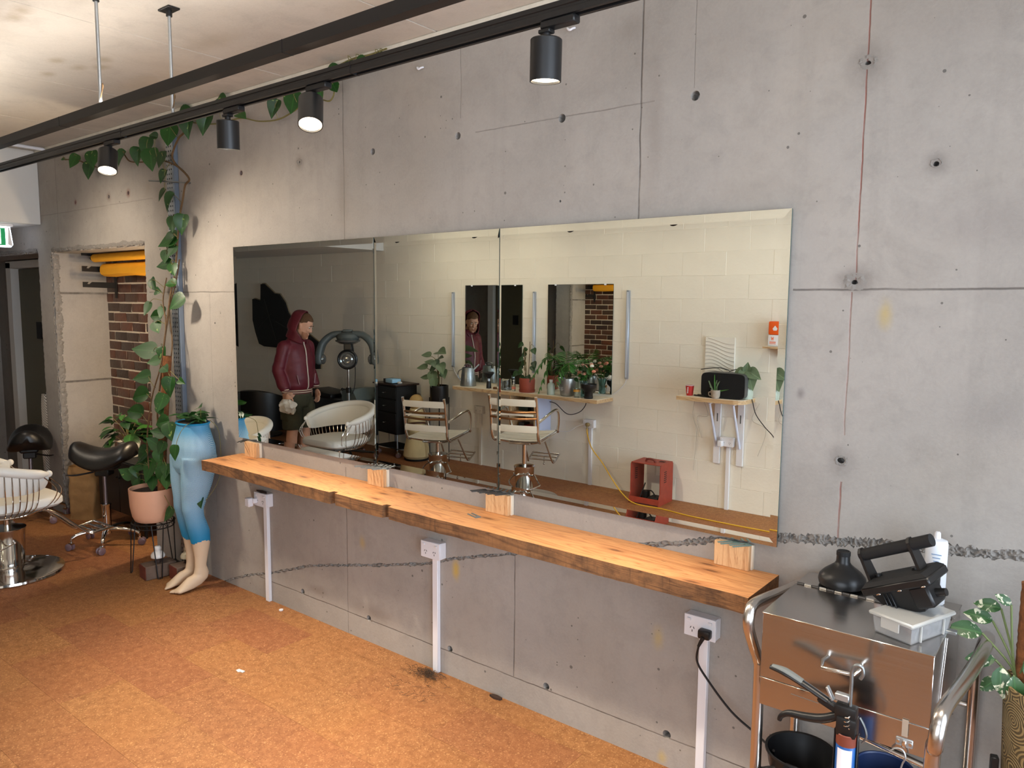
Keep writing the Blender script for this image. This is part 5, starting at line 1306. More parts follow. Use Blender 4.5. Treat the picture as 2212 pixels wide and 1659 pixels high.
GP = [(-.12, .02, 1.17, .11, -1, .1), (.04, .05, 1.22, .16, 1, .0), (-.02, .05, 1.12, .12, .6, -.5), (.07, .05, 1.09, .13, .5, -.6), (-.03, .03, 1.06, .12, -.5, -.6), (-.17, .03, 1.035, .12, -1, .0), (-.05, .05, .99, .14, .3, -1), (.10, .03, 1.02, .10, .4, -.8), (.06, .03, .985, .09, 1, -.3), (-.14, .03, .93, .10, -.9, .1), (-.01, .06, .92, .13, .2, -1), (.03, .04, 1.15, .10, 1, .3), (-.06, .04, 1.09, .10, -.8, .2)]
for x, y, z, s, dx, dz in GP:
    B().tube([(0, 0, .83), (x*.25, y*.5, z-.06), (x, y, z)], .003, 6, 4).obj('stalk', stem_m, tpn)
    put_leaf(tpn, grey_me, (x, y, z), (dx, .35, dz), (.1, .6, .8), s)
# cream padded form tied with brown strap
bf = thing('padded_form', 'cream padded form tied with brown strap, on the floor by the drawer trolley', 'padded form', (-6.045, -3.45, 0))
crm = mat('cream_cloth', (206, 186, 140), .85, var=.08, vs=10, bump=.3, bs=50)
B().lathe([(0, .02), (.125, .02), (.150, .05), (.140, .13), (.115, .24), (.098, .31), (.0, .31)], 28).obj('skirt', crm, bf)
B().lathe([(0, .30), (.098, .30), (.105, .36), (.100, .46), (.082, .54), (.070, .58), (0, .58)], 28).obj('torso', crm, bf)
B().ell((0, .0, .645), (.082, .080, .090), 20, 14).obj('head', mat('straw_ball', (186, 152, 96), .8, var=.1, vs=30), bf)
B().tube([(.103*math.cos(k*PI/12), .103*math.sin(k*PI/12), .40+.03*math.sin(k*PI/12+1)) for k in range(24)], .012, 8, closed=True).obj('strap', mat('brown_leather', (84, 52, 34), .55), bf)
fr_ = B()
for k in range(40):
    a = 2*PI*k/40; fr_.tube([(.100*math.cos(a), .100*math.sin(a), .325), (.112*math.cos(a), .112*math.sin(a), .26)], .003, 4)
o = fr_.obj('fringe', mat('fringe', (120, 104, 74), .9), bf); o['kind'] = 'stuff'
B().lathe([(0, 0), (.135, 0), (.140, .02), (0, .022)], 28).obj('base', black_matt, bf)

# black drawer trolley
dt = thing('drawer_trolley', 'black three-drawer trolley on casters against the block wall', 'trolley', (-6.44, -3.51, 0), .16)
B().box((0, 0, .54), (.44, .28, .55), .004).obj('trolley_body', black_matt, dt)
B().box((0, 0, .826), (.48, .32, .018), .003).obj('top_tray', mat('dark_brown', (52, 36, 30), .4), dt)
for z, h in ((.735, .14), (.585, .14), (.395, .22)):
    d_ = B().box((0, .143, z), (.42, .010, h-.008), .002).obj('drawer', black_plastic, dt)
    B().tube([(-.016, .149, z), (-.014, .168, z-.004), (.014, .168, z-.004), (.016, .149, z)], .004, 6).obj('handle', chrome, d_)
for sx in (-1, 1):
    for sy in (-1, 1):
        B().cyl((sx*.20, sy*.12, .08), (sx*.20, sy*.12, .27), .010, n=8).obj('leg', zinc, dt); caster(dt, Vector((sx*.20, sy*.12, 0)), R.uniform(0, 6))
B().box((0, 0, .10), (.42, .26, .012), .002).obj('bottom_shelf', black_matt, dt)
tb_ = thing('tissue_box', 'dark box with pale blue pad on the drawer trolley', 'box', (-6.42, -3.46, .836), .16)
B().box((-.03, 0, .024), (.17, .13, .046), .003).obj('box_body', mat('slate_box', (52, 58, 66), .5), tb_); B().box((.035, .03, .030), (.14, .12, .044), .008, seg=2).obj('blue_pad', mat('blue_pad', (150, 196, 226), .6), tb_)
tag(B().lathe([(0, 0), (.025, .002), (.030, .012), (.020, .022), (0, .024)], 16).obj('cotton_ball', white_paint, loc=(-6.30, -3.44, .836)), 'small round white puff beside the blue pad', 'cotton ball')

# hair processor
hp = thing('hair_processor', 'grey three-armed hair processor on a pole behind the tub chair', 'hair processor', (-6.68, -3.02, 0), -.67)
hpm = mat('processor_grey', (84, 92, 92), .4)
B().cyl((0, 0, .06), (0, 0, .78), .020, n=16).obj('lower_pole', zinc, hp); B().cyl((0, 0, .72), (0, 0, 1.05), .013, n=14).obj('upper_pole', chrome, hp)
b = B(); b.cyl((0, 0, .74), (0, 0, .80), .028, n=16); b.cyl((-.02, 0, .78), (-.065, 0, .78), .008, n=8); b.ell((-.07, 0, .78), (.016, .012, .016), 10, 8); b.obj('pole_clamp', black_metal, hp)
for k in range(5):
    a = 2*PI*k/5; d_ = Vector((math.cos(a), math.sin(a), 0)); B().tube([Vector((0, 0, .085)), d_*.28+Vector((0, 0, .065))], .014, 8).obj('leg', black_metal, hp); caster(hp, d_*.285, a)
def arm(s):
    g = []; pts = catmull([Vector((s*.06, .0, 1.40)), Vector((s*.17, .0, 1.385)), Vector((s*.265, .03, 1.30)), Vector((s*.305, .05, 1.17)), Vector((s*.305, .055, 1.06))], 8)
    for i, p in enumerate(pts):
        a = pts[max(0, i-1)]; c = pts[min(len(pts)-1, i+1)]; t_ = (c-a).normalized(); o_ = Vector((0, 1, 0)); n_ = t_.cross(o_).normalized(); k = .034+.010*(i/len(pts)); 
        if i >= len(pts)-3: k *= (.92, .75, .35)[i-len(pts)+3]
        g.append([p + n_*k*math.copysign(abs(math.cos(q*PI/8))**.7, math.cos(q*PI/8)) + o_*.065*math.copysign(abs(math.sin(q*PI/8))**.7, math.sin(q*PI/8))*(1 if i < len(pts)-3 else (.95, .85, .6)[i-len(pts)+3]) for q in range(16)])
    A = B().loft(g).obj('arm', hpm, hp)
    B().lathe([(0, -.002), (.058, 0), (.052, .020), (.030, .034), (0, .038)], 24, Matrix.Translation((s*.270, .055, 1.12)) @ Matrix.Rotation(-s*PI/2, 4, 'Y')).obj('heat_lens', mat('smoky_lens', (120, 122, 120), .1, .5), A)
for s in (-1, 1): arm(s)
B().lathe([(0, 1.30), (.07, 1.30), (.115, 1.325), (.130, 1.36), (.118, 1.395), (.08, 1.415), (0, 1.42)], 36).obj('crown', hpm, hp)
B().lathe([(0, 1.285), (.09, 1.288), (.135, 1.315), (.14, 1.33), (.12, 1.335), (0, 1.33)], 36).obj('crown_heater', MATS['smoky_lens'], hp)
B().box((0, 0, 1.432), (.11, .07, .03), .010).obj('crown_cap', hpm, hp)
B().box((0, -.03, 1.23), (.10, .07, .14), .015).obj('neck', black_plastic, hp)
Mf = Matrix.Translation((0, .03, 1.115)) @ Matrix.Rotation(-PI/2, 4, 'X')
B().lathe([(0, -.04), (.085, -.04), (.110, -.02), (.112, .012), (.100, .020), (.090, .012), (0, .010)], 36, Mf).obj('front_heater', black_plastic, hp)
B().lathe([(0, .0105), (.088, .0125), (.080, .022), (.062, .016), (.045, .024), (.025, .018), (0, .028)], 36, Mf).obj('front_lens', MATS['smoky_lens'], hp)
B().tube([(.05, -.03, 1.26), (.07, -.04, 1.0), (.06, -.03, .80), (.03, -.02, .72)], .005, 6, 5).obj('cable', rubber, hp)
# black wash lounge and black tub chair further back
wlg = thing('wash_lounge', 'low black wash lounge with grey basin behind the hair processor', 'wash unit', (-7.25, -3.40, 0), .0)
B().box((-.10, .0, .36), (.62, .40, .50), .03, seg=2).obj('seat_base', black_vinyl, wlg); B().box((-.22, .02, .64), (.46, .34, .08), .03, (0, .08, 0), 2).obj('seat_pad', black_vinyl, wlg)
b = B(); b.prism([(.16, .42), (.36, .42), (.46, .62), (.38, .745), (.20, .735)], -.17, .17, 'y'); b.obj('basin_shell', mat('basin_grey', (96, 108, 106), .4), wlg)
B().tube([(.12, .12, .70), (.22, .15, .62), (.34, .16, .56)], .012, 8, 4).obj('hinge_arm', zinc, wlg)
bt = thing('black_tub_chair', 'round black vinyl chair half hidden behind the man', 'chair', (-8.70, -3.25, 0), 2.6)
g = []
for i in range(25):
    f = -2.1+4.2*i/24; p = Vector((.36*math.sin(f), -.36*math.cos(f), 0)); k = .22*math.cos(f/2.1*PI/2)+.40
    i_ = Vector((-p.x, -p.y, 0)).normalized()
    g.append([p+Vector((0, 0, .10)), p*1.05+Vector((0, 0, k*.7)), p*1.03+Vector((0, 0, k)), p+i_*.05+Vector((0, 0, k+.01)), p+i_*.09+Vector((0, 0, k-.03)), p+i_*.10+Vector((0, 0, .10))])
B().loft(g).obj('shell', black_vinyl, bt); B().lathe([(0, .30), (.25, .30), (.27, .33), (.26, .39), (.15, .41), (0, .41)], 28).obj('seat', black_vinyl, bt); B().lathe([(0, 0), (.24, 0), (.24, .02), (.06, .03), (.06, .30), (0, .30)], 28).obj('pedestal', black_metal, bt)
bt2 = copy_tree(bt); bt2.location = (-9.25, -2.72, 0); bt2.rotation_euler.z = 1.2; bt2['label'] = 'black vinyl chair at the dark end of the room, cut by the mirror edge'; bt['group'] = bt2['group'] = 'black vinyl chairs'
# black jagged wall piece
AP = [(-9.489, 1.778), (-9.453, 1.782), (-9.294, 1.748), (-9.28, 1.983), (-9.213, 1.986), (-8.995, 1.856), (-8.878, 1.846), (-8.749, 1.731), (-8.688, 1.603), (-8.60, 1.52), (-8.266, 1.329), (-8.023, 1.213), (-8.033, .885), (-8.094, .878), (-8.404, .981), (-8.722, 1.12), (-9.235, 1.128), (-9.357, 1.16), (-9.439, 1.323), (-9.496, 1.488)]
aw_ = thing('wall_sculpture', 'large jagged black wooden wall piece with pale edge behind the man', 'wall art', (-8.75, YO, .878))
B().prism([(x+8.75, z-.878) for x, z in AP], .022, .050, 'y').obj('black_face', black_matt, aw_, 0); B().prism([((x+8.75)*1.015, (z-.878)*1.012) for x, z in AP], .001, .020, 'y').obj('pale_backing', mat('pale_edge', (150, 136, 112), .7), aw_, 0)
for (a, c) in (((-.45, .9), (-.2, .35)), ((-.2, .6), (.1, .5)), ((.1, .5), (.6, .15)), ((-.6, .5), (-.3, .7))):
    B().prism([(a[0]-.006, a[1]), (a[0]+.006, a[1]+.004), (c[0]+.006, c[1]+.004), (c[0]-.006, c[1])], .050, .053, 'y').obj('facet_rib', black_plastic, aw_, 0)

# red metal box (old heater casing) on the floor
rm = mat('red_enamel', (150, 58, 40), .5, var=.15, vs=14)
hb = thing('heater_casing', 'open red metal heater casing on the floor by the block wall', 'heater', (-3.15, -3.525, 0), -.03)
for s in (-1, 1):
    b = B(); y0, y1 = -.125, .125
    b.prism([(y0, .0), (y1+.03, .0), (y1+.02, .06), (y1, .10), (y1, .345), (y1-.015, .36), (y0+.015, .36), (y0, .345)], s*.142-.004, s*.142+.004, 'x'); sd = b.obj('side_panel', rm, hb, 0)
    for k in range(6): B().box((s*.142, .03, .20+.018*k), (.0095, .05, .007)).obj('louver_slot', black_matt, sd, 0)
B().box((0, 0, .358), (.288, .245, .007), .003).obj('top_panel', rm, hb)
B().box((0, .02, .006), (.28, .27, .008)).obj('bottom_tray', mat('burnt', (44, 30, 26), .8, var=.3, vs=20), hb)
B().prism([(.155, .0), (.147, .06), (.143, .06), (.150, .0)], -.138, .138, 'x').obj('front_skirt', rm, hb, 0)
B().tube([(-.045, .03, .362), (-.03, .03, .385), (.03, .03, .385), (.045, .03, .362)], .010, 8, 4).obj('handle', mat('dark_red', (110, 44, 34), .5), hb)
for k in range(4): B().box((.06+.014*k, -.04, .3625), (.006, .05, .002)).obj('vent_slot', black_matt, hb)
b = B(); b.cyl((-.05, .0, .012), (-.05, .0, .09), .035, n=16); b.box((.05, .02, .035), (.10, .12, .04), .006); b.cyl((-.09, .05, .02), (-.06, .0, .16), .006, n=8); b.tube([(-.04, 0, .09), (.02, .03, .10), (.06, .03, .05)], .006, 6, 4); b.obj('burner_parts', mat('burner', (50, 48, 48), .5, .5), hb)

# speaker shelf
sp_ = ply_shelf('wall_shelf', 'small plywood shelf on white brackets carrying the black speaker', [(-.30, 0), (.28, 0), (.28, .20), (.268, .24), (.24, .265), (.20, .277), (-.30, .277)], 0, .036, (-2.585, YO+.001, .985))
for x in (-.035, .170):
    b = B(); b.box((x, .012, -.31), (.055, .020, .56), .001); b.obj('bracket_upright', white_plastic, sp_); B().box((x, .10, -.046), (.026, .20, .018), .002).obj('bracket_arm', white_plastic, sp_)
    B().box((x, .0225, -.19), (.010, .002, .07)).obj('bracket_slot', grey_plastic, sp_)
    B().tube([(x, .195, -.05), (x, .022, -.44)], .011, 8).obj('bracket_brace', mat('pale_blue_white', (206, 214, 232), .4), sp_)
spk = thing('speaker', 'black rounded speaker with grey side on the small shelf', 'speaker', (-2.50, -3.545, .986), PI-.05)
b = B(); P_ = []
for k in range(32):
    a = 2*PI*k/32; c, s = math.cos(a), math.sin(a); P_.append((math.copysign(abs(c)**.28, c)*.185, .105+math.copysign(abs(s)**.28, s)*.105))
b.prism(P_, -.075, .070, 'y'); b.obj('cabinet', mat('speaker_grey', (74, 74, 74), .45), spk, 30)
B().prism([(x*.99, .105+(z-.105)*.985) for x, z in P_], -.082, -.074, 'y').obj('grille', mat('speaker_cloth', (14, 14, 15), .9, bump=.4, bs=300), spk, 30)
cb2 = B(); cb2.tube([(-2.33, YO+.06, 1.0), (-2.30, YO+.08, .97), (-2.27, YO+.07, .86), (-2.20, YO+.05, .76), (-2.12, YO+.05, .68), (-2.09, YO+.04, .58)], .004, 6, 6)
tag(cb2.obj('hanging_cable', black_plastic), 'black cable falling from the speaker down the block wall', 'cable')
for x, z1_, bend, lb in ((-2.83, .30, .02, 'thin pale wire hanging left of the speaker shelf brackets'), (-2.76, .60, -.05, 'thin pale wire curving behind the speaker shelf bracket'), (-2.26, .50, .06, 'short pale wire hanging right of the speaker shelf brackets')):
    o = B().tube([(x, YO+.02, .945), (x-bend, YO+.015, .80), (x+bend, YO+.015, (z1_+.95)/2), (x, YO+.015, z1_)], .0018, 5, 6); tag(o.obj('thin_wire', mat('pale_wire', (176, 168, 152), .6)), lb, 'wire')
cp = thing('paper_cup', 'red paper cup with white print on the small shelf', 'cup', (-2.80, -3.50, .986))
B().lathe([(0, 0), (.027, 0), (.036, .085), (.033, .085), (.025, .004), (0, .004)], 24).obj('cup_wall', mat('cup_red', (188, 44, 40), .5), cp); B().tube([(.036*math.cos(k*PI/12), .036*math.sin(k*PI/12), .085) for k in range(24)], .0022, 6, closed=True).obj('rim', white_plastic, cp)
pr = B()
for k in range(5): pr.box((-.004+.001*k, .0312+.0015*k, .024+.011*k), (.010-.001*(k % 2), .0016, .007))
pr.obj('print', white_plastic, cp)
bc = B(); bc.tube([(-2.76, -3.50, .991), (-2.70, -3.49, .992), (-2.66, -3.47, .994), (-2.63, -3.50, .992), (-2.68, -3.52, .994), (-2.72, -3.49, .998), (-2.65, -3.455, .998)], .006, 6, 6)
tag(bc.obj('cable_bundle', black_plastic), 'black cable bundle lying between the red cup and the aloe', 'cable')
al = thing('potted_aloe', 'aloe in a small grey cup in front of the speaker', 'potted plant', (-2.545, -3.445, .986))
B().lathe([(0, 0), (.028, 0), (.036, .02), (.040, .07), (.036, .07), (.033, .05), (0, .05)], 24).obj('cup', mat('stone_cup', (166, 156, 142), .6, var=.15, vs=30), al); B().tube([(-.036, 0, .05), (-.058, 0, .045), (-.055, 0, .02), (-.034, 0, .015)], .005, 8, 4).obj('handle', MATS['stone_cup'], al)
for k, (dx, dz, s) in enumerate(((-.5, .9, .15), (.1, 1, .12), (.3, 1, .11), (1, .35, .11), (-.15, 1, .16), (-.8, .6, .09), (.0, .9, .09))): put_leaf(al, spike_me, (.004*k-.012, .0, .05), (dx, .12, dz), (0, 1, .3), s)
pj = thing('potted_plant', 'drooping grey-green plant in a pale jug behind the speaker', 'potted plant', (-2.345, -3.60, .986))
B().lathe([(0, 0), (.05, 0), (.055, .05), (.040, .13), (.028, .16), (.025, .16), (.036, .13), (0, .12)], 24).obj('jug', mat('pale_jug', (176, 190, 176), .4), pj)
for dx, dy, dz, s in ((.3, .2, -.7, .16), (-.4, .2, -.3, .12), (.6, .1, -.3, .12), (-.1, .3, -.8, .12), (.1, .1, .8, .08)): put_leaf(pj, grey_me, (dx*.04, .02, .225), (dx, dy, dz), (.2, .8, .4), s)
B().tube([(0, 0, .13), (.0, .01, .20), (.02, .01, .235)], .004, 6, 4).obj('stalk', stem_m, pj)
wr = B(); wr.tube([(-2.75, -3.60, 1.205), (-2.60, -3.62, 1.225), (-2.50, -3.60, 1.21)], .004, 6, 6); wr.tube([(-2.50, -3.60, 1.20), (-2.42, -3.61, 1.225), (-2.38, -3.60, 1.19)], .004, 6, 6)
tag(wr.obj('hanging_cable', black_plastic), 'thin cable looping along the top of the speaker', 'cable')
# white wave-relief picture
rp = thing('relief_picture', 'white wave-relief panel on the block wall above the speaker', 'wall art', (-2.622, YO, 1.14))
B().box((0, .011, .17), (.262, .020, .34), .002).obj('panel', mat('relief_white', (228, 224, 214), .7), rp)
for k in range(11):
    g = []
    for i in range(25):
        u = i/24; x = -.128+.256*u; z = -.02+.033*k + .05*math.sin(u*3.4+.5+k*.12)*(1-.05*k)
        if 0.004 < z < .334: g.append([(x, .0215, z-.010), (x, .0262, z), (x, .0215, z+.002)])
        elif len(g) > 2: break
        else: g = []
    if len(g) > 2: B().loft(g, cap=False, closed=False).obj('wave_ridge', MATS['relief_white'], rp)
# small shelf with the orange bottle
s3 = ply_shelf('wall_shelf', 'tiny pine shelf carrying the orange bottle at the mirror edge', [(-.10, 0), (.12, 0), (.12, .12), (-.10, .12)], 0, .018, (-2.12, YO+.001, 1.425))
B().prism([(.0, -.018), (.10, -.018), (.0, -.10)], .02, .036, 'x').obj('bracket', pine, s3, 0)
og = thing('orange_bottle', 'orange and white bottle on the tiny shelf', 'bottle', (-2.135, -3.64, 1.426))
B().box((0, 0, .045), (.11, .06, .090), .008, seg=2).obj('white_base', white_plastic, og); B().box((0, 0, .145), (.11, .06, .108), .012, seg=2).obj('orange_top', mat('orange', (232, 92, 22), .45), og)
tx = B(); tx.prism([(-.030, .075), (-.024, .045), (-.018, .062), (-.012, .045), (-.006, .075), (-.010, .075), (-.012, .058), (-.018, .072), (-.024, .058), (-.026, .075)], .0302, .0312, 'y'); tx.box((-.015, .0307, .032), (.05, .001, .006)); tx.box((-.015, .0307, .020), (.05, .001, .004))
tx.obj('print', MATS['orange'], og); B().prism([(-.02, .14), (.0, .165), (.02, .14), (.012, .125), (-.012, .125)], .0302, .0312, 'y').obj('emblem', white_plastic, og)
# ------------------------------------------------------------------ the man in the maroon jacket (seen in the mirrors)
pr_ = thing('person', 'man in a maroon hooded jacket and dark green shorts, looking down, cloth in hand', 'person', (-6.70, -2.355, 0), -1.717)
skin = mat('skin', (206, 158, 132), .5, var=.05, vs=20); maroon = mat('maroon_nylon', (96, 26, 40), .5, var=.10, vs=9, bump=.55, bs=16)
shorts_m = mat('shorts_green', (64, 64, 48), .85, var=.22, vs=12, bump=.3, bs=40)
# local frame: +Y is the way he faces, -X his left hand (with the cloth)
SH, EL, WR = {}, {}, {}
SH[-1], EL[-1], WR[-1] = Vector((-.168, -.005, 1.285)), Vector((-.228, -.035, 1.045)), Vector((-.222, .065, .822))
SH[1], EL[1], WR[1] = Vector((.168, -.005, 1.285)), Vector((.226, -.045, 1.045)), Vector((.232, .035, .832))
bd = B()
bd.loft([ring(c, rx, ry, 24) for c, rx, ry in (((0, .0, .76), .14, .10), ((0, 0, .86), .155, .11), ((0, 0, .98), .145, .10), ((0, .0, 1.12), .16, .11), ((0, -.005, 1.24), .175, .11), ((0, -.01, 1.33), .14, .08), ((0, .01, 1.37), .065, .062), ((0, .05, 1.41), .056, .06), ((0, .085, 1.455), .056, .062))])
for s in (-1, 1):
    bd.tube([(s*.085, 0, .82), (s*.09, .005, .62), (s*.092, .01, .44), (s*.092, -.005, .30), (s*.090, -.012, .10), (s*.088, -.005, .05)], [.095, .080, .056, .057, .038, .040], 16, 4)
    bd.tube([SH[s], (SH[s]+EL[s])/2, EL[s], (EL[s]+WR[s])/2, WR[s]], [.055, .048, .040, .036, .026], 14, 3)
    bd.ell((s*.09, .05, .035), (.042, .12, .034), 14, 10)
    # palm and fingers, relaxed curl
    w = WR[s]; pal = w + Vector((0, .022, -.055)); bd.ell(pal, (.017, .036, .046), 14, 10)
    for k, (oy, ln) in enumerate(((.026, .070), (.009, .078), (-.009, .073), (-.026, .058))):
        q_ = pal + Vector((0, oy, -.036)); cl2 = -s
        bd.tube([q_ + Vector((0, 0, .014)), q_ + Vector((cl2*.004, .004, -ln*.40)), q_ + Vector((cl2*.018, .004, -ln*.72)), q_ + Vector((cl2*.034, .002, -ln*.78))], [.0095, .0090, .0080, .0065], 8, 3)
    bd.tube([pal + Vector((-s*.004, .026, .022)), pal + Vector((-s*.014, .050, -.004)), pal + Vector((-s*.022, .056, -.030))], [.011, .0095, .0075], 8, 3)
# head: turned and tipped down
HM = Matrix.Translation((.0, .105, 1.505)) @ Euler((-.42, 0, -.42)).to_matrix().to_4x4()
def H(*p): return HM @ Vector(p)
hr = []
for z, rx, yf, yb in ((-.125, .026, .070, .020), (-.112, .042, .082, -.005), (-.085, .056, .086, -.045), (-.055, .063, .083, -.068), (-.020, .068, .081, -.084), (.015, .071, .083, -.092), (.050, .072, .084, -.093), (.085, .065, .073, -.082), (.110, .049, .050, -.058), (.126, .026, .022, -.030), (.131, .006, .004, -.008)):
    cy, ry = (yf+yb)/2, (yf-yb)/2; hr.append([H(rx*math.copysign(abs(math.cos(2*PI*k/24))**.9, math.cos(2*PI*k/24)), cy+ry*math.sin(2*PI*k/24), z) for k in range(24)])
bd.loft(hr)
bd.loft([[H(.0+w_*math.cos(2*PI*k/10), y+d_*math.sin(2*PI*k/10), z) for k in range(10)] for z, y, w_, d_ in ((.018, .082, .008, .008), (.000, .090, .009, .012), (-.022, .099, .012, .014), (-.033, .096, .017, .013), (-.040, .086, .014, .008))])   # nose
for s in (-1, 1):
    bd.ell(H(s*.028, .082, .030), (.017, .009, .007), 10, 8)                     # brow
    bd.ell(H(s*.032, .074, -.022), (.019, .014, .017), 10, 8)                    # cheek
    bd.ell(H(s*.074, -.008, -.010), (.008, .020, .032), 10, 10)                  # ear
bd.ell(H(0, .083, -.066), (.020, .009, .006), 10, 8); bd.ell(H(0, .082, -.077), (.017, .009, .006), 10, 8); bd.ell(H(0, .078, -.105), (.024, .016, .016), 12, 8)
remeshed(bd, 'body', skin, .0062, 3, pr_)
for s in (-1, 1):
    e = B(); e.ell(H(s*.028, .0775, .012), (.0125, .008, .0075), 12, 8); eo = e.obj('eye', mat('eye_white', (220, 214, 206), .2), pr_)
    B().ell(H(s*.028, .0845, .009), (.0052, .003, .0052), 10, 8).obj('iris', mat('iris', (58, 66, 60), .2), eo)
    B().tube([H(s*.014, .090, .028), H(s*.028, .091, .034), H(s*.044, .084, .029)], [.003, .0036, .002], 6, 4).obj('eyebrow', mat('hair_brown', (84, 58, 38), .8), pr_)
B().tube([H(-.020, .0855, -.0715), H(0, .0915, -.0710), H(.020, .0855, -.0715)], .0022, 6, 4).obj('mouth', mat('lip', (150, 88, 78), .5), pr_)
# beard shadow: a thin shell on the jaw
bs_ = B(); g = []
for z, rx, yf, yb in ((-.128, .027, .073, .02), (-.113, .044, .085, -.0), (-.090, .057, .089, -.01), (-.066, .063, .087, -.012), (-.050, .066, .080, -.015)):
    cy, ry = (yf+yb)/2, (yf-yb)/2; g.append([H(rx*1.03*math.cos(PI*k/16), cy+ry*1.02*math.sin(PI*k/16)*(1 if not (5 < k < 11 and z > -.085) else .965), z) for k in range(17)])
bs_.loft(g, cap=False, closed=False); bs_.obj('beard', mat('beard', (160, 112, 86), .85, var=.25, vs=120), pr_)
hc = B(); g = []
for z, rx, yf, yb in ((.030, .074, .055, -.095), (.052, .0755, .078, -.097), (.078, .071, .082, -.090), (.100, .060, .070, -.076), (.120, .042, .045, -.052), (.134, .018, .016, -.024), (.137, .003, .002, -.006)):
    cy, ry = (yf+yb)/2, (yf-yb)/2; g.append([H(rx*math.cos(2*PI*k/28), cy+ry*math.sin(2*PI*k/28) - (.020 if (3 < k < 11 and z < .06) else 0), z + .003*noise.noise((k*.9, z*60, 2))) for k in range(28)])
hc.loft(g); hc.obj('hair', mat('hair_brown2', (92, 64, 42), .8, var=.25, vs=90), pr_)
# hood pulled over the back of the head
hd = B(); g = []
for i in range(13):
    th = PI*i/12                                    # from brow over the top to the nape, arcs running ear to ear around the back
    line = []
    for k in range(21):
        a = PI*k/20
        x = .098*math.cos(a)*(.55+.45*math.sin(th*.5+.6)); back = math.sin(a)
        z = .150*math.cos(th*.92)*(.35+.65*back) - .012; y = -.012 - back*(.050+.085*math.sin(th)) + .050*(1-back)*math.cos(th*.5)
        line.append(H(x, y, z))
    g.append(line)
hood = B()
rows_ = []
for i in range(17):                                  # horizontal U sections from the shoulders up to the crown
    u = i/16; z = -.175 + .325*u
    rad = .105 if u < .15 else .100+.012*math.sin(u*PI); close = 1.0 if u < .78 else math.sqrt(max(.02, 1-((u-.78)/.22)**2))
    open_ = .50 + .40*max(0, (.38-u)/.38)             # how far the rim comes forward
    line = []
    for k in range(25):
        a = -PI*open_ + 2*PI*open_*k/24
        r1 = rad*close
        line.append(H(r1*.92*math.sin(a), -.018 - (r1*1.18)*math.cos(a)*(1 if math.cos(a) > 0 else .75) + (.02 if u < .3 else 0) + .006*noise.noise((a*2, u*6, 1)), z))
    rows_.append(line)
hood.loft(rows_, cap=False, closed=False)
ho = hood.obj('hood', maroon, pr_)
sm = ho.modifiers.new('t', 'SOLIDIFY'); sm.thickness = .012; sm.offset = 0
ss = ho.modifiers.new('s', 'SUBSURF'); ss.levels = 1; ss.render_levels = 1
me = evaluated(ho); ho.modifiers.clear(); ho.data = me; me.polygons.foreach_set('use_smooth', [True]*len(me.polygons))
# jacket
jk = B()
TOR = (((0, .0, .835), .165, .128), ((0, .005, .87), .182, .142), ((0, .005, .95), .186, .148), ((0, .005, 1.06), .188, .146), ((0, .0, 1.17), .182, .136), ((0, -.005, 1.26), .172, .122), ((0, -.008, 1.325), .140, .100), ((0, .015, 1.372), .106, .088), ((0, .05, 1.402), .088, .084))
jk.loft([ring(c, rx, ry, 28) for c, rx, ry in TOR])
for s in (-1, 1):
    jk.tube([SH[s]+Vector((-s*.03, 0, .005)), SH[s], (SH[s]*2+EL[s])/3, (SH[s]+EL[s]*2)/3, EL[s], (EL[s]*2+WR[s])/3, (EL[s]+WR[s]*2)/3, WR[s]+Vector((0, 0, .022))], [.060, .068, .066, .063, .061, .060, .058, .044], 18, 3)
jo = remeshed(jk, 'jacket', maroon, .010, 3, pr_)
for v in jo.data.vertices:                        # folds in the nylon
    p = v.co; f = noise.noise(p*9)*.006 + noise.noise(Vector((p.x*6, p.y*6, p.z*22)))*.006*(1 if abs(p.x) > .19 or p.z < 1.0 else .4)
    v.co = p + v.normal*f
rib = B(); rib.loft([ring((0, .003, z), rx, ry, 32) for z, rx, ry in ((.795, .160, .124), (.80, .166, .130), (.838, .168, .131), (.845, .160, .124))])
m, N, bs = new_mat('ribbed_stripes'); sp = N.n('ShaderNodeSeparateXYZ'); N.L.new(N.n('ShaderNodeTexCoord').outputs['Object'], sp.inputs[0])
fz = N.math('FRACT', N.math('DIVIDE', N.math('SUBTRACT', sp.outputs[2], .797), .021)); N.L.new(N.mix(N.math('GREATER_THAN', fz, .55), lin((92, 28, 38)), lin((206, 190, 166))), bs.inputs['Base Color']); bs.inputs['Roughness'].default_value = .9
rib.obj('hem_band', m, pr_)
for s in (-1, 1):
    d = (WR[s]-EL[s]).normalized(); c = B(); c.lathe([(.030, -.002), (.038, .0), (.041, .02), (.040, .045), (.034, .047), (.030, .03)], 20, frame(WR[s]-d*.004, -d) @ Matrix.Rotation(-PI/2, 4, 'X')); c.obj('cuff', m, pr_)
def front_y(z):
    for (c0, a0, b0), (c1, a1, b1) in zip(TOR, TOR[1:]):
        if c0[2] <= z <= c1[2]: t = (z-c0[2])/(c1[2]-c0[2]); return (c0[1]+b0)*(1-t)+(c1[1]+b1)*t
    return .13
zp = B(); g = []
for k in range(22):
    z = .845 + .49*k/21; y = front_y(z)+.008; x = .006*math.sin(z*16); g.append([(x-.006, y-.004, z), (x-.005, y+.002, z), (x+.005, y+.002, z), (x+.006, y-.004, z)])
zp.loft(g); zp.obj('zip', mat('zip_white', (206, 196, 186), .5), pr_)
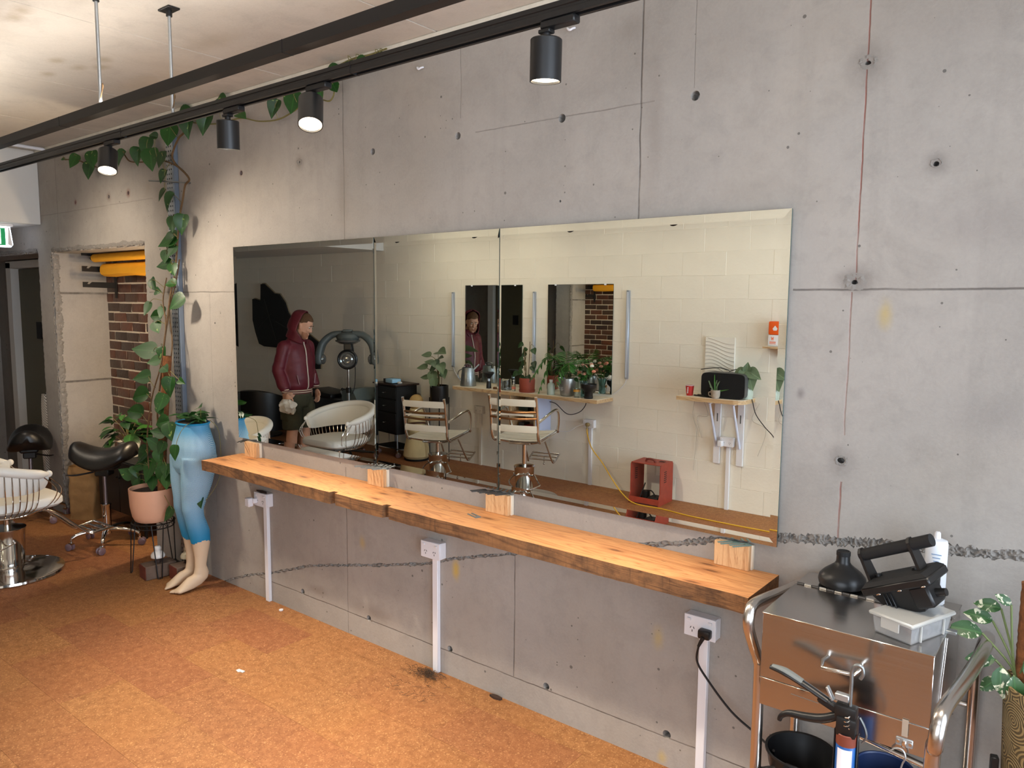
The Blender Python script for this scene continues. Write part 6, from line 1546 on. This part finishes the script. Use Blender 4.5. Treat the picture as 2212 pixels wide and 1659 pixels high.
for s in (-1, 1):
    B().tube([(s*.105, front_y(.90)*.86+.012, .90), (s*.13, front_y(1.0)*.80+.012, 1.00)], .005, 6).obj('pocket_zip', mat('pocket_zip', (150, 116, 120), .4), pr_)
    B().tube([(s*.03, .10, 1.375), (s*.034, .128, 1.31), (s*.036, .146, 1.24)], .0028, 6, 4).obj('drawstring', mat('cord_red', (96, 26, 36), .6), pr_)
# shorts and shoes
so = B(); so.loft([ring((0, .0, z), rx, ry, 24) for z, rx, ry in ((.845, .158, .120), (.78, .168, .128), (.70, .172, .125), (.66, .165, .115))])
for s in (-1, 1):
    so.loft([ring((s*x, y, z), rx, ry, 20) for z, x, y, rx, ry in ((.74, .085, 0, .088, .115), (.64, .092, .002, .096, .112), (.52, .096, .006, .096, .104), (.425, .098, .008, .096, .100))]); so.box((s*.188, .0, .60), (.022, .12, .15), .008)
sho = remeshed(so, 'shorts', shorts_m, .009, 3, pr_)
for v in sho.data.vertices: v.co += v.normal*noise.noise(v.co*13)*.005
for s in (-1, 1):
    b = B(); rr_ = []
    for y, w_, h in ((-.085, .030, .085), (-.065, .041, .095), (.0, .043, .085), (.06, .046, .062), (.12, .046, .045), (.165, .034, .034), (.18, .012, .02)): rr_.append([(s*.09+w_*math.cos(2*PI*k/16), y, max(.0, h/2+h/2*math.sin(2*PI*k/16))) for k in range(16)])
    sh_ = b.loft(rr_).obj('shoe', mat('shoe_dark', (40, 40, 44), .6), pr_); B().prism([(s*.09-.044, -.085), (s*.09+.044, -.085), (s*.09+.049, .10), (s*.09+.035, .175), (s*.09-.035, .175), (s*.09-.049, .10)], 0, .016).obj('sole', white_plastic, sh_)
# crumpled white cloth in his left hand (a thing of its own, held)
cm_ = Matrix.Translation((-6.70, -2.355, 0)) @ Matrix.Rotation(-1.717, 4, 'Z')
ctr = cm_ @ (WR[-1] + Vector((-.012, .030, -.105)))
cl3 = B(); g = []
for i in range(15):
    u = i/14; rr_ = []
    for k in range(22):
        a = 2*PI*k/22; r_ = (.022+.075*math.sin(PI*min(1, u*.8+.12)))*(1+.55*noise.noise((math.cos(a)*2.2, math.sin(a)*2.2, u*3.1)))
        rr_.append((r_*math.cos(a)*.6 + .02*noise.noise((u*5, a, 3)), r_*math.sin(a) + .035*(u-.3), .035-.135*u + .024*noise.noise((a*1.6, u*4, 7))))
    g.append(rr_)
cl3.loft(g); o = cl3.obj('cloth', mat('white_cloth', (226, 222, 214), .85, bump=.3, bs=30), smooth=50, loc=ctr); o.rotation_euler = (0, 0, -1.717)
tag(o, "crumpled white cloth held in the man's hand", 'cloth')
# ------------------------------------------------------------------ steel trolley in the right foreground
tr = thing('steel_trolley', 'stainless steel box trolley with tubular handles in the right foreground', 'trolley', (-.505, -.26, 0))
def L_(x, y, z): return Vector((x+.505, y+.26, z))
bx_ = B(); bx_.box(L_(-.505, -.25, .768), (.425, .410, .262), .0015); bx_.obj('steel_box', steel_sheet, tr)
B().box(L_(-.505, -.4585, .805), (.429, .006, .188), .0015).obj('front_flap', steel_sheet, tr)
B().box(L_(-.505, -.4575, .668), (.429, .004, .078), .001).obj('lower_front', steel_sheet, tr)
B().box(L_(-.505, -.322, .9005), (.431, .282, .003), .001).obj('lid_front', steel_sheet, tr); B().box(L_(-.505, -.114, .9005), (.431, .132, .003), .001).obj('lid_back', steel_sheet, tr)
for k in range(19): B().cyl(L_(-.715+.0222*k, -.181, .9035), L_(-.695+.0222*k, -.181, .9035), .0042, n=8).obj('hinge_knuckle', chrome if k % 2 else mat('hinge_dark', (96, 92, 88), .4, .9), tr)
# bright folded edges
ed = B(); ed.box(L_(-.505, -.4625, .8995), (.431, .003, .004), .0008); ed.obj('folded_edge', chrome, tr); B().box(L_(-.505, -.4625, .7095), (.431, .004, .004), .0008).obj('folded_edge', chrome, tr)
h = B(); h.tube([L_(-.540, -.462, .823), L_(-.545, -.492, .823), L_(-.540, -.512, .812), L_(-.460, -.512, .818), L_(-.452, -.495, .828), L_(-.456, -.462, .828)], .0055, 10); h.obj('flap_handle', chrome, tr)
r_t = .0165
def rail(pts, name='side_frame'): B().tube([L_(*p) for p in pts], r_t, 14, 6).obj(name, steel_tube, tr)
rail([(-.748, -.03, .0), (-.748, -.03, .60), (-.748, -.028, .78), (-.750, -.06, .850), (-.752, -.14, .862), (-.755, -.36, .896), (-.757, -.435, .903), (-.757, -.462, .890), (-.757, -.468, .850), (-.755, -.425, .775), (-.752, -.392, .72), (-.750, -.385, .66), (-.748, -.385, .0)])
rail([(-.247, -.03, .0), (-.247, -.03, .60), (-.245, -.032, .72), (-.222, -.09, .835), (-.208, -.20, .862), (-.220, -.43, .864), (-.236, -.66, .872), (-.240, -.705, .850), (-.243, -.712, .80), (-.250, -.69, .72), (-.250, -.69, .0)])
for a, c in (((-.748, -.385, .632), (-.25, -.455, .600)), ((-.748, -.03, .60), (-.247, -.03, .60)), ((-.748, -.385, .30), (-.748, -.03, .30)), ((-.25, -.69, .30), (-.247, -.03, .30)), ((-.25, -.455, .600), (-.25, -.69, .600))):
    B().cyl(L_(*a), L_(*c), .008, n=12).obj('cross_bar', steel_tube, tr)
B().prism([(p.x, p.y) for p in (L_(-.735, -.02, 0), L_(-.258, -.02, 0), L_(-.262, -.68, 0), L_(-.60, -.60, 0), L_(-.735, -.39, 0))], .296, .302).obj('lower_tray', steel_sheet, tr, 0)
tl = B(); tl.box(L_(-.497, -.022, .310), (.475, .004, .028)); tl.obj('tray_lip', chrome, tr)
# latch with its wire hook
B().box(L_(-.345, -.4605, .655), (.040, .003, .022), .002).obj('latch_plate', galv, tr)
lt = B(); lt.box(L_(-.345, -.464, .652), (.010, .008, .020), .002)
for s in (-1, 1): lt.cyl(L_(-.345+s*.014, -.461, .655), L_(-.345+s*.014, -.465, .655), .004, n=10)
lt.obj('latch_tongue', chrome, tr)
B().tube([L_(-.375, -.472, .625), L_(-.362, -.474, .640), L_(-.345, -.474, .640), L_(-.338, -.474, .622), L_(-.345, -.474, .60), L_(-.352, -.476, .55), L_(-.35, -.476, .50)], .0022, 6, 5).obj('latch_wire', galv, tr)
B().box(L_(-.345, -.4645, .695), (.014, .0015, .045)).obj('tape_mark', mat('tape', (170, 156, 140), .4, .3), tr)
B().box(L_(-.296, -.285, .9055), (.055, .020, .009), .001).obj('lid_catch', zinc, tr)
B().box(L_(-.2905, -.30, .80), (.001, .002, .17), 0, (-.35, 0, 0)).obj('side_scratch', chrome, tr)

# things on the trolley
df = thing('hair_diffuser', 'black bell-shaped hair dryer diffuser on the trolley lid', 'diffuser', (-.602, -.115, .9025))
B().lathe([(0, 0), (.055, 0), (.066, .006), (.069, .018), (.066, .032), (.054, .046), (.036, .060), (.024, .070), (.020, .078), (.019, .110), (.0165, .110), (.016, .08), (0, .078)], 40).obj('diffuser_body', black_plastic, df)
B().lathe([(.0192, .096), (.0202, .097), (.0202, .108), (.0192, .109)], 32).obj('rim_band', black_matt, df)
pb = thing('plastic_box', 'clear plastic lidded box under the black floodlight', 'plastic box', (-.366, -.345, .9025), 1.2)
cp_ = mat('milky_plastic', (226, 226, 226), .22, trans=.8); lid_m = mat('milky_lid', (216, 216, 212), .28, trans=.6)
b = B(); b.loft([[(x*k, y*k, z) for x, y in ((-.088, -.054), (.088, -.054), (.088, .054), (-.088, .054))] for z, k in ((0, .90), (.002, .92), (.048, 1.0), (.048, .97), (.004, .89))]); b.obj('box_body', cp_, pb, 20)
B().box((0, 0, .053), (.194, .124, .012), .004).obj('lid', lid_m, pb)
for s in (-1, 1):
    B().box((s*.095, 0, .040), (.004, .050, .030), .001).obj('clip', lid_m, pb); B().box((s*.050, -.0565, .025), (.004, .004, .042)).obj('rib', lid_m, pb)
ci = B()
for k in range(12): ci.box((R.uniform(-.045, .045), R.uniform(-.035, .035), .010+R.uniform(0, .02)), (.03, .022, .012), .002, (R.uniform(-.4, .4), R.uniform(-.4, .4), R.uniform(0, 3)))
o = ci.obj('loose_contents', mat('mauve_bits', (120, 104, 106), .7, rand=.2), pb); o['kind'] = 'stuff'
# black floodlight lying on its back, handle up, on the plastic box
fl_ = thing('floodlight', 'black work floodlight lying tilted on the plastic box, handle up', 'floodlight', (-.378, -.322, .958))
FM = Matrix.Translation((-.004, .005, .042)) @ Euler((.10, -.46, -.24)).to_matrix().to_4x4()
def fb_(cx, cy, cz, sx, sy, sz, bev=.003): return (FM @ Vector((cx, cy, cz)), (sx, sy, sz), bev, FM.to_3x3().to_4x4())
b = B(); b.box(*fb_(0, 0, .030, .190, .120, .022, .004)); b.obj('front_frame', black_plastic, fl_)
b = B(); b.loft([[FM @ Vector((x*k, y*k, z)) for x, y in ((-.092, -.058), (.092, -.058), (.092, .058), (-.092, .058))] for z, k in ((.041, 1.0), (.052, .86), (.054, .5))]); b.obj('cover', black_matt, fl_, 20)
b = B(); b.loft([[FM @ Vector((x, y, z)) for x, y in ((-a, -c), (a, -c), (a, c), (-a, c))] for z, a, c in ((.020, .078, .046), (-.015, .060, .042), (-.045, .040, .034), (-.050, .034, .028))]); b.obj('lamp_body', black_plastic, fl_, 20)
b = B(); b.box(*fb_(.050, -.01, -.010, .052, .075, .060, .006)); b.obj('junction_box', black_plastic, fl_)
for k in (-1, 0, 1): B().box(*fb_(-.035+.010*k, -.046, -.012, .003, .006, .055, .001)).obj('cooling_fin', black_plastic, fl_)
b = B(); b.tube([FM @ Vector((-.086, .0, .118)), FM @ Vector((.118, .0, .118))], .0165, 18); b.obj('handle_grip', black_matt, fl_)
for x in (-.080, .062): B().prism([(-.022, .050), (.022, .050), (.017, .126), (.006, .137), (-.006, .137), (-.017, .126)], x-.004, x+.004, 'x', FM).obj('handle_bracket', black_metal, fl_)
for x in (-.062, .045): B().lathe([(0, 0), (.010, 0), (.010, .007), (0, .009)], 12, FM @ Matrix.Translation((x, .0, .053))).obj('knob', black_plastic, fl_)
for x in (-.05, .01, .075): B().box(*fb_(x, -.0605, .020, .012, .003, .004, .001)).obj('screw', chrome, fl_)
B().tube([FM @ Vector((.076, -.01, -.012)), FM @ Vector((.100, -.01, -.014))], [.012, .010], 12).obj('cable_gland', black_plastic, fl_)
wbt = thing('lotion_bottle', 'white plastic bottle with fine print standing behind the floodlight', 'bottle', (-.358, -.085, .9025))
B().lathe([(0, 0), (.026, 0), (.029, .004), (.029, .178), (.026, .188), (.014, .192), (0, .192)], 32, Matrix.Diagonal((1, .8, 1, 1))).obj('bottle_body', mat('bottle_white', (232, 236, 242), .35), wbt)
B().lathe([(0, .192), (.009, .192), (.008, .208), (.005, .212), (0, .212)], 18).obj('nozzle', white_plastic, wbt)
lp = B()
for k in range(9): lp.box((.004, -.0236, .150-.010*k), (.026-.006*(k % 3), .0012, .0022))
o = lp.obj('label_print', mat('print_blue', (120, 150, 186), .6), wbt)
fgn = thing('figurine', 'tiny pale figurine by the hinge of the trolley lid', 'figurine', (-.488, -.165, .907))
fgb = B(); fgb.ell((0, 0, .010), (.010, .008, .011), 12, 8); fgb.ell((0, 0, .026), (.009, .008, .010), 12, 8); fgb.ell((.003, -.002, .038), (.008, .007, .007), 12, 8); fgb.ell((-.006, 0, .043), (.003, .003, .004), 8, 6); fgb.ell((.009, 0, .043), (.003, .003, .004), 8, 6)
fgb.obj('figure', mat('pale_pink', (222, 204, 196), .5), fgn); B().ell((.003, -.0085, .036), (.0025, .001, .0015), 8, 6).obj('red_mark', mat('red_mark', (160, 50, 44), .5), fgn)
# caulking gun with the sealant cartridge, standing on the lower tray
cg = thing('caulking_gun', 'black caulking gun holding a blue and white sealant cartridge upright', 'caulking gun', (-.460, -.555, .302))
B().lathe([(0, .11), (.0245, .11), (.0245, .372), (.022, .376), (0, .376)], 32).obj('cartridge', mat('cartridge_blue', (30, 84, 150), .35), cg)
B().lathe([(.0247, .352), (.0252, .352), (.0252, .380), (.0235, .382), (.0225, .380)], 32).obj('red_brown_band', mat('band_brown', (116, 58, 44), .4), cg)
lbm = B(); lbm.loft([[(.0249*math.cos(a), .0249*math.sin(a), z) for a in [-2.25+.09*k for k in range(18)]] for z in (.13, .345)], cap=False, closed=False); lbm.obj('white_label', mat('label_white', (228, 232, 240), .5), cg)
lp2 = B()
for k in range(8): a = -1.55; lp2.box((.0254*math.cos(a), .0254*math.sin(a), .27-.011*k), (.022-.004*(k % 3), .0010, .0022), 0, (0, 0, a+PI/2))
lp2.obj('label_print', mat('print_dark', (96, 110, 140), .6), cg)
B().lathe([(0, .04), (.004, .04), (.010, .10), (.012, .11), (0, .11)], 18).obj('nozzle', white_plastic, cg); cr = B()
for s in (-1, 1): cr.box((s*.0275, 0, .24), (.003, .016, .29), .001)
cr.lathe([(0, .088), (.026, .088), (.027, .096), (0, .096)], 24); cr.lathe([(.0, .0), (.020, .0), (.020, .004), (.006, .006), (.006, .09), (0, .09)], 16); cr.obj('cradle', black_metal, cg)
b = B(); b.box((0, 0, .400), (.048, .040, .050), .006, None, 2); b.box((-.004, 0, .435), (.052, .030, .035), .006, None, 2); b.box((-.045, 0, .440), (.060, .020, .022), .005, (0, .35, 0)); b.obj('gun_body', black_plastic, cg)
B().tube([(-.05, 0, .448), (-.105, 0, .470), (-.160, 0, .488), (-.200, 0, .492)], [.012, .012, .013, .008], 10, 4, flat=.7).obj('upper_handle', black_plastic, cg)
B().tube([(-.115, 0, .4775), (-.160, 0, .4935), (-.195, 0, .497)], [.011, .012, .007], 10, 3, flat=.6).obj('grey_grip', mat('grip_grey', (96, 100, 98), .55), cg)
B().tube([(-.02, 0, .420), (-.060, 0, .396), (-.105, 0, .385), (-.145, 0, .380), (-.165, 0, .366), (-.170, 0, .352)], [.011, .012, .011, .009, .007, .006], 10, 4).obj('trigger', black_plastic, cg)
b = B(); b.box((-.015, 0, .470), (.034, .018, .018), .002); b.box((-.045, 0, .470), (.006, .016, .035), .001, (0, -.5, 0)); b.obj('thumb_release', galv, cg)
B().tube([(.004, 0, .40), (.004, 0, .515), (.004, 0, .545), (.012, 0, .562), (.026, 0, .562), (.030, 0, .545), (.024, 0, .530)], .0046, 10, 5).obj('push_rod', zinc, cg)
B().tube([(.028, 0, .43), (.040, 0, .41), (.046, 0, .385), (.036, 0, .365)], .003, 6, 4).obj('spanner_wire', zinc, cg); B().tube([(-.07, -.008, .437), (-.14, -.010, .440)], .001, 5).obj('piercing_pin', zinc, cg)
sp2 = B(); sp2.tube([(.006*math.cos(k*.9)+.004, .006*math.sin(k*.9)-.022, .402+.0016*k) for k in range(22)], .0016, 5); sp2.obj('spring', chrome, cg)
bl = thing('black_bowl', 'wide black bowl on the lower tray of the trolley', 'bowl', (-.640, -.315, .302))
B().lathe([(0, 0), (.05, 0), (.06, .004), (.090, .10), (.097, .140), (.102, .143), (.101, .148), (.094, .146), (.086, .105), (.055, .010), (0, .008)], 40).obj('bowl_shell', black_plastic, bl); B().box((.0, -.10, .138), (.035, .04, .008), .003).obj('lip_handle', black_plastic, bl)
kb = B()
for k in range(3): kb.tube([(-.722+.01*k+.050*math.cos(a), -.40+.035*math.sin(a)-.012*k, .360+.030*math.sin(a+.6+k*.3)+.018*k) for a in [2*PI*j/20 for j in range(20)]], .004, 6, closed=True)
tag(kb.obj('cable_coil', black_plastic), 'coil of black cable beside the bowl on the trolley', 'cable')
b2_ = thing('blue_bowl', 'dark blue bowl on the lower tray of the trolley', 'bowl', (-.405, -.36, .302))
B().lathe([(0, 0), (.04, 0), (.05, .005), (.072, .16), (.077, .208), (.071, .208), (.066, .165), (.045, .012), (0, .010)], 36).obj('bowl_shell', mat('navy_plastic', (26, 40, 74), .4), b2_); B().tube([(.074*math.cos(k*PI/16), .074*math.sin(k*PI/16), .209) for k in range(32)], .004, 6, closed=True).obj('rim', mat('navy_rim', (34, 52, 92), .4), b2_)

# variegated plant in the patterned pot, far right
pr2 = thing('potted_plant', 'variegated climber on a coir pole in a ring-patterned brown pot', 'potted plant', (-.035, -.20, 0))
m, N, bs = new_mat('ring_pattern_pot'); tc = N.n('ShaderNodeTexCoord').outputs['Object']; v = N.voro(N.mapping(tc, (1, 1, 1)), 13); w_ = N.math('SINE', N.math('MULTIPLY', v.outputs['Distance'], 70.0))
N.L.new(N.mix(N.rng(w_, -.2, .4), lin((86, 70, 42)), lin((146, 122, 78))), bs.inputs['Base Color']); bs.inputs['Roughness'].default_value = .7; N.L.new(N.bump(w_, .5, .003), bs.inputs['Normal'])
B().lathe([(0, .50), (.112, .50), (.120, .508), (.131, .78), (.131, .79), (.124, .79), (.122, .76), (0, .755)], 48).obj('pot', m, pr2)
B().lathe([(0, .756), (.122, .762), (0, .772)], 24).obj('soil', soil, pr2)
st_ = B(); st_.box((0, 0, .488), (.26, .028, .022), .003); st_.box((0, 0, .466), (.028, .26, .022), .003); st_.obj('stand_cross', black_metal, pr2)
for k in range(4):
    a = k*PI/2 + .28; B().box((.139*math.cos(a), .139*math.sin(a), .29), (.018, .022, .58), .002, (0, 0, a)).obj('stand_leg', black_metal, pr2)
cp2 = B(); g = []
for i in range(34):
    z = .74+.31*i/33; g.append([((.030+.0035*noise.noise((math.cos(2*PI*k/22)*3, math.sin(2*PI*k/22)*3, z*70)))*math.cos(2*PI*k/22)-.078, (.030+.0035*noise.noise((math.cos(2*PI*k/22)*3, math.sin(2*PI*k/22)*3+9, z*70)))*math.sin(2*PI*k/22), z) for k in range(22)])
cp2.loft(g); cp2.obj('coir_pole', coir, pr2)
LV = [(-.185, -.01, .893, .062, -1, .15), (-.165, .0, .930, .052, -1, .3), (-.148, .0, .968, .048, -1, .2), (-.150, -.03, .838, .055, -1, -.1), (-.135, -.05, .830, .055, .1, -1), (-.105, -.05, .815, .055, .2, -1), (-.085, -.04, .855, .05, .6, -.7), (-.115, -.04, .800, .045, -.2, -1), (-.060, -.045, .90, .055, .8, -.4), (-.055, -.05, .81, .05, .5, -.6), (-.03, -.04, .86, .05, 1, .1), (-.125, -.02, .99, .035, -.8, .6), (-.14, -.03, .790, .045, -.7, -.7)]
for x, y, z, s, dx, dz in LV:
    B().tube([(-.10, -.02, .77), (-.095-.02*(x < -.1), -.02, (z+.76)/2), (x, y, z)], .003, 6, 4).obj('stalk', mat('njoy_stem', (96, 110, 66), .6), pr2)
    put_leaf(pr2, njoy_me, (x, y, z), (dx, -.35, dz), (.2, -.8, .6), s*1.25)

# small bits on the floor: hair clippings and scraps
hcl = B(); q = random.Random(8)
for k in range(260):
    a = q.uniform(0, 2*PI); r_ = abs(q.gauss(0, .055)); c = Vector((-2.43+r_*math.cos(a)*1.1, -.075+r_*math.sin(a)*.55, .003+max(0, .028-r_*.3)*q.random()))
    c.y = min(c.y, -.012); d = q.uniform(0, PI); l = q.uniform(.015, .05); e = Vector((math.cos(d), math.sin(d)*.6, q.uniform(-.2, .2)))*l
    p2 = c+e; p2.y = min(p2.y, -.006); p2.z = max(.002, p2.z); hcl.tube([c, (c+p2)/2+Vector((0, 0, .006)), p2], .0007, 3)
o = hcl.obj('hair_clippings', mat('hair_clip', (64, 48, 34), .8)); tag(o, 'small heap of dark hair clippings on the floor at the conduit foot', 'hair', kind='stuff')
h2 = B()
for k in range(50):
    c = Vector((-2.40+q.uniform(-.14, .14), -.22+q.uniform(-.05, .05), .002)); d = q.uniform(0, PI); l = q.uniform(.01, .035); h2.tube([c, c+Vector((math.cos(d), math.sin(d), 0))*l], .0006, 3)
tag(h2.obj('hair_wisps', MATS['hair_clip']), 'thin stray hair wisps on the cork floor', 'hair', kind='stuff')
tag(B().prism([(-.022, -.010), (.002, -.014), (.006, -.006), (.024, -.004), (.020, .012), (-.004, .008), (-.020, .006)], 0, .003).obj('paper_scrap', white_paint, loc=(-3.155, -.60, .0005)), 'torn white paper scrap on the cork floor', 'paper scrap')
tag(B().lathe([(.006, 0), (.012, .0), (.012, .006), (.006, .006)], 14).obj('plastic_ring', white_plastic, loc=(-3.62, -.05, .0005)), 'tiny white plastic ring on the floor near the wall', 'plastic ring')
tag(B().prism([(-.03, -.004), (0, -.012), (.03, -.006), (.034, .008), (.0, .012), (-.02, .008)], 0, .010).obj('dark_crumb', mat('dark_crumb', (58, 40, 30), .9, var=.3, vs=60), loc=(-2.055, -.022, .0005)), 'dark crumb of debris at the wall foot', 'debris')
